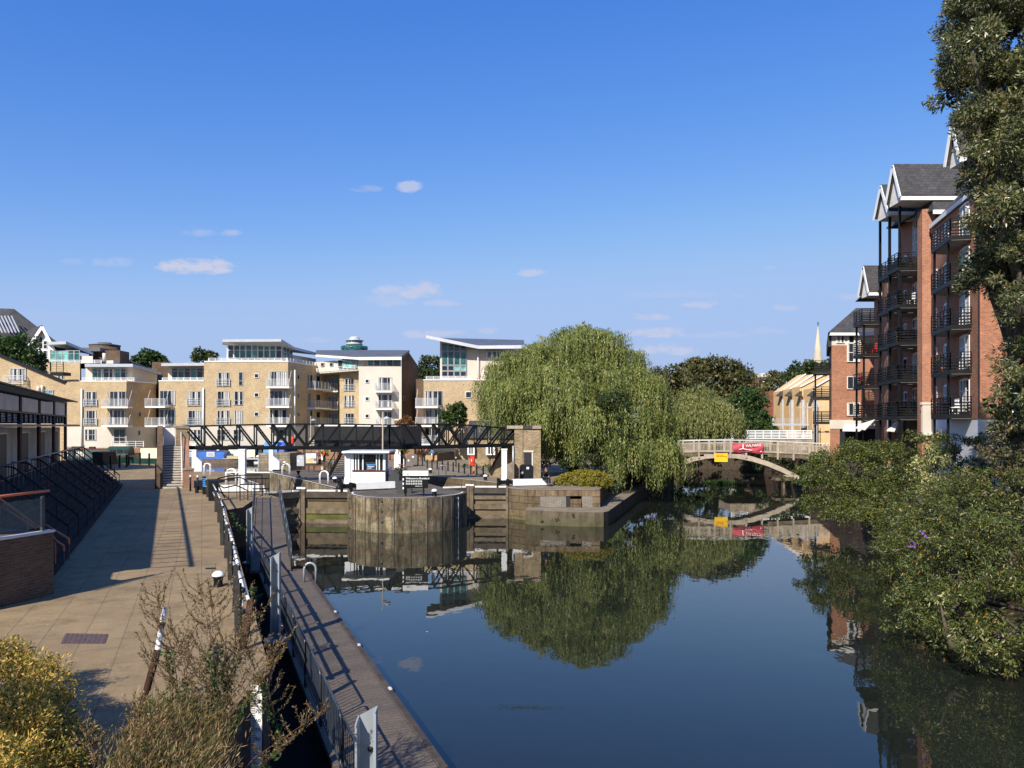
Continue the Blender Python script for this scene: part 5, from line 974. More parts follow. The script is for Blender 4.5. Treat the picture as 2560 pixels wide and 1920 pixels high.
# white gear posts
def gear(p, h, lab, base=None, z=0, w_=.42):
    q = G(*p, z); t = T('gear_post', lab, 'lock gear', q, 'white lock gear posts'); M = MB(WHITE); M.box(q, (w_, w_, h), base=True); M.build('column', t); M = MB(WHITEW); M.box(q + V(0, 0, h), (w_ + .08, w_ + .08, .1), base=True); M.build('cap', t)
    if base: M = MB(WHITE); M.box(q + V(base * .35, -.05, 0), (base, w_ * 1.1, .9), base=True); M.poly3([q + V(w_ / 2, -.25, .9), q + V(base * .8, -.25, .9), q + V(w_ / 2, -.25, 1.45)], (0, .5, 0)); M.build('stepped_base', t)
gear((606.5, 1226), 2.75, 'white square gear post rising behind the curved black barrier'); gear((1260.5, 1206), 2.55, 'white square gear post left of the yellow brick tower')
gear((487, 1178), 2.6, 'white gear post with stepped base beside the left brick stair', .9); gear((679, 1176), 2.65, 'white gear post with stepped base in front of the blue upturned boat', 1.0); gear((991, 1169), 2.75, 'white gear post with stepped base above the charcoal planter cabinet', 1.0)
# lamps
for (px, pb_, pt0, lab) in ((957, 1207, 1030, 'tall slender lamp post standing in front of the white kiosk'), (777, 1158, 1040, 'tall slender lamp post behind the truss, left of centre')):
    q = G(px, pb_); h = ZZ(pt0, q.y); t = T('street_lamp', lab, 'street lamp', q, 'slender lamp posts'); M = MB(mat('beige_lamp_paint', (.36, .30, .24), .5, .1, 2)); M.tube([q, q + V(0, 0, h)], .09, 8, .045); M.build('pole', t)
    M = MB(GREYM); M.lathe([(.03, .0), (.28, -.12), (.30, -.18), (.10, -.2)], q + V(.32, 0, h - .35), 12); M.tube([q + V(0, 0, h - .5), q + V(.32, 0, h - .33)], .02, 5); M.build('lantern', t)
# curved black barrier at the gangway head
t = T('pedestrian_barrier', 'curved black tubular barrier at the head of the gangway', 'barrier', (-17.5, 50.5, 0)); M = MB(BLACK)
def br(px, py, Y): return P(px, py, Y)
def poly(pts, r=.04): M.tube([P(*p) for p in pts], r, 6)
poly([(562, 1245, 49), (546, 1212, 49), (541, 1204, 49), (545, 1196, 49), (570, 1190, 50), (600, 1188, 52), (655, 1187.5, 54), (656, 1245, 51)]); poly([(549, 1203, 50), (570, 1197, 50), (600, 1193, 51), (612, 1199, 50), (620, 1206, 50), (619, 1252, 48)])
poly([(546, 1212, 49), (560, 1220, 49), (590, 1213, 50), (606, 1220, 50), (620, 1227, 49)]); poly([(600, 1190, 51), (600, 1258, 47.5)]); poly([(614, 1197, 51.5), (673, 1196, 53), (672, 1243, 51)]); poly([(602, 1211, 50.5), (655, 1211, 52)]); poly([(632, 1222, 51), (672, 1222, 52)]); poly([(634, 1244, 50.5), (672, 1243.5, 51)])
for x in (628, 640, 664): poly([(x, 1197, 52), (x, 1244, 51)], .018)
for x in (572, 592, 610): poly([(x, 1192, 50), (x, 1250, 48.5)], .02)
M.build('frame', t)
t = T('notice_post', 'black posts carrying blue lettered notices at the start of the towpath railing', 'sign', G(513, 1240)); M = MB(BLACK); q = G(511, 1236); M.box(q, (.18, .14, 1.15), base=True); q2 = G(534, 1252); M.box(q2, (.5, .3, 1.2), base=True); M.build('post', t)
M = MB(BLUEL); [M.box(q + V(.02, -.09, .55 + .12 * i), (.17, .02, .07)) for i in range(5)]; M.build('blue_notice', t)
# map board, cabinets, lifebuoy, bench, bin
t = T('map_board', 'framed map board on dark legs above the twin ladder hoops', 'notice board', G(777, 1180)); q = G(777, 1180); Yq = q.y; M = MB(WOODD); M.bx(XX(762, Yq), XX(793, Yq), Yq, Yq + .1, ZZ(1160, Yq), ZZ(1131, Yq)); M.bx(XX(769, Yq), XX(773, Yq), Yq + .02, Yq + .1, 0, ZZ(1160, Yq)); M.bx(XX(783, Yq), XX(787, Yq), Yq + .02, Yq + .1, 0, ZZ(1160, Yq)); M.build('frame', t)
M = MB(mat('map_print', (.70, .52, .30), .6, .35, 1.5)); M.bx(XX(764.5, Yq), XX(790.5, Yq), Yq - .012, Yq - .002, ZZ(1158, Yq), ZZ(1146, Yq)); M.m(mat('pale_print', (.62, .66, .58), .6, .2, 3)).bx(XX(764.5, Yq), XX(790.5, Yq), Yq - .012, Yq - .002, ZZ(1146, Yq), ZZ(1133, Yq)); M.m(BLUE).bx(XX(785, Yq), XX(790, Yq), Yq - .02, Yq - .013, ZZ(1152, Yq), ZZ(1146, Yq)); M.build('map', t)
def cab(p0, p1, py0, pyb, lab, m_, rnd_=False, name='cabinet', cat='cabinet'):
    q = G((p0 + p1) / 2, pyb); Yq = q.y; t = T(name, lab, cat, q); M = MB(m_); x0_, x1_ = XX(p0, Yq), XX(p1, Yq); zt_ = ZZ(py0, Yq); c_ = (x1_ - x0_) * .14
    M.poly3([(x0_, Yq, 0), (x1_, Yq, 0), (x1_, Yq, zt_ - c_), (x1_ - c_, Yq, zt_), (x0_ + c_, Yq, zt_), (x0_, Yq, zt_ - c_)], (0, .8, 0)); M.build('box', t); M = MB(WHITE); M.bx(x0_ + (x1_ - x0_) * .5, x0_ + (x1_ - x0_) * .68, Yq - .015, Yq - .003, zt_ * .72, zt_ * .86); M.bx(x0_ + .1, x0_ + .28, Yq - .015, Yq - .003, zt_ * .4, zt_ * .55); M.build('notice', t); return t
cab(1017, 1043, 1136, 1165, 'brown grey metal cabinet in front of the post row, right of centre', mat('brown_grey_metal', (.15, .13, .11), .5, .15, 2)); cab(1299, 1333.5, 1162, 1201, 'black rounded control cabinet in front of the brick tower door', BLACKM)
cab(742, 760, 1138, 1165, 'grey cabinet left of the framed map board', GREYM)
t = T('lifebuoy_station', 'red lifebuoy box on an orange post beside the black posts', 'lifebuoy', G(1184, 1187)); q = G(1184, 1187); M = MB(mat('orange_post', (.62, .22, .10), .6, .1, 2)); M.bx(q.x - .08, q.x + .08, q.y, q.y + .12, 0, ZZ(1160, q.y)); M.build('post', t)
M = MB(RED); z0_, z1_ = ZZ(1163, q.y), ZZ(1139, q.y); xa, xb = q.x - .32, q.x + .12; M.hexa([(xa + .04, q.y - .15, z0_), (xb - .04, q.y - .15, z0_), (xb, q.y - .01, z0_), (xa, q.y - .01, z0_), (xa + .04, q.y - .15, z1_), (xb - .04, q.y - .15, z1_), (xb, q.y - .01, z1_), (xa, q.y - .01, z1_)]); M.build('housing', t)
M = MB(WHITE); M.bx(xa + .12, xa + .17, q.y - .165, q.y - .152, z0_ + .35, z1_ - .25); M.build('marking', t)
M = MB(ORANGE); rg_ = [V(xa + .22 + .15 * math.cos(a), q.y - .17, (z0_ + z1_) / 2 + .2 * math.sin(a)) for a in [2 * math.pi * i / 12 for i in range(13)]]; M.tube(rg_, .03, 6); M.build('lifebuoy_ring', t)
t = T('timber_enclosure', 'brown timber sided skip with grey covered load beside the two walkers', 'bench', (-8.8, 104, 0)); Yb = 103; M = MB(mat('brown_boards', (.14, .10, .07), .7, .2, 2)); M.hexa([(XX(1098, Yb), Yb - 3, 0), (XX(1132, Yb), Yb + 1, 0), (XX(1132, Yb), Yb + 2.5, 0), (XX(1098, Yb), Yb + 2, 0), (XX(1098, Yb), Yb - 3, 1.0), (XX(1132, Yb), Yb + 1, 1.1), (XX(1132, Yb), Yb + 2.5, 1.1), (XX(1098, Yb), Yb + 2, 1.0)]); M.build('side', t)
M = MB(mat('sandy_side', (.42, .30, .15), .8, .2, 2)); M.bx(XX(1071, Yb), XX(1097.8, Yb), Yb - 2.9, Yb - 2.7, 0.1, .75); M.build('end_panel', t); M = MB(CHAR); M.box((XX(1105, Yb), Yb + 1, 1.35), (3.0, 2, .5), .1); M.build('cover', t)
# ------------------------------------------------------------------ far quay walls and boats
M = MB(OB); M.bx(-27.5, -.5, 106.6, 107.0, .0, 1.75); M.build('quay_brick_wall', None, loc=(-14, 106.8, 0), label='long red brick retaining wall below the flats', cat='wall')
M = MB(OB); M.bx(-66, -28.2, 108.02, 108.3, .8, 1.45); M.build('quay_brick_wall', None, loc=(-47, 108, .8), label='low red brick plinth wall behind the moored narrowboats', cat='wall')
for (x0_, x1_, Yw, z_, lb) in ((-27, -.8, 106.9, 1.75, 'white railing on top of the red brick retaining wall'), (-54.5, -50.2, 109, 1.3, 'white quayside railing beside the green narrowboat'), (-21, -8, 109, 1.9, 'white ground floor terrace railing behind the truss')):
    t = T('quay_railing', lb, 'railing', (x0_, Yw, z_)); railing_on(t, Wl((x0_, Yw), (x1_, Yw)), 0, x1_ - x0_, z_, z_ + 1.0, -.05, .0, WHITE, n=4)
t = T('pergola', 'long white pergola beam seen just over the truss, below the cream block', 'pergola', (-17, 104, .8)); M = MB(WHITEW); M.bar(P(798, 1063, 103.5), P(1085, 1065, 103.5), .5, .22); M.build('beam', t); M = MB(WHITEW)
for px in (805, 905, 1000, 1080): M.bx(XX(px, 103.5) - .1, XX(px, 103.5) + .1, 103.5, 103.7, 0, 4.2)
M.build('column', t); M = MB(AWN); M.bar(P(800, 1066, 104.5), P(1080, 1067, 104.5), 2, .08); M.build('canopy', t)
def narrowboat(lab, x0_, x1_, Yc, hull, cabin, roofc, zw=-.42, cab0=.05, cab1=.8, h=1.15, wn=4, front='R', seed=1, cf=(CURT,), group='boats moored in the basin'):
    t = T('narrowboat', lab, 'boat', ((x0_ + x1_) / 2, Yc, zw), group); Lb = x1_ - x0_; hw = 1.05; M = MB(hull); st = []
    for i in range(9):
        f = i / 8; x = x0_ + Lb * f; e = min(1, (1 - f) / .16 if front == 'R' else f / .16, (f + .35) / .4 if front == 'R' else (1.35 - f) / .4); e = max(.06, e) ** .6
        st.append((x, hw * e, .62 + .25 * max(0, (1 - e))))
    vs = []
    for (x, hh, zz_) in st: vs += [(x, Yc - hh * .85, zw - .4), (x, Yc - hh, zw + zz_), (x, Yc + hh, zw + zz_), (x, Yc + hh * .85, zw - .4)]
    fs = []
    for i in range(8): fs += [(4 * i, 4 * i + 4, 4 * i + 5, 4 * i + 1), (4 * i + 1, 4 * i + 5, 4 * i + 6, 4 * i + 2), (4 * i + 2, 4 * i + 6, 4 * i + 7, 4 * i + 3)]
    fs += [(0, 1, 2, 3), (35, 34, 33, 32)]; M.add(vs, fs); M.build('hull', t)
    a, b = x0_ + Lb * cab0, x0_ + Lb * cab1; M = MB(cabin); M.hexa([(a, Yc - .92, zw + .62), (b, Yc - .92, zw + .62), (b, Yc + .92, zw + .62), (a, Yc + .92, zw + .62), (a, Yc - .8, zw + .62 + h), (b, Yc - .8, zw + .62 + h), (b, Yc + .8, zw + .62 + h), (a, Yc + .8, zw + .62 + h)]); M.build('cabin', t)
    M = MB(roofc); M.bx(a - .05, b + .05, Yc - .86, Yc + .86, zw + .625 + h, zw + .69 + h); M.build('roof', t)
    for i in range(wn):
        x = a + (b - a) * (i + .6) / (wn + .2); M = MB(FRAMEW); M.bx(x - .5, x + .5, Yc - .925, Yc - .86, zw + .9, zw + 1.5); f_ = M.build('window', t); M = MB(cf[0]); M.bx(x - .42, x + .42, Yc - .932, Yc - .9255, zw + .96, zw + 1.44); M.build('pane', f_)
    M = MB(RUST); rg = random.Random(seed)
    for i in range(5): x = a + (b - a) * rg.random(); M.box((x, Yc + rg.uniform(-.4, .4), zw + .70 + h), (rg.uniform(.3, 1.2), .4, rg.uniform(.1, .35)), base=True)
    M.m(GREEN).tube([(a + Lb * .1, Yc, zw + .9 + h), (a + Lb * .35, Yc, zw + .9 + h)], .04, 5); M.build('roof_gear', t); return t
tb_ = narrowboat('dark green narrowboat with cream windows and green hooped canvas stern', -62, -49.5, 104.5, GREEN, mat('dark_grey_green', (.055, .075, .075), .4, .15, 2), mat('red_brown_roof', (.22, .06, .04), .6, .2, 2), cab1=.76, wn=4, cf=(CREAMP,))
M = MB(GREEN); vs = []
for i in range(7): a = math.pi * i / 6; vs.append((0, -.9 * math.cos(a), .55 + 1.2 * math.sin(a) ** .6))
for x in (-52.6, -49.9): pass
M.add([(-52.5, 104.5 + v[1], v[2]) for v in vs] + [(-49.7, 104.5 + v[1], v[2]) for v in vs], [(i, i + 1, i + 8, i + 7) for i in range(6)] + [tuple(range(7)), tuple(range(7, 14))[::-1]]); M.m(GLASS); [M.bx(x, x + .7, 103.57, 103.62, .9, 1.35) for x in (-52.1, -51.2, -50.3)]; M.build('stern_canopy', tb_)
narrowboat('long cream narrowboat with a flower box cluttered roof, behind the brick stair', -49.2, -33, 105, GREEN, CREAMP, mat('red_brown_roof', (), 0), cab1=.97, wn=2, h=1.35, seed=3, cf=(GLASS,))
nb = narrowboat('short bright blue cabin boat with rusty hull left of the white gear post', -43.6, -33.4, 103.2, mat('rusty_hull', (.17, .13, .10), .8, .3, 3), BLUE, BLUE, cab0=.06, cab1=.66, h=.95, wn=2, seed=5, cf=(GREYM,)); M = MB(mat('cream_lattice', (.5, .42, .26), .7, .5, 9)); M.bx(-36.4, -34.2, 102.1, 102.2, .2, .6); M.build('lattice_board', nb); M = MB(WHITE); M.bx(-43.2, -41.6, 102.1, 102.14, .3, .75); M.build('name_board', nb)
t = T('cabin_cruiser', 'cruiser under dark and royal blue covers beside the floating jetty', 'boat', (-33, 105.5, -.4), 'boats moored in the basin'); M = MB(WHITE); M.bx(-37, -30.5, 104.6, 106.6, -.6, .3); M.build('hull', t); M = MB(BLUED)
for (a, b, z_, m_) in ((-37.4, -36.4, 1.9, BLACKM), (-36.3, -33.9, 1.8, BLUED), (-33.7, -32.7, 1.9, BLACKM), (-32.6, -30.7, 2.3, BLUEL), (-30.6, -29.8, 1.9, BLUED)): M.m(m_).hexa([(a, 104.5, .3), (b, 104.5, .3), (b, 106.7, .3), (a, 106.7, .3), (a + .15, 104.9, z_), (b - .1, 104.9, z_), (b - .1, 106.3, z_), (a + .15, 106.3, z_)])
M.build('cover', t)
t = T('floating_jetty', 'low grey floating jetty below the blue covered cruiser', 'jetty', (-33, 103, -.4)); M = MB(GREYM); M.bx(-37, -29.5, 102.2, 103.6, .12, .26); M.m(CHAR).bx(-36.6, -34.6, 102.3, 103.5, -.5, .12); M.bx(-31, -30, 102.3, 103.5, -.5, .12); M.build('deck', t)
t = T('dinghy', 'white dinghy resting on the floating jetty', 'boat', (-32, 103, .26)); M = MB(WHITE); M.ell((-31.8, 103, .48), (1.2, .45, .24)); M.build('hull', t); M = MB(CHAR); M.box((-31.8, 103, .72), (1.4, .5, .06)); M.build('seat', t)
t = T('upturned_boat', 'royal blue tarpaulin covered boat with white lettering on the far quay', 'boat', (-31.5, 106, .8), 'boats moored in the basin'); M = MB(mat('royal_blue_cover', (.02, .12, .62), .45, .1, 1)); Yq = 106; cx_ = XX(691, Yq); M.ell((cx_, Yq + .9, 1.55), (2.2, .95, .75), 16, 10); M.build('cover', t)
M = MB(WHITE); text_geo('BRENTFORD', .30, M, (cx_ - .5, Yq - .06, 1.45), (1, 0, 0), (0, 0, 1), .006); M.bx(cx_ - .4, cx_ + 1.2, Yq - .06, Yq - .05, 1.2, 1.3); M.build('lettering', t)
M = MB(concrete('grey_barge_side', (.30, .26, .20), panel=(4, .35, 0))); M.hexa([(XX(646, 101), 101, -.7), (XX(725, 101), 101, -.7), (XX(725, 101), 106.5, -.7), (XX(648, 101), 107.5, -.7), (XX(646, 101), 101, .95), (XX(725, 101), 101, .98), (XX(725, 101), 106.5, .98), (XX(648, 101), 107.5, .95)]); M.build('quay_block', None, loc=(-29, 101, 0), label='weathered grey quay block at the water edge under the blue boat', cat='quay wall')
t = T('dark_boat', 'black covered boat moored at the path end, left of the black posts', 'boat', (-46, 91.5, -.4), 'boats moored in the basin'); Yq = 90.5; M = MB(BLACKM); M.hexa([(XX(232, Yq), Yq, -.3), (XX(262, Yq), Yq, -.3), (XX(270, Yq), Yq + 2.5, -.3), (XX(238, Yq), Yq + 2.5, -.3), (XX(230, Yq), Yq, 1.5), (XX(256, Yq), Yq, 1.45), (XX(262, Yq), Yq + 2.5, 1.45), (XX(236, Yq), Yq + 2.5, 1.5)]); M.build('cover', t); M = MB(GREYL); M.bx(XX(232, Yq), XX(270, Yq), Yq - .1, Yq + 2.6, -.45, -.25); M.build('hull', t)
# ------------------------------------------------------------------ red brick riverside block on the right
def bal_right(th, W_, u0, u1, zf, dep=1.5, cham=.9):
    """black chamfered box balcony on wall W_ between u0 and u1"""
    M = MB(BLACKM); pl = [(u0, 0), (u0 + cham * .6, dep), (u1, dep), (u1, 0)]
    pts = [W_.pt(u, zf - .28, o) for (u, o) in pl]; M.poly3(pts, (0, 0, .28)); b = M.build('balcony', th)
    M = MB(mat('balcony_soffit', (.40, .38, .36), .8, .1, 1)); M.poly3([W_.pt(u, zf - .288, o * .93) for (u, o) in pl], (0, 0, -.01)); M.build('soffit', b)
    M = MB(BLACKM)
    for (p, q) in ((pl[0], pl[1]), (pl[1], pl[2]), (pl[2], pl[3])):
        a = W_.pt(p[0], zf, p[1] * .98); c = W_.pt(q[0], zf, q[1] * .98); n = max(1, round((c - a).length / .75))
        for z in (.12, .32, .52, .72): M.bar(a + V(0, 0, z), c + V(0, 0, z), .03, .085)
        M.bar(a + V(0, 0, 1.08), c + V(0, 0, 1.08), .05, .05); M.bar(a + V(0, 0, .92), c + V(0, 0, .92), .03, .03)
        for i in range(n + 1): e = a.lerp(c, i / n); M.bar(e, e + V(0, 0, 1.08), .05, .05)
    M.build('railing', b); return b
def win_u(th, W_, u0, u1, z0, z1, nx=2, tr=None, arch=True, cur=.6, fm=None, gl=None):
    M = MB(fm or FRAMEW); b = .055
    W_.box(M, u0, u1, z1 - b, z1, 0, .05); W_.box(M, u0, u1, z0, z0 + b, 0, .06)
    for i in range(nx + 1): u = u0 + (u1 - u0) * i / nx; W_.box(M, max(u0, u - b * .6), min(u1, u + b * .6), z0 + b, z1 - b, 0, .048)
    for k in range(1, int(tr or 1)): z = z0 + (z1 - z0) * k / tr; [W_.box(M, u0 + (u1 - u0) * i / nx + b * .6, u0 + (u1 - u0) * (i + 1) / nx - b * .6, z - .02, z + .02, 0, .044) for i in range(nx)]
    if arch:
        um = (u0 + u1) / 2; pts = [W_.pt(u0 + (u1 - u0) * j / 6, z1 + .12 * math.sin(math.pi * j / 6), 0) for j in range(7)]; M.poly3(pts, tuple(W_.pt(0, 0, .045) - W_.pt(0, 0, 0)))
    f = M.build('window', th); M = MB(gl or GLASS); W_.box(M, u0 + .01, u1 - .01, z0 + .01, z1 - .01, .003, .02)
    rg = random.Random(int(u0 * 31 + z0 * 7 + W_.a.y)); M.m(CURT)
    for i in range(nx):
        if rg.random() < cur: ua = u0 + (u1 - u0) * (i + .15) / nx; W_.box(M, ua, ua + (u1 - u0) * rg.uniform(.25, .7) / nx, z0 + .07, z1 - .08, .021, .028)
    M.build('pane', f); return f
ZF = [5.2 + 2.8 * i for i in range(6)]
def gable(th, xr, ya, yb, ze, zr, xback, over=.0):
    """roof with its ridge across the view: white boarded gable end towards the river"""
    ym = (ya + yb) / 2; M = MB(SLATE)
    M.poly3([(xr, ym, zr), (xr, ya, ze), (xback, ya, ze), (xback, ym, zr)], (0, .0, -.14)); M.poly3([(xr, ym, zr), (xr, yb, ze), (xback, yb, ze), (xback, ym, zr)], (0, 0, -.14)); M.build('gable_roof', th)
    M = MB(mat('white_weatherboard', (.66, .64, .60), .7, .12, 2)); x = xr + .25; M.add([(x, ya + .15, ze - .1), (x, yb - .15, ze - .1), (x, ym, zr - .25), (x + .3, ya + .15, ze - .1), (x + .3, yb - .15, ze - .1), (x + .3, ym, zr - .25)], [(0, 2, 1), (3, 4, 5), (0, 3, 5, 2), (1, 2, 5, 4), (0, 1, 4, 3)])
    M.bx(x, xback, ya + .12, yb - .12, ze - .36, ze - .11); M.build('gable_board', th)
    M = MB(FRAMEW); M.bar((xr - .03, ya - .02, ze - .2), (xr - .03, ym, zr - .16), .06, .26); M.bar((xr - .03, yb + .02, ze - .2), (xr - .03, ym, zr - .16), .06, .26); M.bx(xr, xback, ya - .06, ya - .002, ze - .42, ze - .15); M.build('barge_board', th)
t = T('riverside_apartments', 'tall red brick riverside apartments with black balconies and white gables, right bank', 'building', (31, 58, .7))
zg0 = .7; zgr = 4.9
# bays: W1 near recess, pier, W2 double gable recess, pier, W3
WN = Wl((30.7, 58.6), (28.3, 48.2)); WN.n = -WN.n if WN.n.x > 0 else WN.n
M = MB(RB); ze1 = 19.3
M.prism([(30.7, 58.6), (28.3, 48.2), (27.25, 46.6), (45, 46.6), (45, 58.6)], zgr, ze1)
M.prism([(30.2, 58.9), (31.0, 58.6), (45, 58.6), (45, 59.8), (30.3, 59.8)], zg0, 20.4)
M.prism([(31.9, 59.8), (45, 59.8), (45, 67.0), (32.6, 67.0)], zgr, 21.2)
M.prism([(31.45, 67.0), (32.3, 66.8), (45, 66.8), (45, 69.4), (32.1, 69.4)], zg0, 17.2)
M.prism([(33.4, 69.4), (45, 69.4), (45, 76), (34.4, 76)], zgr, 16.4); M.build('brick_wall', t)
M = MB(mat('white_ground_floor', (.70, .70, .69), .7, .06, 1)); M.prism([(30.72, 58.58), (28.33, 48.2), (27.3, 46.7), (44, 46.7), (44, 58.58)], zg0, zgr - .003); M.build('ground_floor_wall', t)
M = MB(DB); M.prism([(32.0, 59.81), (45, 59.81), (45, 66.99), (32.7, 66.99)], zg0, zgr - .003); M.prism([(33.5, 69.41), (45, 69.41), (45, 76), (34.5, 76)], zg0, zgr - .003); M.build('dark_ground_floor', t)  # ground floors of these two bays in one even dark brick
M = MB(CREAM); M.bx(29.95, 31.3, 58.35, 58.59, 3.9, 6.0); M.bx(29.85, 31.35, 58.3, 58.56, 6.0, 6.18); M.bx(29.85, 31.35, 58.3, 58.56, 3.75, 3.9); M.build('stone_band', t); M = MB(CREAM); M.bx(31.3, 32.5, 66.45, 66.79, 3.9, 5.9); M.bx(31.2, 32.6, 66.4, 66.76, 5.9, 6.1); M.build('stone_band', t)
for f in range(5):
    zf = ZF[f]; bal_right(t, WN, 4.2, 8.9, zf, 1.25)
    win_u(t, WN, 6.6, 8.5, zf + .1, zf + 2.2, 3, 3); win_u(t, WN, 3.2, 4.2, zf + .7, zf + 2.0, 2, 2); win_u(t, WN, .8, 1.6, zf + .7, zf + 2.0, 1, 2)
WM = Wl((32.6, 66.99), (31.9, 59.8)); WM.n = -WM.n if WM.n.x > 0 else WM.n
for f in range(6):
    zf = ZF[f]
    if f < 5: bal_right(t, WM, 4.6, 7.15, zf, 2.95, .8); bal_right(t, WM, 1.6, 4.4, zf, 2.6, .8)
    win_u(t, WM, 5.2, 6.8, zf + .1, zf + (2.2 if f < 4 else 4.4), 3, 3 if f < 4 else 5); win_u(t, WM, 2.4, 4.0, zf + .1, zf + (2.2 if f < 4 else 4.4), 3, 3 if f < 4 else 5); win_u(t, WM, .5, 1.3, zf + .7, zf + 2.0, 1, 2)
    if f == 4: break
for (u, o_) in ((4.9, 2.7), (6.95, 2.7), (2.0, 2.4), (4.1, 2.4)):
    M = MB(BLACK); a = WM.pt(u, 2.0, o_); M.bar(a, a + V(0, 0, 19.2), .16, .16); M.build('post', t)
for (u, o_) in ((8.0, 1.1), (5.0, 1.1)): M = MB(BLACK); a = WN.pt(u, 2.0, o_); M.bar(a, a + V(0, 0, 14.5), .12, .12); M.build('post', t)
W3_ = Wl((34.4, 76), (33.4, 69.4)); W3_.n = -W3_.n if W3_.n.x > 0 else W3_.n
for f in range(4):
    zf = ZF[f]; bal_right(t, W3_, 3.4, 6.5, zf, 2.9, .9); win_u(t, W3_, 4.4, 6.2, zf + .1, zf + 2.2, 3, 3); win_u(t, W3_, 2.0, 2.9, zf + .7, zf + 2.0, 1, 2)
M = MB(BLACK); a = W3_.pt(3.9, 2, 2.6); M.bar(a, a + V(0, 0, 11.6), .14, .14); M.build('post', t); M = MB(BLACK); a = W3_.pt(6.2, 2, 2.6); M.bar(a, a + V(0, 0, 11.6), .14, .14); M.build('post', t)
gable(t, 28.35, 58.4, 60.7, 21.35, 23.95, 36); gable(t, 28.95, 61.6, 64.0, 21.1, 23.4, 36); gable(t, 31.0, 69.6, 71.6, 16.2, 18.6, 36); gable(t, 27.5, 49.2, 50.8, 21.1, 23.5, 36)
M = MB(SLATE); M.add([(30.4, 57.6, 20.0), (45, 57.6, 20.0), (45, 61.5, 23.9), (32.0, 61.5, 23.9), (31.4, 67.2, 21.0), (45, 67.2, 21.0)], [(0, 1, 2, 3), (3, 2, 5, 4), (0, 3, 4)])
M.add([(28.0, 47.5, 19.1), (30.5, 58.5, 19.1), (34.5, 58.5, 23.2), (33, 46.0, 23.2), (27.0, 45.8, 19.1)], [(0, 3, 2, 1), (0, 4, 3)])
M.add([(31.6, 66.6, 17.1), (45, 66.6, 17.1), (45, 69, 19.6), (34, 69, 19.6), (32.8, 76.5, 16.3), (45, 76.5, 16.3)], [(0, 1, 2, 3), (3, 2, 5, 4), (0, 3, 4)]); M.build('slate_roof', t)
M = MB(FRAMEW); M.bar((30.3, 57.56, 19.85), (33.0, 57.56, 19.85), .08, .3); M.bar((28.0, 47.5, 18.95), (30.45, 58.3, 18.95), .1, .3); M.bar((31.5, 66.55, 16.95), (33, 66.55, 16.95), .08, .3); M.bar((28.0, 48.6, 20.7), (34, 48.6, 20.7), .1, .6); M.build('fascia', t)
M = MB(BLACK); M.tube([(27.9, 47.0, 1), (27.9, 47.0, 19)], .07, 6); M.build('downpipe', t)
# near bay in front of it (mostly behind the leaves)
M = MB(RB); M.prism([(29.3, 46.55), (29.4, 42), (29.2, 40), (45, 40), (45, 46.55)], zgr, 20.0); M.build('near_brick_bay', t)
WNN = Wl((29.4, 46.3), (29.15, 40.1)); WNN.n = -WNN.n if WNN.n.x > 0 else WNN.n
for f in range(5): bal_right(t, WNN, 2.5, 5.8, ZF[f], 1.2); win_u(t, WNN, 3.2, 5.2, ZF[f] + .1, ZF[f] + 2.2, 3, 3)
# end block facing the camera
t = T('corner_apartments', 'red brick corner block with hipped slate roof, left end of the riverside terrace', 'building', (37, 80, .7)); Y = 80
WE = Wl(XY(2079, Y), XY(2200, Y)); zee = ZZ(833, Y); M = MB(RB); M.prism([XY(2079, Y), XY(2200, Y), XY(2200, Y + 12), XY(2073, Y + 12)], ZZ(1049, Y), ZZ(864, Y)); M.build('brick_wall', t)
M = MB(CREAM); M.prism([XY(2079, Y - .02), XY(2200, Y - .02), XY(2200, Y + 12), XY(2073, Y + 12)], ZZ(863.5, Y), zee); M.build('cream_wall', t); M = MB(CREAM); M.prism([XY(2074, Y - .3), XY(2200, Y - .3), XY(2200, Y + 11), XY(2074, Y + 11)], ZZ(1072, Y), ZZ(1049.5, Y)); M.build('shop_fascia', t)
M = MB(INK); M.prism([XY(2100, Y), XY(2200, Y), XY(2200, Y + 11), XY(2100, Y + 11)], .7, ZZ(1072.5, Y)); M.build('shopfront_recess', t); M = MB(RB); M.prism([XY(2075, Y - .25), XY(2099, Y - .25), XY(2099, Y + 10), XY(2075, Y + 10)], .7, ZZ(1072.5, Y)); M.build('brick_pier', t)
M = MB(SLATE); r0 = [V(*XY(2070, Y - .6), zee), V(*XY(2210, Y - .6), zee), V(*XY(2210, Y + 13), zee), V(*XY(2070, Y + 13), zee)]; M.add(r0 + [V(*XY(2140, Y + 5), ZZ(770, Y + 5)), V(*XY(2210, Y + 5), ZZ(770, Y + 5))], [(0, 1, 5, 4), (2, 3, 4, 5), (3, 0, 4)]); M.m(WHITE).bx(XY(2070, Y)[0], XY(2200, Y)[0], Y - .6, Y - .3, zee - .28, zee - .01); M.m(SLATE).prism([XY(2070, Y + .2), XY(2078.5, Y + .2), XY(2073, Y + 11.8), XY(2066, Y + 11.8)], ZZ(866, Y), zee - .03); M.build('roof', t)
window(t, WE, 2090, 835, 2110, 858, 2, fm=FRAMEW, cur=.6, o=.03); window(t, WE, 2119, 835, 2150, 858, 2, fm=FRAMEW, cur=.6, o=.03)
window(t, WE, 2117, 858, 2149, 905, 2, .5, fm=FRAMEW, cur=.6, o=.03)
for y0, y1 in ((941, 973), (1007, 1039)): window(t, WE, 2117, y0, 2149, y1, 2, fm=FRAMEW, cur=.6, o=.03)
M = MB(AWN); a = P(2107, 1066, 79.6); M.hexa([P(2106, 1078, 78.3), P(2150, 1079, 78.3), P(2170, 1062, 79.6), P(2112, 1062, 79.6), P(2106, 1076, 78.3), P(2150, 1077, 78.3), P(2170, 1060, 79.6), P(2112, 1060, 79.6)]); M.build('awning', t)
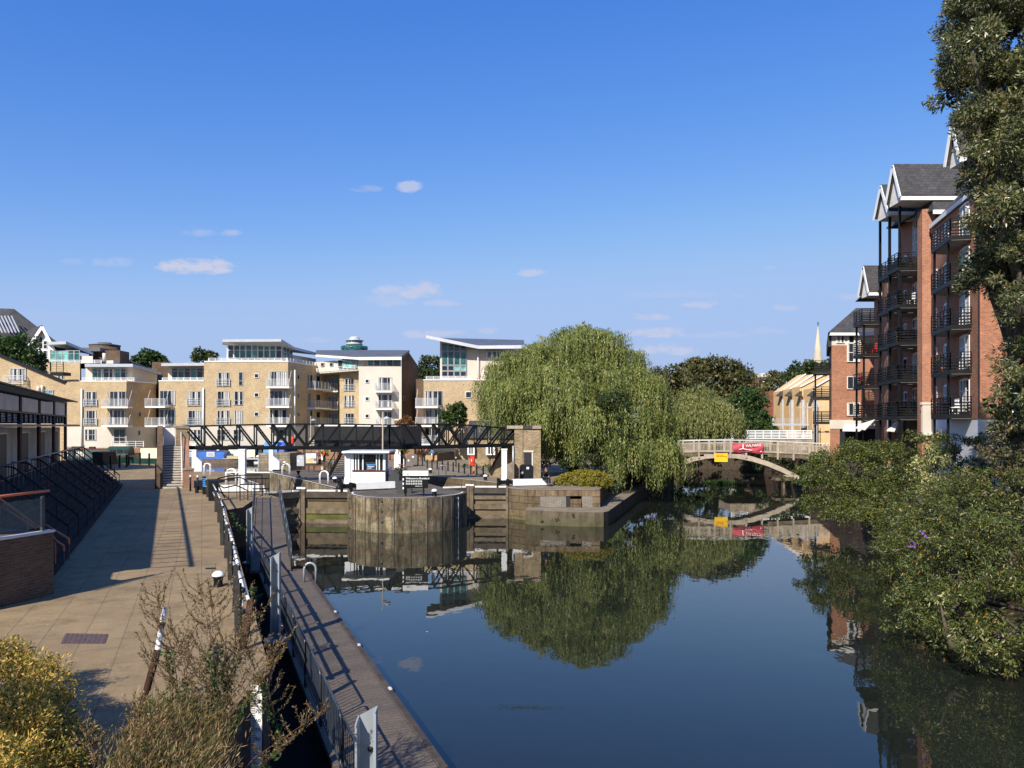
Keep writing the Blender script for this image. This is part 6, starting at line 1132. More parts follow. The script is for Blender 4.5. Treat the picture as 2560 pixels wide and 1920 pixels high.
WE2 = Wl((XY(2073, Y + 11.9)[0], Y + 11.9), XY(2079, Y)); WE2.n = -WE2.n if WE2.n.x > 0 else WE2.n
for zf in (10.4, 7.6, 4.9): bal_right(t, WE2, 2.0, 6.4, zf, 1.75, 1.0)
M = MB(BLACK); a = WE2.pt(3.2, .7, 1.5); M.bar(a, a + V(0, 0, 9.6), .14, .14); M.build('post', t); M = MB(BLACK); a = WE2.pt(5.9, .7, 1.5); M.bar(a, a + V(0, 0, 9.6), .14, .14); M.build('post', t)
t = T('shop_awning', 'cream slanted shop awning at the foot of the brick terrace', 'awning', (31.8, 70, 3)); M = MB(AWN); M.hexa([P(2138, 1071, 69.5), P(2163, 1076, 68.0), P(2190, 1048, 70), P(2172, 1046, 71.5), P(2138, 1069.5, 69.5), P(2163, 1074, 68.0), P(2190, 1046, 70), P(2172, 1044, 71.5)]); M.build('canvas', t)
t = T('shop_awning', 'small white awning under the double balcony stack', 'awning', (29.3, 62, 3)); M = MB(AWN); M.hexa([P(2216, 1078, 62), P(2236, 1080, 61), P(2250, 1055, 62.5), P(2240, 1053, 64), P(2216, 1076, 62), P(2236, 1078, 61), P(2250, 1053, 62.5), P(2240, 1051, 64)]); M.build('canvas', t)
# ------------------------------------------------------------------ arched timber footbridge
t = T('arched_footbridge', 'arched grey timber footbridge carrying a red banner over the river', 'footbridge', (24, 83, 1.5)); Yb = 83; B = lambda px, py, o=0: P(px, py, Yb) + V(0, o, 0)
arcp = [(1706, 1158), (1735, 1147), (1765, 1140.5), (1800, 1138), (1840, 1139.5), (1880, 1147), (1920, 1159.5), (1960, 1176.5), (1998, 1196)]
for o_ in (0, 2.2):
    M = MB(WOODB); 
    vs = []; n = len(arcp)
    for (x, y) in arcp: a = B(x, y, o_); vs += [a + V(0, 0, -.26), a + V(0, 0, .26), a + V(0, .25, .26), a + V(0, .25, -.26)]
    M.add(vs, [f for i in range(n - 1) for f in ((4 * i, 4 * i + 4, 4 * i + 5, 4 * i + 1), (4 * i + 1, 4 * i + 5, 4 * i + 6, 4 * i + 2), (4 * i + 2, 4 * i + 6, 4 * i + 7, 4 * i + 3), (4 * i + 3, 4 * i + 7, 4 * i + 4, 4 * i))] + [(0, 1, 2, 3), (4 * n - 1, 4 * n - 2, 4 * n - 3, 4 * n - 4)]); M.build('arch_beam', t)
dk = [(1660, 1133.5), (1760, 1130.5), (1830, 1130), (1920, 1132), (2000, 1136), (2110, 1141)]; M = MB(WOODG)
for i in range(5): M.hexa([B(*dk[i]) - V(0, 0, .42 if i != 1 and i != 2 else .2), B(*dk[i + 1]) - V(0, 0, .42 if i not in (1, 2) else .2), B(*dk[i + 1], 2.4) - V(0, 0, .3), B(*dk[i], 2.4) - V(0, 0, .3), B(*dk[i]), B(*dk[i + 1]), B(*dk[i + 1], 2.4), B(*dk[i], 2.4)])
M.build('deck', t)
def dkz(px): 
    for i in range(5):
        if dk[i][0] <= px <= dk[i + 1][0]: return dk[i][1] + (dk[i + 1][1] - dk[i][1]) * (px - dk[i][0]) / (dk[i + 1][0] - dk[i][0])
    return dk[-1][1]
for o_ in (-.06, 2.3):
    M = MB(WOODB); M2 = MB(GREYL); M3 = MB(WOODB)
    for i in range(12):
        px = 1668 + i * 39.4; a = B(px, dkz(px) + 3, o_); M.bx(a.x - .09, a.x + .09, a.y - .05, a.y + .05, a.z - .5, a.z + 1.32)
        if i < 11:
            c = B(px + 39.4, dkz(px + 39.4) + 3, o_); M2.bar(a + V(0, 0, 1.36), c + V(0, 0, 1.36), .14, .09); M.bar(a + V(0, 0, 1.06), c + V(0, 0, 1.06), .05, .09); M.bar(a + V(0, 0, .2), c + V(0, 0, .2), .05, .11)
            for k in range(1, 11): e = a.lerp(c, k / 11); M3.bx(e.x - .024, e.x + .024, e.y - .02, e.y + .02, e.z + .22, e.z + 1.04)
    M.build('rail_frame', t); M2.build('top_rail', t); M3.build('pickets', t)
M = MB(WOODG)
for (x, y) in ((1960, 83.2), (1975, 84.6), (1950, 84.8)): M.bx(XX(x, y) - .1, XX(x, y) + .1, y, y + .2, -3, -1.0)
M.bx(XX(1940, 83), XX(1990, 83), 83, 85.4, -1.25, -1.0); M.build('pile_support', t)
t = T('banner', 'crumpled red banner with white lettering tied to the arched footbridge railing', 'banner', B(1872, 1120)); mb_, tt_, bb_ = newmat('red_banner_cloth'); bb_.inputs['Base Color'].default_value = (.46, .06, .085, 1); bb_.inputs['Roughness'].default_value = .7
M = MB(mb_); nx, nz_ = 40, 10; vs = []
for j in range(nz_ + 1):
    for i in range(nx + 1):
        f, g = i / nx, j / nz_; px = 1831.5 + 77 * f; sag = 3.0 * math.sin(math.pi * f) * (1 - g) * .0 + (f - .5) * 0; py = 1108 + (21 + 4 * f) * g + (1.6 * math.sin(3.1 * math.pi * f) * g)
        q = P(px, py, 82.78); vs.append(q + V(0, .07 * math.sin(9 * f + 6 * g) + .05 * math.sin(23 * f - 7 * g), 0))
M.add(vs, [(j * (nx + 1) + i, (j + 1) * (nx + 1) + i, (j + 1) * (nx + 1) + i + 1, j * (nx + 1) + i + 1) for j in range(nz_) for i in range(nx)], True); M.build('cloth', t)
M = MB(WHITE); text_geo('WILMANS', .36, M, P(1864, 1117.5, 82.6), (1, 0, .06), (0, 0, 1), .004); text_geo('i', .62, M, P(1856, 1120.5, 82.6), (1, 0, 0), (0, 0, 1), .03)
M.tube([P(1848, 1123.5, 82.6), P(1856, 1121.3, 82.6), P(1866, 1123.5, 82.6), P(1880, 1125.5, 82.6)], .05, 4); M.tube([P(1900, 1129, 82.62), P(1904, 1128, 82.62)], .05, 4); M.build('lettering', t)
t = T('warning_sign', 'yellow warning notice with red lines hanging on the arch beam', 'sign', B(1802, 1145)); M = MB(YEL); M.bx(XX(1786, 82.9), XX(1819, 82.9), 82.85, 82.9, ZZ(1154.5, 82.9), ZZ(1133, 82.9)); M.build('board', t); M = MB(RED)
for j in range(2):
    x = 1790.5
    for wd in ((3, 4, 3, 4) if j == 0 else (7, 5, 5, 6)): M.bx(XX(x, 82.9), XX(x + wd, 82.9), 82.838, 82.845, ZZ(1138.5 + j * 3.6, 82.9), ZZ(1136.8 + j * 3.6, 82.9)); x += wd + 1.1
M.build('lettering', t)
# road bridge with white railings behind it
t = T('road_bridge', 'distant road bridge with white railings beyond the arched footbridge', 'bridge', (34, 106, 2)); Yr = 106; M = MB(concrete('bridge_concrete', (.33, .27, .2))); M.bx(XX(1825, Yr), XX(2040, Yr), Yr, Yr + 8, ZZ(1117, Yr), ZZ(1098, Yr)); M.build('deck', t)
M = MB(WHITE)
for k in range(6): M.bx(XX(1828, Yr), XX(2030, Yr), Yr - .1, Yr - .02, ZZ(1097 - k * 3.9, Yr), ZZ(1095 - k * 3.9, Yr))
M.build('rail', t); M = MB(WHITE)
for k in range(11): M.bx(XX(1828 + k * 20, Yr) - .05, XX(1828 + k * 20, Yr) + .05, Yr - .08, Yr, ZZ(1098, Yr), ZZ(1076, Yr))
M.build('post', t)
# background houses
t = T('terraced_houses', 'row of pale yellow brick houses with sloping party walls and grey fins, beyond the bridges', 'building', (46, 128, .8))
for (xl, yt, Yh) in ((1952, 978, 128), (1974, 973, 124), (2000, 967, 120), (2031, 971, 116)):
    M = MB(mat('pale_yellow_brick', (.66, .44, .22), .85, .1, 1.5)); z0_ = .5; M.poly3([V(*XY(xl, Yh), z0_), V(*XY(xl, Yh), ZZ(yt, Yh)), V(*XY(xl + 62, Yh), ZZ(935, Yh)), V(*XY(xl + 62, Yh), z0_)], (0, 3.6, 0)); M.build('party_wall', t)
    M = MB(WHITE); M.bar(V(*XY(xl, Yh - .1), ZZ(yt, Yh)), V(*XY(xl + 62, Yh - .1), ZZ(935, Yh)), .3, .14); M.build('verge', t)
    M = MB(GREYM); M.bx(XX(xl - 3, Yh), XX(xl + 4.5, Yh), Yh - 1.2, Yh - .8, .5, ZZ(1000, Yh)); M.m(SLATE).poly3([V(*XY(xl - 9, Yh - 1), ZZ(990, Yh)), V(*XY(xl + 5, Yh - 1), ZZ(978, Yh)), V(*XY(xl + 5, Yh - 1), ZZ(992, Yh))], (0, 1, 0)); M.build('fin', t)
    window(t, Wl(XY(xl, Yh), XY(xl + 60, Yh)), xl + 9, 1008, xl + 14, 1030, 1, fm=FRAMEW); window(t, Wl(XY(xl, Yh), XY(xl + 60, Yh)), xl + 9, 1036, xl + 15, 1056, 1, fm=FRAMEW)
M = MB(GREYM); M.bx(XX(1930, 118), XX(2025, 118), 117.4, 118.2, ZZ(1064, 118), ZZ(1060, 118)); M.build('walkway', t); railing_on(t, Wl(XY(1930, 117.6), XY(2025, 117.6)), 0, 5.5, ZZ(1061, 117.6), ZZ(1047, 117.6), .0, .05, GREYM, n=4)
t = T('tiled_house', 'house with big dark red tiled roof and white wall, left of the yellow houses', 'building', (44, 134, .8)); Yh = 134; M = MB(TILE); M.poly3([P(1893, 1045, Yh), P(1893, 980, Yh + 5), P(1955, 977, Yh + 5), P(1955, 1041, Yh)], (0, .3, 0)); M.build('roof', t); M = MB(WHITE); M.prism([XY(1893, Yh + .2), XY(1955, Yh + .2), XY(1955, Yh + 8), XY(1893, Yh + 8)], ZZ(1062, Yh), ZZ(1042, Yh)); M.m(YB).prism([XY(1885, Yh - .1), XY(1955, Yh - .1), XY(1955, Yh + 8), XY(1885, Yh + 8)], .3, ZZ(1058, Yh)); M.build('wall', t)
window(t, Wl(XY(1893, Yh), XY(1955, Yh)), 1912, 1043, 1926, 1052, 2, fm=FRAMEW); M = MB(TILE); [M.bx(XX(x, Yh + 4), XX(x + 3, Yh + 4), Yh + 4, Yh + 5, ZZ(976, Yh + 4), ZZ(962, Yh + 4)) for x in (1957, 1962, 1967, 1972)]; M.build('chimney', t)
t = T('tower_block', 'white and brick tower block far beyond the trees, left of the church spire', 'building', (130, 400, 0)); Yh = 400; M = MB(CREAM); M.bx(XX(1902, Yh), XX(1935, Yh), Yh, Yh + 20, 0, ZZ(933, Yh)); M.build('wall', t); M = MB(OB); M.bx(XX(1884, Yh), XX(1901.5, Yh), Yh - 3, Yh + 20, 0, ZZ(944, Yh)); M.build('brick_wall', t); M = MB(GLASS); [M.bx(XX(1903, Yh), XX(1934, Yh), Yh - .3, Yh - .1, ZZ(945 + 6.4 * k, Yh), ZZ(942.5 + 6.4 * k, Yh)) for k in range(8)]; M.bx(XX(1888, Yh), XX(1899, Yh), Yh - 3.3, Yh - 3.1, ZZ(951, Yh), ZZ(945, Yh)); M.build('window', t)
t = T('tower_block', 'tiny pale tower top showing over the brown plane trees', 'building', (110, 400, 0)); M = MB(CREAM); M.bx(XX(1834, Yh), XX(1850, Yh), Yh, Yh + 10, 0, ZZ(934, Yh)); M.build('wall', t)
t = T('church_spire', 'slender pale stone church spire far off between trees and red brick block', 'church', (134, 350, 0)); Ys2 = 350; cx_ = XX(2045, Ys2); M = MB(mat('pale_stone', (.50, .43, .32), .9, .12, .2)); M.lathe([(2.05, 0), (2.05, ZZ(900, Ys2)), (.12, ZZ(815, Ys2))], (cx_, Ys2, 0), 8); M.build('spire', t)
M = MB(BLACKM); M.tube([(cx_, Ys2, ZZ(816, Ys2)), (cx_, Ys2, ZZ(804, Ys2))], .16, 5); M.bx(cx_ - .5, cx_ + .5, Ys2 - .1, Ys2 + .1, ZZ(810, Ys2), ZZ(809, Ys2)); M.build('weather_vane', t); M = MB(mat('pale_stone', (), 0)); [M.poly3([(cx_ - .5, Ys2 - 1.3, ZZ(p, Ys2)), (cx_ + .5, Ys2 - 1.3, ZZ(p, Ys2)), (cx_, Ys2 - 1.3, ZZ(p - 6, Ys2))], (0, 1, 0)) for p in (884,)]; M.build('lucarne', t)
for (px, lab) in ((2019, 'left of two thin double armed lamp posts beyond the bridges'), (2040, 'right of two thin double armed lamp posts beyond the bridges')):
    q = V(XX(px, 112), 112, .8); t = T('street_lamp', lab, 'street lamp', q, 'double armed lamps'); M = MB(GREYM); zt_ = ZZ(1008, 112); M.tube([q, V(q.x, 112, zt_)], .09, 6, .06); M.tube([V(q.x - 1, 112, zt_ - .6), V(q.x + 1, 112, zt_ - .5)], .05, 5); M.box((q.x - 1, 112, zt_ - .6), (.6, .2, .12)); M.box((q.x + 1, 112, zt_ - .5), (.6, .2, .12)); M.build('pole', t)
# ------------------------------------------------------------------ people
def skin_mesh(name, parent, J, E, m_, lv=1, **kw):
    me = bpy.data.meshes.new(name); off = wloc(parent) if parent is not None else Vector(kw.get('loc', (0, 0, 0))); ks = list(J); me.from_pydata([Vector(J[k][0]) - off for k in ks], [(ks.index(a), ks.index(b)) for a, b in E], []); me.update()
    o = bpy.data.objects.new(name, me); COL.objects.link(o); md = o.modifiers.new('s', 'SKIN'); md.use_smooth_shade = True
    for i, k in enumerate(ks): r = J[k][1]; me.skin_vertices[0].data[i].radius = (r, r) if not isinstance(r, tuple) else r; me.skin_vertices[0].data[i].use_root = (i == 0)
    sb = o.modifiers.new('b', 'SUBSURF'); sb.levels = lv; sb.render_levels = lv
    dg = bpy.context.evaluated_depsgraph_get(); m2 = bpy.data.meshes.new_from_object(o.evaluated_get(dg)); o.modifiers.clear(); o.data = m2; m2.materials.clear(); m2.materials.append(m_)
    for p in m2.polygons: p.use_smooth = True
    if parent is not None: o.parent = parent
    else: o.location = off
    return o
def person(lab, base, face, top, legs, hair=HAIR, pose='stand', group=None, h=1.72, hat=False):
    """one continuous skinned body with clothes and hair over it; face = heading angle"""
    t = T('person', lab, 'person', base, group); b = Vector(base); f = Vector((math.cos(face), math.sin(face), 0)); r = Vector((f.y, -f.x, 0)); s = h / 1.72
    def q(x, y, z): return b + (r * x + f * y + V(0, 0, z)) * s
    J = {'pel': (q(0, 0, .95), .13), 'che': (q(0, .0, 1.25), .15), 'shc': (q(0, 0, 1.40), .12), 'nec': (q(0, .01, 1.49), .055), 'hd1': (q(0, .02, 1.57), .085), 'hd2': (q(0, .02, 1.67), .085)}
    if pose == 'sit': J = {'pel': (q(0, 0, .10), .14), 'che': (q(0, .06, .40), .15), 'shc': (q(0, .10, .55), .12), 'nec': (q(0, .13, .64), .055), 'hd1': (q(0, .16, .71), .085), 'hd2': (q(0, .17, .81), .085)}
    if pose == 'lean': J = {'pel': (q(0, -.1, .95), .13), 'che': (q(0, .05, 1.22), .15), 'shc': (q(0, .12, 1.34), .12), 'nec': (q(0, .17, 1.42), .055), 'hd1': (q(0, .22, 1.48), .085), 'hd2': (q(0, .24, 1.58), .085)}
    E = [('pel', 'che'), ('che', 'shc'), ('shc', 'nec'), ('nec', 'hd1'), ('hd1', 'hd2')]
    S0 = J['shc'][0]; P0 = J['pel'][0]
    for k, n in ((-1, 'l'), (1, 'r')):
        sh = S0 + r * .19 * k * s
        if pose == 'sit': el = q(.26 * k, .22, .30); wr = q(.12 * k, .38, .56 if k > 0 else .22); kn = q(.11 * k, .47, .12); an = q(.12 * k, .55, -.36); to = q(.13 * k, .74, -.40)
        elif pose == 'lean': el = q(.25 * k, .2, 1.10); wr = q(.18 * k, .42, 1.08); kn = q(.1 * k, -.02, .5); an = q(.1 * k, -.05, .08); to = q(.12 * k, .14, .03)
        else: el = q(.25 * k, -.02, 1.12); wr = q(.24 * k, .12, .90); kn = q(.10 * k, .06 * k, .50); an = q(.10 * k, .05 * k - .04, .08); to = q(.11 * k, .05 * k + .15, .03)
        hd = (wr - el).normalized(); J.update({n + 'sh': (sh, .062), n + 'el': (el, .042), n + 'wr': (wr, .028), n + 'ha': (wr + hd * .07, (.035, .018)), n + 'hi': (P0 + r * .1 * k * s, .09), n + 'kn': (kn, .062), n + 'an': (an, .04), n + 'to': (to, .035)})
        E += [('shc', n + 'sh'), (n + 'sh', n + 'el'), (n + 'el', n + 'wr'), (n + 'wr', n + 'ha'), ('pel', n + 'hi'), (n + 'hi', n + 'kn'), (n + 'kn', n + 'an'), (n + 'an', n + 'to')]
        for i in range(5):
            a = r * ((i - 1.5) * .018) * s if i < 4 else (r * (-.05 * k)) * s; L0 = (.055, .065, .06, .045, .035)[i]; p1 = wr + hd * .09 + a; p2 = p1 + hd * L0 * .55 + a * .1 - V(0, 0, .01); p3 = p2 + hd * L0 * .4 - V(0, 0, .02)
            J.update({n + 'f%da' % i: (p1, .009), n + 'f%db' % i: (p2, .008), n + 'f%dc' % i: (p3, .006)}); E += [(n + 'ha', n + 'f%da' % i), (n + 'f%da' % i, n + 'f%db' % i), (n + 'f%db' % i, n + 'f%dc' % i)]
    J['nos'] = (J['hd1'][0] + f * .095 * s + V(0, 0, .045), .014); E.append(('hd1', 'nos'))
    for k in (-1, 1): J['er%d' % k] = (J['hd1'][0] + r * .085 * k * s + V(0, 0, .04), .018); E.append(('hd1', 'er%d' % k))
    skin_mesh('body', t, J, E, SKIN)
    tk = ['pel', 'che', 'shc', 'lsh', 'lel', 'rsh', 'rel', 'lwr', 'rwr']; skin_mesh('top', t, {k: (J[k][0], J[k][1] + (.03 if isinstance(J[k][1], float) else .02)) for k in tk}, [e for e in E if e[0] in tk and e[1] in tk], top)
    lk = ['pel', 'lhi', 'lkn', 'lan', 'rhi', 'rkn', 'ran']; skin_mesh('trousers', t, {k: (J[k][0], J[k][1] + .025) for k in lk}, [e for e in E if e[0] in lk and e[1] in lk], legs)
    for n in 'lr': M = MB(INK); a, c = J[n + 'an'][0], J[n + 'to'][0]; M.ell(a.lerp(c, .55) - V(0, 0, .01), (.12, .12, .05), 10, 6); M.build('shoe', t)
    M = MB(hair); hc = J['hd2'][0] - f * .025; M.ell(hc, (.105 * s, .105 * s, .10 * s)); M.ell(hc - f * .03 - V(0, 0, .08), (.09, .08, .12)); M.build('hair', t)
    M = MB(INK); [M.ell(J['hd1'][0] + f * .088 + r * .032 * k + V(0, 0, .065), (.012, .012, .008), 6, 4) for k in (-1, 1)]; M.m(mat('lips', (.35, .10, .08), .5, .1, 5)).ell(J['hd1'][0] + f * .092 - V(0, 0, .0), (.022, .02, .008), 8, 4); M.build('face_features', t)
    if hat: M = MB(INK); M.lathe([(.0, .0), (.17, .0), (.17, .015), (.10, .02), (.09, .10), (0, .11)], J['hd2'][0] + V(0, 0, .05), 14); M.build('hat', t)
    return t
JEAN = mat('dark_trousers', (.02, .022, .03), .8, .3, 6)
person('person in black trousers sitting on the white balance beam, hand at face', (2.45, 59.3, .52), math.atan2(-.9, .45), mat('black_jacket', (.02, .02, .022), .8, .2, 6), JEAN, pose='sit')
person('person in bright blue jacket, maroon trousers and dark hat near the brown enclosure', G(1083, 1155), R(160), BLUEL, mat('maroon_trousers', (.14, .02, .025), .8, .2, 6), pose='lean', hat=True)
person('person with reddish hair and dark clothes left of the one in bright blue', G(1062, 1155), R(20), mat('dark_brown_top', (.08, .03, .025), .8, .3, 6), JEAN, hair=mat('red_hair', (.30, .09, .03), .6, .3, 20), pose='lean')
person('person in a red top and dark trousers by the yellow plants beyond the black stair', G(810, 1158.5) + V(0, -.0, 0), R(200), RED, JEAN)
person('person in a pale pink top standing left of the one in red', G(795, 1158.5), R(-20), mat('pink_top', (.62, .28, .25), .8, .1, 6), mat('pale_shorts', (.50, .40, .34), .8, .1, 6))
person('person in a dark purple coat leaning on the arched footbridge rail, only back visible', P(1840, 1130, 84.0), R(90), mat('dark_purple_coat', (.035, .02, .045), .8, .3, 6), JEAN, h=1.45, pose='lean')

# belongings on the balconies
def pot(lab, q, fm, cat='plant'):
    t = T('potted_plant', lab, cat, q, 'potted plants on the brick balconies'); M = MB(mat('terracotta', (.30, .11, .06), .8, .2, 4)); M.lathe([(.14, 0), (.20, .30), (.21, .34)], q, 10); M.build('pot', t); foliage('leaves', t, int(q.y * 10), [(tuple(q + V(0, 0, .6)), (.28, .28, .3))], 40, .1, 30, .12, .06, fm)
def chair(lab, q, m_, rz=0):
    t = T('balcony_chair', lab, 'chair', q, 'chairs on the brick balconies'); M = MB(m_); M.box((q.x, q.y, q.z + .44), (.45, .45, .05)); M.build('seat', t); M = MB(m_); M.box((q.x + .2, q.y, q.z + .72), (.05, .44, .55)); M.build('backrest', t)
    for a in (-.18, .18):
        for b in (-.18, .18): M = MB(m_); M.box((q.x + a, q.y + b, q.z + .21), (.04, .04, .42)); M.build('leg', t)
REDF = leafmat('red_flowers', [(0, (.5, .02, .02)), (.5, (.6, .05, .04)), (1, (.05, .12, .02))], .2)
pot('red geranium pot on a lower balcony of the small far gabled stack', W3_.pt(4.2, ZF[1], 2.5), REDF); pot('second red flower pot, nearer wall side of the same far balcony', W3_.pt(5.4, ZF[1], 2.5), REDF)
pot('green potted shrub on the second balcony of the nearest stack', WN.pt(5.6, ZF[1], .8), LGRN); pot('green potted shrub on the lowest balcony of the double stack', WM.pt(3.4, ZF[0], 2.2), LGRN); pot('leafy pot on the middle balcony of the double stack', WM.pt(5.8, ZF[2], 2.4), LOLV)
chair('white chair on the third balcony of the double stack', WM.pt(6.2, ZF[3], 1.6), WHITE); chair('white chair on the lowest balcony of the nearest stack', WN.pt(7.4, ZF[0], .6), WHITE); chair('brown wooden chair on the top balcony of the double stack', WM.pt(6.0, ZF[4], 1.5), RUST); chair('red chair on the third balcony of the small far gabled stack', W3_.pt(5.2, ZF[2], 1.5), RED)
# ------------------------------------------------------------------ great weeping willow
def willow(lab, name, base, blobs, seed, material, nstr, lmin, lmax, zmin, ln=.30, wd=.085, step=.13, trunk=.5, over=None):
    rg = np.random.default_rng(seed); t = T(name, lab, 'tree', base); b = Vector(base)
    cs = []
    for (c, r) in blobs: cs.append((np.array(c), np.array(r)))
    M = MB(BARK); cx_ = sum(c[0] for c, r in cs) / len(cs); cy_ = sum(c[1] for c, r in cs) / len(cs); f = V(b.x * .8 + cx_ * .2, b.y * .8 + cy_ * .2, b.z + 3); M.tube([b - V(0, 0, .3), b.lerp(f, .5), f], trunk, 9, trunk * .75)
    limbs(M, f, [Vector(c + np.array([0, 0, .3])) for c, r in cs], trunk * .5, seed); M.build('trunk', t)
    vols = np.array([r[0] * r[1] for c, r in cs]); vols = vols / vols.sum(); C = []; D = []; Nn = []
    for bi, (c, r) in enumerate(cs):
        k = int(nstr * vols[bi]); nc = max(5, k // 40)
        # tufts: strands start from shared arching branchlets
        u = rg.normal(size=(nc, 3)); u /= np.linalg.norm(u, axis=1)[:, None]; u[:, 2] = np.abs(u[:, 2]) * 1.1 - .25; q = rg.uniform(.72, 1.04, nc)
        tc_ = c + u * r * q[:, None]
        for j in range(nc):
            m = rg.integers(28, 54); hor = u[j, :2] / (np.linalg.norm(u[j, :2]) + 1e-6)
            tl = rg.uniform(.6, 1.25)
            for s_ in range(m):
                st = tc_[j] + np.array([rg.normal() * .36, rg.normal() * .36, rg.normal() * .14]); out = rg.uniform(.15, .9); ang = rg.normal() * .7
                dx = hor[0] * math.cos(ang) - hor[1] * math.sin(ang); dy = hor[0] * math.sin(ang) + hor[1] * math.cos(ang)
                Ls = rg.uniform(lmin, lmax) * tl; n = int(Ls / step); tt = np.linspace(0, 1, n); arch = 1 - np.exp(-tt * Ls / .5)
                x = st[0] + dx * out * arch + .05 * np.sin(tt * 5 + s_); y = st[1] + dy * out * arch; z = st[2] + .28 * out * np.sin(np.minimum(tt * Ls / .8, 1) * math.pi) - np.maximum(0, tt * Ls - .35)
                keep = z > (zmin if not callable(zmin) else np.array([zmin(a, b_) for a, b_ in zip(x, y)])); x, y, z = x[keep], y[keep], z[keep]; n = len(x)
                if n < 3: continue
                p = np.stack([x, y, z], 1) + rg.normal(size=(n, 3)) * .035; d = rg.normal(size=(n, 3)) * .26; d[:, 2] -= 1.0
                C.append(p); D.append(d); nn = rg.normal(size=(n, 3)) * .30 + np.array([rg.normal() * .35, rg.normal() * .35, .25]); nn[:, :2] += np.array([dx, dy]) * .9; Nn.append(nn)
    C = np.concatenate(C); D = np.concatenate(D); Nn = np.concatenate(Nn); k = len(C)
    leaf_obj('crown', t, C, D, Nn, ln * rg.uniform(.6, 1.3, k), wd * rg.uniform(.7, 1.2, k), material)
    return t
Yw = 76.0
def wb(px, py, rx, ry, rz, Y=Yw): q = P(px, py, Y); return (tuple(q), (rx, ry, rz))
blobs = [wb(1395, 865, 2.4, 3, 1.5), wb(1455, 848, 2.6, 3, 1.5), wb(1515, 862, 2.4, 3, 1.6), wb(1345, 895, 2.2, 3, 1.6), wb(1560, 905, 1.9, 3, 1.8), wb(1420, 905, 3.4, 3.4, 2.0), wb(1500, 915, 3.2, 3.4, 2.2),
         wb(1272, 918, 1.7, 2.4, 1.5, 77), wb(1300, 935, 2.4, 3, 1.8, 76), wb(1235, 962, 1.4, 2.4, 1.6, 77), wb(1240, 1000, 1.6, 2.4, 1.8, 78), wb(1235, 1022, 1.2, 2.2, 1.4, 78), wb(1275, 1030, 1.8, 2.4, 1.4, 76), wb(1310, 985, 2.6, 3, 2.0, 74), wb(1380, 960, 3.0, 3, 2.2, 72), wb(1470, 965, 3.2, 3, 2.4, 71.5), wb(1560, 965, 2.8, 3, 2.2, 72), wb(1610, 975, 1.9, 3, 2.0, 73),
         wb(1350, 1035, 2.2, 2.4, 1.8, 72.5), wb(1425, 1040, 2.6, 2.6, 2.0, 70.5), wb(1505, 1035, 2.4, 2.4, 2.2, 69.5), wb(1585, 1040, 2.4, 2.6, 2.2, 70), wb(1640, 1050, 1.7, 2.4, 2.0, 71), wb(1400, 1100, 1.8, 2, 1.5, 71), wb(1590, 1110, 2.0, 2.4, 1.8, 69), wb(1650, 1125, 1.7, 2.2, 1.7, 69.5), wb(1540, 1120, 1.5, 2, 1.4, 68.5), wb(1675, 1160, 1.1, 1.8, 1.4, 69.5)]
def wz(x, y): return -1.95 if (x > 9.3 or y < 67.5) else (1.0 if x < 6 else .1)
willow('great weeping willow with long hanging pale green strands on the lock tail bank', 'weeping_willow', (6.0, 78, 0), blobs, 11, LWIL, 14500, 1.2, 3.6, wz, ln=.27, wd=.085, step=.165, trunk=.6)
willow('smaller weeping willow behind the arched footbridge, left of the green tree', 'weeping_willow', (25, 98, .3), [wb(1750, 1010, 2.4, 3, 2.0, 97), wb(1785, 1030, 2.6, 3, 1.8, 96), wb(1808, 1055, 1.8, 3, 1.6, 95), wb(1742, 990, 1.8, 2.5, 1.5, 97), wb(1738, 1050, 2.0, 3, 1.8, 96), wb(1822, 1048, 1.3, 2.2, 1.4, 95)], 12, LWIL2, 3600, 1.2, 3.0, .0, ln=.34, wd=.11, step=.22, trunk=.35)
wt = bpy.data.objects['weeping_willow']; foliage('inner_crown', wt, 30, [(c, (r[0] * .85, r[1] * .85, r[2] * .85)) for c, r in blobs] + [wb(1330, 960, 3, 2.5, 2.4, 78), wb(1450, 950, 4.5, 3, 3, 78), wb(1550, 1010, 3.5, 3, 3, 75), wb(1420, 1030, 4, 3, 2.2, 76), wb(1600, 1080, 2.2, 2, 2.6, 73)], 1.6, .6, 60, .34, .14, LWIL, 1.2)
# dark ivy in the willow's gap
t = T('ivy_thicket', 'dark green ivy and elder thicket showing through the gap in the great willow', 'bush', (9, 71, 0)); foliage('leaves', t, 31, [wb(1530, 1045, 2.0, 1.6, 2.6, 68.2), wb(1545, 1110, 1.8, 1.6, 1.6, 67.8), wb(1500, 1130, 2.4, 1.6, 1.6, 69)], 6, .5, 110, .2, .13, LDARK)
t = T('undergrowth', 'dark shaded undergrowth beneath the great willow beside the brick tower', 'bush', (6, 74, 0)); foliage('leaves', t, 32, [((3.2, 75, 1.4), (2.4, 2, 1.7)), ((7, 76, 1.6), (3, 2.5, 2)), ((10.5, 75, .8), (2.4, 3, 2.2)), ((13.2, 78, .4), (2.4, 4, 2.4)), ((9, 78, 3.6), (3.6, 2, 2.4)), ((13, 78, 2.8), (2.6, 2.5, 2.4)), ((4, 79, 3.6), (3, 2, 2.4)), ((12.6, 74, .2), (1.6, 3, 1.8)), ((3.7, 72.5, 1.0), (1.6, 1, 1.3)), ((6, 71.5, .9), (2, 1.2, 1.3)), ((8.5, 70, .8), (2, 1.5, 1.3)), ((2.9, 73, 1.6), (1.0, 1, 1.4))], 2.6, .6, 110, .24, .16, LDARK)
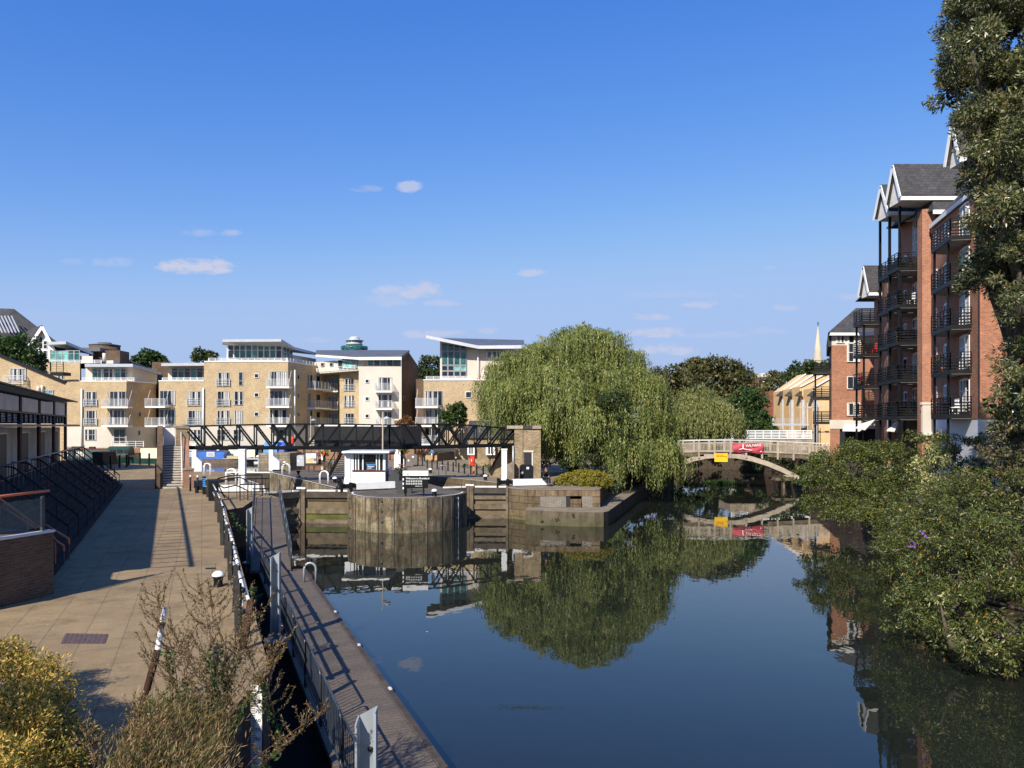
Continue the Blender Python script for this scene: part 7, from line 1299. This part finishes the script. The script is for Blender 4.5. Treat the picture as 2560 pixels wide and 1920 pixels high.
t = T('golden_bush', 'low golden clipped bush on the quay in front of the great willow', 'bush', (6.5, 59.5, 0)); foliage('leaves', t, 33, [((5.2, 60, .35), (1.7, 1.5, .75)), ((6.3, 59.3, .3), (1.3, 1.6, .8)), ((4.4, 60.3, .2), (1.2, 1.2, .55)), ((5.7, 59.6, .5), (1.3, 1.3, .6))], 34, .2, 120, .10, .05, leafmat('golden_green_leaves', [(0, (.05, .10, .012)), (.35, (.17, .20, .02)), (.75, (.42, .36, .03)), (1, (.50, .25, .05))], .3, .5, .55, 1.2)); M = MB(BARK); limbs(M, (6, 59.8, -.1), [(5, 60, .5), (6.8, 59.4, .5), (4, 60.4, .3)], .06); M.build('stem', t)
t = T('bush', 'low green bush hanging over the lower quay beside the golden bush', 'bush', (7.0, 59, -.5)); foliage('leaves', t, 34, [((7.2, 60.5, -.4), (1.0, 2.6, .9))], 10, .3, 90, .15, .09, LDARK)
M = MB(BARK)
# background trees
tree('brown_plane_tree', 'large brown tinged plane tree behind both willows, its left and lower dome', (31, 122, .8), 14, [wb(1690, 955, 6, 6, 5, 122), wb(1665, 1000, 5, 5, 5, 121), wb(1720, 1010, 6, 6, 5, 121), wb(1640, 1040, 6, 5, 5, 120)] if False else [wb(1675, 965, 3.6, 5, 3.2, 122), wb(1660, 1010, 4.5, 5, 4.5, 121), wb(1700, 985, 3.6, 5, 4, 122)], 41, LPLANE, 1.5, .9, 70, .5, .34, .5, group='plane trees behind the willows')
tree('brown_plane_tree', 'large brown tinged plane tree behind the smaller willow, the taller right dome', (36, 126, .8), 15, [wb(1775, 945, 5.5, 6, 3.8, 126), wb(1810, 960, 4.6, 5, 4.2, 126), wb(1840, 995, 4.5, 5, 4.5, 125), wb(1770, 990, 6, 6, 4.6, 125), wb(1740, 965, 4, 5, 4, 125), wb(1790, 1030, 8, 5, 4, 124)], 42, LPLANE, 1.5, .9, 70, .5, .34, .5, group='plane trees behind the willows')
tree('leafy_tree', 'fresh green rounded tree right of the smaller willow', (33, 112, .8), 8, [wb(1870, 1010, 2.4, 3, 2.2, 112), wb(1855, 1045, 2.8, 3, 2.8, 112), wb(1890, 1040, 2.2, 3, 2.6, 112), wb(1875, 1070, 2.6, 3, 2, 111)], 43, LGRN, 3, .7, 80, .36, .26, .3)
tree('leafy_tree', 'light green bushy tree between the two willows above the bridge railing', (22, 100, .8), 6, [wb(1675, 1060, 3, 3, 3, 100), wb(1700, 1080, 3.5, 3, 2, 99), wb(1740, 1090, 3, 2, 1.6, 100)], 44, LGRN, 3, .6, 80, .34, .22, .25)
tree('dark_tree', 'dark round tree left of the church spire, behind the yellow houses', (62, 180, .8), 14, [wb(1998, 950, 4, 5, 3, 180), wb(2012, 935, 3.4, 5, 3, 180), wb(2022, 950, 4, 5, 4, 180), wb(1985, 965, 3, 5, 3, 180)], 45, LDARK, 1.0, 1.2, 60, .7, .5, .5)
tree('dark_tree', 'dark tree right of the church spire against the red corner block', (70, 178, .8), 14, [wb(2062, 925, 3, 5, 2.6, 178), wb(2080, 935, 4, 5, 3.5, 178), wb(2050, 945, 3.5, 5, 3.4, 178)], 46, LDARK, 1.0, 1.2, 60, .7, .5, .5)
tree('dark_tree', 'brownish green tree beside the far tower block', (60, 190, .8), 12, [wb(1945, 962, 3.4, 4, 3, 190), wb(1935, 975, 3.4, 4, 3, 190), wb(1956, 972, 3.2, 4, 3, 190)], 47, LPLANE, 1.0, 1.2, 60, .7, .5, .5)
tree('dark_tree', 'small dark tree in the gap between the cream block and the glazed corner block', (-22, 135, .8), 10, [wb(1070, 940, 3, 3, 3, 135), wb(1085, 925, 2.4, 3, 2, 135), wb(1060, 960, 3, 3, 3, 135), wb(1075, 980, 4, 3, 3.5, 135)], 48, LDARK, 2, .9, 60, .5, .36, .3)
tree('dark_tree', 'tree top peeping over the flats roof left of centre', (-54, 160, .8), 18, [wb(510, 895, 2.2, 3, 1.4, 160)], 49, LDARK, 5, .7, 60, .6, .4, .3)
tree('leafy_tree', 'light tree top peeping above the slate roofs at left', (-74, 165, .8), 18, [wb(370, 905, 2.6, 3, 2.2, 165), wb(385, 900, 2, 3, 1.6, 165), wb(395, 912, 2, 3, 1.6, 165)], 50, LGRN, 4, .7, 60, .6, .4, .3)
tree('leafy_tree', 'round green tree in front of the glazed corner block, above the truss', (-7.2, 101, .0), 5.5, [wb(1130, 1040, 1.5, 1.5, 1.5, 101), wb(1142, 1030, 1.2, 1.4, 1.3, 101), wb(1123, 1050, 1.1, 1.2, 1.2, 101), wb(1148, 1052, 1.2, 1.4, 1.3, 101), wb(1132, 1060, 1.6, 1.4, 1.2, 101)], 51, LGRN, 10, .35, 70, .26, .18, .12)
tree('orange_maple', 'small orange leaved tree above the truss, left of the glazed corner block', (-14, 102, .0), 4, [wb(1015, 1058, 1.0, 1, .8, 102), wb(1005, 1064, .9, 1, .7, 102), wb(1022, 1066, 1.0, 1, .7, 102)], 52, LORA, 12, .3, 60, .22, .14, .08)
tree('leafy_tree', 'green tree in front of the slate gable at the left edge', (-52, 86, 0), 12, [wb(20, 885, 2.2, 2, 1.8, 84), wb(50, 875, 1.7, 2, 1.6, 84), wb(-20, 900, 2.4, 2, 2, 84), wb(70, 905, 1.7, 2, 1.5, 84), wb(88, 925, 1.3, 1.6, 1.1, 84), wb(30, 915, 2, 2, 1.5, 84)], 53, LGRN, 6, .5, 70, .3, .2, .25)
for (px, py, sd_) in ((812, 1128, 3), (975, 1120, 4), (1010, 1122, 5)):
    q = G(px, 1150); t = T('yucca', {812: 'yellow green strap leaved plant behind the person in red', 975: 'yellow green strap leaved plant left of the white gear post above the kiosk planter', 1010: 'yellow green strap leaved plant right of the white gear post above the kiosk planter'}[px], 'plant', q, 'strap leaved plants by the brick wall'); rg = np.random.default_rng(sd_); k = 160; th_ = rg.uniform(0, 6.28, k); el_ = rg.uniform(.2, 1.4, k)
    leaf_obj('leaves', t, np.tile(np.array(q) + np.array([0, 0, ZZ(py, q.y) - .5]), (k, 1)) + rg.normal(size=(k, 3)) * .15, np.stack([np.cos(th_) * np.cos(el_), np.sin(th_) * np.cos(el_), np.sin(el_)], 1), rg.normal(size=(k, 3)), .9, .09, leafmat('strap_leaves', [(0, (.10, .14, .02)), (1, (.42, .42, .10))], .3)); M = MB(BARK); M.tube([q, q + V(0, 0, ZZ(py, q.y) - .5)], .1, 6); M.build('stem', t)
foliage('small_plants', None, 61, [(tuple(P(1175, 1168, 85)), (1.4, .8, .5)), (tuple(P(1215, 1172, 80)), (1.2, .8, .5))], 14, .2, 40, .14, .08, LGRN, loc=tuple(P(1190, 1170, 82)), label='low green and red bedding plants behind the lifebuoy post', cat='plants', kind='stuff')
# cottages with white bays behind the right tower
t = T('brick_cottage', 'yellow brick cottage with white bay windows left of the brick tower', 'building', (-4, 88, 0)); Yc = 88; M = MB(YB2); M.bx(XX(1171, Yc), XX(1290, Yc), Yc, Yc + 8, 0, 3.2); M.build('wall', t); M = MB(SLATE); M.poly3([(XX(1168, Yc), Yc - .3, 3.1), (XX(1292, Yc), Yc - .3, 3.1), (XX(1292, Yc), Yc + 4, 4.9), (XX(1168, Yc), Yc + 4, 4.9)], (0, 0, .12)); M.build('roof', t)
for (a, b) in ((1169, 1187), (1215, 1238)): M = MB(WHITE); M.bx(XX(a, Yc), XX(b, Yc), Yc - .5, Yc - .01, ZZ(1137, Yc), ZZ(1112, Yc)); bay = M.build('bay_window', t); M = MB(GLASS); [M.bx(XX(a + (b - a) * f, Yc), XX(a + (b - a) * (f + .2), Yc), Yc - .51, Yc - .502, ZZ(1134, Yc), ZZ(1116, Yc)) for f in (.25, .55)]; M.build('pane', bay)
# ------------------------------------------------------------------ right bank shrubs and tree
def bush(lab, base, blobs, seed, m_, nper, csize, leaves, ln, wd, droop=.25, cat='bush', name='bush', stems=True, group=None):
    t = T(name, lab, cat, base, group)
    if stems: M = MB(BARK); limbs(M, base, [b[0] for b in blobs], .09, seed); M.build('stem', t)
    foliage('leaves', t, seed, blobs, nper, csize, leaves, ln, wd, m_, droop); return t
bush('large rounded olive green bush overhanging the water beside the arched footbridge', (21.5, 51, -1), [((20.8, 50.5, 1.0), (2.6, 2.6, 2.2)), ((22.6, 51, 1.5), (2.6, 2.6, 2.2)), ((19.7, 50, .1), (1.7, 2, 1.5)), ((21.6, 49.2, -.2), (2.8, 2, 1.4)), ((24.2, 51.5, 1.6), (2.2, 2.4, 1.9)), ((20.0, 51.5, 1.4), (1.6, 2, 1.4)), ((22.2, 50.5, 2.6), (1.5, 1.8, 1.1)), ((23.9, 49, .2), (2, 2, 1.5)), ((19.4, 49, -1.0), (1.5, 1.8, .9)), ((20.8, 47.2, -.9), (1.7, 1.8, 1.1)), ((22.6, 47, -.3), (1.8, 1.8, 1.5)), ((20.0, 45.2, -1.1), (1.3, 1.6, .9))], 71, LOLV, 9, .42, 110, .13, .075)
bush('dark green bushes between the olive bush and the pale leaved shrub', (24, 45, 0), [((22.8, 46, .6), (2.0, 2, 1.9)), ((24.8, 46.5, 2.0), (2.0, 2, 1.6)), ((26.6, 47, 2.6), (2.4, 2, 1.5)), ((22.3, 44, -.5), (1.8, 2, 1.5)), ((24.4, 44.5, .6), (2.2, 2, 1.7)), ((25.4, 49, 3.0), (2, 2, 1.2)), ((27.5, 45, 2.8), (2.2, 2, 1.8))], 72, LBUD, 7, .42, 80, .19, .08, .4)
bush('pale variegated shrub glowing in sun, right of the olive bush', (21.4, 41, 1.2), [((21.6, 41, 2.2), (1.0, 1, 1.0)), ((21.9, 41, 1.2), (.9, .9, .8)), ((21.2, 40.6, 2.9), (.8, .8, .6))], 73, LPALE, 14, .3, 60, .17, .08, .5, name='variegated_shrub')
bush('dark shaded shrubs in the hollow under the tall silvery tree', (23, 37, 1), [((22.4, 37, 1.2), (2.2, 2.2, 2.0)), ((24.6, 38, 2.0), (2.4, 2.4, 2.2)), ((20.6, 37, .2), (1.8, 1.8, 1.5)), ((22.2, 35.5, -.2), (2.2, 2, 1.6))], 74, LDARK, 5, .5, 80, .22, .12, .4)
bb = [((15.0, 26.5, .9), (2.2, 2.2, 1.9)), ((13.6, 26, -.2), (1.5, 1.8, 1.5)), ((16.8, 27, 1.5), (2.2, 2.2, 1.9)), ((13.4, 24, .0), (1.5, 1.6, 1.3)), ((15.1, 24, .5), (1.9, 1.8, 1.5)), ((12.6, 23.2, -.9), (1.3, 1.3, 1.0)), ((14.0, 22.3, -.6), (1.5, 1.3, 1.2)), ((17.6, 31, 1.0), (2.2, 2, 1.6)), ((15.4, 30, .3), (1.8, 2, 1.5)), ((14.4, 28.5, -.4), (1.4, 1.8, 1.3)), ((18.2, 34, .4), (2.0, 2, 1.6)), ((15.8, 22.2, .0), (1.6, 1.5, 1.4)), ((12.5, 21.7, -1.4), (1.1, 1.1, .8)), ((13.5, 20.0, -1.3), (1.3, 1.1, .9)), ((14.6, 19.4, -1.1), (1.3, 1.0, 1.0)), ((11.7, 23.4, -1.1), (.9, 1.0, .8)), ((15.2, 20.4, -.6), (1.5, 1.2, 1.2)), ((16.4, 31.5, -.9), (1.5, 2.4, 1.2))]
tbd = bush('sprawling buddleia bush with purple flower spikes and yellow leaves in the right foreground', (14.6, 25, -1), bb, 75, LBUD, 19, .28, 95, .125, .038, .45, name='buddleia_bush')
rg = np.random.default_rng(5); c, u = clumps(rg, bb, .55, .05, 1, 1); k = len(c); 
ctr = np.repeat(c, 26, 0); d0 = np.repeat(u + rg.normal(size=(k, 3)) * .3 + np.array([-.3, -.3, .4]), 26, 0); tt = np.tile(np.linspace(0, .26, 26), k)[:, None]; d0 /= np.linalg.norm(d0, axis=1)[:, None]; pp = ctr + d0 * (tt + .1)
sel = np.repeat(rg.random(k) < .33, 26); leaf_obj('purple_flower_spikes', tbd, pp[sel], rg.normal(size=(sel.sum(), 3)), rg.normal(size=(sel.sum(), 3)), .06, .045, LPUR)
leaf_obj('brown_seed_heads', tbd, pp[~sel], rg.normal(size=((~sel).sum(), 3)), rg.normal(size=((~sel).sum(), 3)), .04, .022, leafmat('seed_heads', [(0, (.10, .05, .02)), (1, (.24, .13, .05))], .1))
bush('pale leaved low shrub touching the water at the foot of the buddleia', (12.0, 21.8, -1.6), [((11.9, 22.2, -.5), (.35, .4, .3)), ((12.5, 21.8, -1.35), (.6, .5, .35))], 76, LPALE, 30, .18, 26, .15, .04, .7, name='variegated_shrub')
bush('dark overhanging bush at the lower right edge of the photograph', (14.5, 19.5, 0), [((15.0, 20, -.4), (1.8, 1.6, 1.6)), ((14.0, 20.6, -.9), (1.3, 1.2, 1.1)), ((15.4, 18.5, .6), (1.7, 1.6, 1.6))], 77, LBUD, 8, .4, 80, .16, .055, .4)
sb = [(2450, 30, 1.1), (2430, 130, .9), (2392, 220, .72), (2470, 225, 1.15), (2442, 300, .66), (2520, 110, 1.6), (2570, 250, 1.9), (2495, 370, .9), (2462, 455, .72), (2550, 420, 1.5), (2495, 530, .8), (2575, 560, 1.6), (2474, 650, .78), (2550, 680, 1.3), (2466, 712, .66), (2560, 765, .7), (2575, 845, .8), (2590, 930, .95), (2548, 900, .62), (2560, 980, .7), (2535, 1060, .6), (2525, 1030, .6), (2590, 1010, .9), (2470, -60, 1.3), (2570, -40, 2.2), (2660, 300, 2.2)]
tree('silvery_tree', 'tall silvery green tree filling the right edge of the photograph', (18.6, 29, .7), 16, [(tuple(P(px, py, 27.0 + 1.5 * math.sin(px * .1))), (r * 1.0, r * 1.25, r)) for px, py, r in sb], 78, LSAL, 26, .36, 125, .165, .05, .45)
foliage('inner_crown', bpy.data.objects['silvery_tree'], 84, [(tuple(P(px, py, 28.2)), (r * .9, r * .8, r * .9)) for px, py, r in sb] + [(tuple(P(2540, y_, 28)), (1.1, 1, 1.6)) for y_ in (150, 330, 480, 620)], 5, .4, 80, .24, .11, LDARK)  # darker inner leaves: the crown's interior shade is put into their colour
bush('brown tinged shrub with drooping flower heads at the right edge, below the silvery tree', (17.6, 26.5, .7), [((16.6, 26.8, 3.0), (1.3, 1.3, 1.0)), ((17.4, 27, 3.8), (1.3, 1.3, 1.0)), ((16.2, 26.5, 2.3), (1.0, 1, .8))], 79, leafmat('brown_tinged_leaves', [(0, (.05, .06, .02)), (.5, (.11, .10, .04)), (.85, (.22, .15, .07)), (1, (.36, .30, .2))], .3), 12, .3, 80, .14, .05, .7)
t = T('reed_clump', 'bright green reed clump in the river beyond the arch', 'plant', P(1785, 1172, 95)); rg = np.random.default_rng(9); k = 900; leaf_obj('blades', t, np.array([23.8, 91, -2.16]) + rg.normal(size=(k, 3)) * np.array([.7, .6, 0]), rg.normal(size=(k, 3)) * .5 + np.array([0, 0, 1]), rg.normal(size=(k, 3)), .5, .05, LGRN)
foliage('bank_ivy', None, 62, [((29.3, 82, -.8), (1.6, 4, 1.2)), ((30.5, 88, .2), (1.6, 6, 1.8)), ((31.3, 95, .4), (1.8, 6, 2.0)), ((20.3, 97, .0), (1.4, 8, 1.8)), ((18.2, 88, -.3), (1.0, 5, 1.6))], 3, .5, 70, .26, .17, LDARK, loc=(30, 88, 0), label='ivy and brambles covering the banks either side of the arched footbridge', cat='ivy', kind='stuff')
foliage('quay_weeds', None, 63, [((3.2, 52.85, -1.6), (.9, .12, .35)), ((2.4, 53.0, -1.9), (.5, .1, .25)), ((4.6, 52.5, -1.5), (.8, .1, .15))], 60, .12, 30, .10, .05, LDARK, loc=(3.2, 52.8, -1.7), label='weeds and twigs rooted in the cracked lower quay wall', cat='weeds', kind='stuff')
foliage('wall_fern', None, 64, [(tuple(P(585, 1310, 38)), (.25, .3, .5)), (tuple(P(595, 1325, 36)), (.3, .2, .3)), (tuple(P(632, 1490, 20)), (.12, .2, .15))], 60, .14, 26, .12, .05, LGRN, loc=tuple(P(585, 1310, 38)), label='small ferns growing in the shaded wall of the narrow channel', cat='ferns', kind='stuff')
foliage('hedge_row', None, 65, [((x, 121 + (x % 3), 2.2), (2.2, 1.5, 2.2)) for x in (18, 21, 24, 27, 30, 33, 36, 39)], 9, .6, 80, .4, .26, LDARK, loc=(28, 121, .8), label='dark shrubbery closing the river beyond the road bridge', cat='shrubbery', kind='stuff')
rg = np.random.default_rng(91); k = 260; c = G(1310, 1768, -2.15); C = np.stack([c.x + rg.normal(size=k) * .42, c.y + rg.normal(size=k) * .10, np.full(k, -2.152)], 1); d = rg.normal(size=(k, 3)) * np.array([1, 1, .02]); leaf_obj('floating_weed', None, C, d, np.tile(np.array([0, 0, 1.]), (k, 1)), .05, .014, LDARK, loc=tuple(c), label='thin patch of floating pond weed on the open water in the foreground', cat='weed', kind='stuff')
for i, (px_, py_, lb) in enumerate(((1625, 1445, 'tiny pale fallen leaf floating on the open water in mid river'), (1065, 1580, 'tiny pale fallen leaf floating off the pontoon edge'))): c = G(px_, py_, -2.15); leaf_obj('fallen_leaf', None, [tuple(c)], [(math.cos(i), math.sin(i), 0)], [(0, 0, 1)], .10, .06, CREAMP, loc=tuple(c), label=lb, cat='leaf')
foliage('dead_twigs', None, 66, [((18.9, 48, -1.6), (1.0, 1.8, .5)), ((20.0, 46.5, -1.5), (1.0, 1.5, .6)), ((19.6, 44, -1.5), (1.2, 1.5, .7)), ((18.6, 41, -1.5), (1.2, 1.8, .7)), ((17.5, 37.5, -1.5), (1.2, 2, .7))], 4, .3, 30, .22, .016, leafmat('dead_twig_grey', [(0, (.03, .024, .015)), (1, (.11, .09, .06))], .1), 0.1, loc=(19, 46, -1.8), label='grey brown dead twigs hanging at the waterline of the right bank bushes', cat='twigs', kind='stuff')
# ------------------------------------------------------------------ foreground hedge and weeds
bush('golden leaved conifer hedge in the bottom left corner', (-6.4, 9.5, 0), [((-7.2, 10.7, .75), (1.2, 1.0, .82)), ((-6.1, 10.1, .45), (.62, .8, .8)), ((-6.2, 9.2, .5), (1.0, 1.0, .85)), ((-5.35, 8.9, .3), (.45, .6, .7)), ((-8.6, 11.2, .9), (1.3, 1.0, .9)), ((-8.4, 9.6, 1.5), (1.2, 1.4, 1.3)), ((-7.2, 7.9, 1.8), (1.1, 1.1, 1.2)), ((-9.2, 11.0, 1.7), (1.0, 1.2, 1.1)), ((-5.3, 8.1, .5), (.6, .7, .8)), ((-5.5, 9.9, .2), (.35, .5, .5))], 81, LGOLD, 120, .19, 130, .065, .02, -.2, name='golden_hedge')
def weed(lab, base, h, seed, nbr=14, lean=(0, 0), dry=LTAN, group='tall dry weeds in the foreground', green=True):
    t = T('tall_weed', lab, 'weed', base, group); rg = np.random.default_rng(seed); b = np.array(base); M = MB(mat('red_weed_stem', (.10, .045, .025), .7, .3, 8)); C = []; D = []
    top = b + np.array([lean[0], lean[1], h]); mid = (b + top) / 2 + np.array([lean[0] * -.15, 0, 0]); M.tube([b, mid, top], .008, 5, .003)
    for i in range(nbr):
        f = rg.uniform(.25, .95); p = b * (1 - f) + top * f; a = rg.uniform(0, 6.28); L_ = h * rg.uniform(.14, .34) * (1.25 - f * .6); up = rg.uniform(.5, 1.1)
        q1 = p + np.array([math.cos(a) * .5, math.sin(a) * .5, up * .45]) * L_; q2 = p + np.array([math.cos(a) * .75, math.sin(a) * .75, up * 1.1]) * L_; M.tube([p, q1, q2], .0035, 4, .0015)
        bd = (q2 - p) / (np.linalg.norm(q2 - p) + 1e-6); n = int(L_ / .0075)
        for s_ in range(n): g = s_ / n; r_ = p + (q1 - p) * min(1, g * 2) + (q2 - q1) * max(0, g * 2 - 1); C.append(r_); D.append(bd * 1.3 + rg.normal(size=3) * .55)
    for s_ in range(int(h * 70)): g = rg.uniform(.45, 1); C.append(b * (1 - g) + top * g); D.append(rg.normal(size=3) + np.array([0, 0, .6]))
    M.build('stem', t); C = np.array(C); D = np.array(D); k = len(C); C = C + rg.normal(size=C.shape) * .008
    leaf_obj('seed_heads', t, C, D, rg.normal(size=(k, 3)), rg.uniform(.028, .055, k), rg.uniform(.008, .016, k), dry)
    if green:
        k = int(90 * h); f = rg.uniform(.05, .6, k)[:, None]; leaf_obj('leaves', t, b * (1 - f) + top * f + rg.normal(size=(k, 3)) * .03, rg.normal(size=(k, 3)) + np.array([0, 0, .2]), rg.normal(size=(k, 3)), .09, .03, LGRN)
    return t
tw = [(385, 1450, 11.2, 'a tall reddish dry weed with the highest pointed tip, left of the group'), (432, 1560, 11.0, 'dry reddish weed just right of the highest tipped one'), (495, 1440, 11.0, 'tall dry weed standing against the sunlit path in the middle'), (520, 1455, 11.5, 'tall thin dry weed next to the middle one, beside the leaning post'), (600, 1570, 11.3, 'dry weed bending right in front of the dark channel'), (640, 1500, 11.6, 'dry weed tip leaning over the dark channel, upper right'), (700, 1600, 10.8, 'feathery weed leaning right over the pontoon railing'), (830, 1760, 9.5, 'feathery buff weed reaching far right over the pontoon deck'), (330, 1750, 9.3, 'weed in shade at lower left of the weeds'), (210, 1820, 8.2, 'lone pale weed tip in the dark shade right of the golden hedge')]
for i, (px, py, Yt, lab) in enumerate(tw):
    tp = P(px, py, Yt); bx_ = tp.x * .9 if px < 600 else min(tp.x, -3.0) - .1; bs0 = V(bx_ if px < 600 else -3.4 + .05 * i, Yt - .15, 0 if px > 220 else .2); 
    if px > 600: bs0 = V(-4.0 + .387 * (11 - Yt) - .03 * (i - 4), Yt - .2, 0)
    weed(lab, bs0, tp.z - bs0.z, 100 + i, 30, (tp.x - bs0.x, .15))
rg = np.random.default_rng(21); C = []; D = []; Ln = []
for i in range(3400):
    Yb_ = rg.uniform(6.8, 11.4); xr = np.interp(Yb_, [6, 7, 8, 10.5, 12.5], [-2.4, -2.7, -3.0, -3.8, -4.45]) - .06; xl = -4.95 + .26 * (10 - Yb_) ; x = rg.uniform(xl, xr - .02); hgt = rg.uniform(.35, 1.05) * (1.0 if Yb_ < 10.4 else .7) ; a = rg.normal() * .7 + .3; dx = math.cos(a) * rg.uniform(.1, .5) ; dy = math.sin(a) * .25
    n = 14; s_ = np.linspace(.15, 1, n); C.append(np.stack([x + dx * s_ ** 1.8 * hgt, Yb_ + dy * s_ ** 2 * hgt, s_ * hgt], 1)); D.append(np.tile(np.array([dx * 1.4, dy, 1.0]), (n, 1)) + rg.normal(size=(n, 3)) * .35)
C = np.concatenate(C); D = np.concatenate(D); k = len(C)
leaf_obj('dry_grass', None, C + rg.normal(size=(k, 3)) * .01, D, rg.normal(size=(k, 3)), rg.uniform(.07, .13, k), rg.uniform(.006, .014, k), LTAN, loc=(-4, 9, 0), label='thick mass of dry tan grass and seed heads on the bank at lower left', category='grass', kind='stuff')
rg = np.random.default_rng(22); k = 26000; Yb_ = rg.uniform(6.8, 11.5, k); xr = np.interp(Yb_, [6, 7, 8, 10.5, 12.5], [-2.4, -2.7, -3.0, -3.8, -4.45]) - .08; xl = -4.9 + .26 * (10 - Yb_); C = np.stack([xl + (xr - xl) * rg.random(k), Yb_, rg.uniform(.02, .75, k) * (.5 + .5 * rg.random(k))], 1)
leaf_obj('green_undergrowth', None, C, rg.normal(size=(k, 3)) + np.array([0, 0, .3]), rg.normal(size=(k, 3)), rg.uniform(.05, .10, k), rg.uniform(.02, .035, k), leafmat('weed_leaves', [(0, (.03, .06, .012)), (.6, (.09, .14, .03)), (.92, (.20, .22, .06)), (1, (.35, .12, .03))], .3, .5, .5, 2), loc=(-4, 9, 0), label='green weedy undergrowth among the dry grass at lower left', category='weeds', kind='stuff')
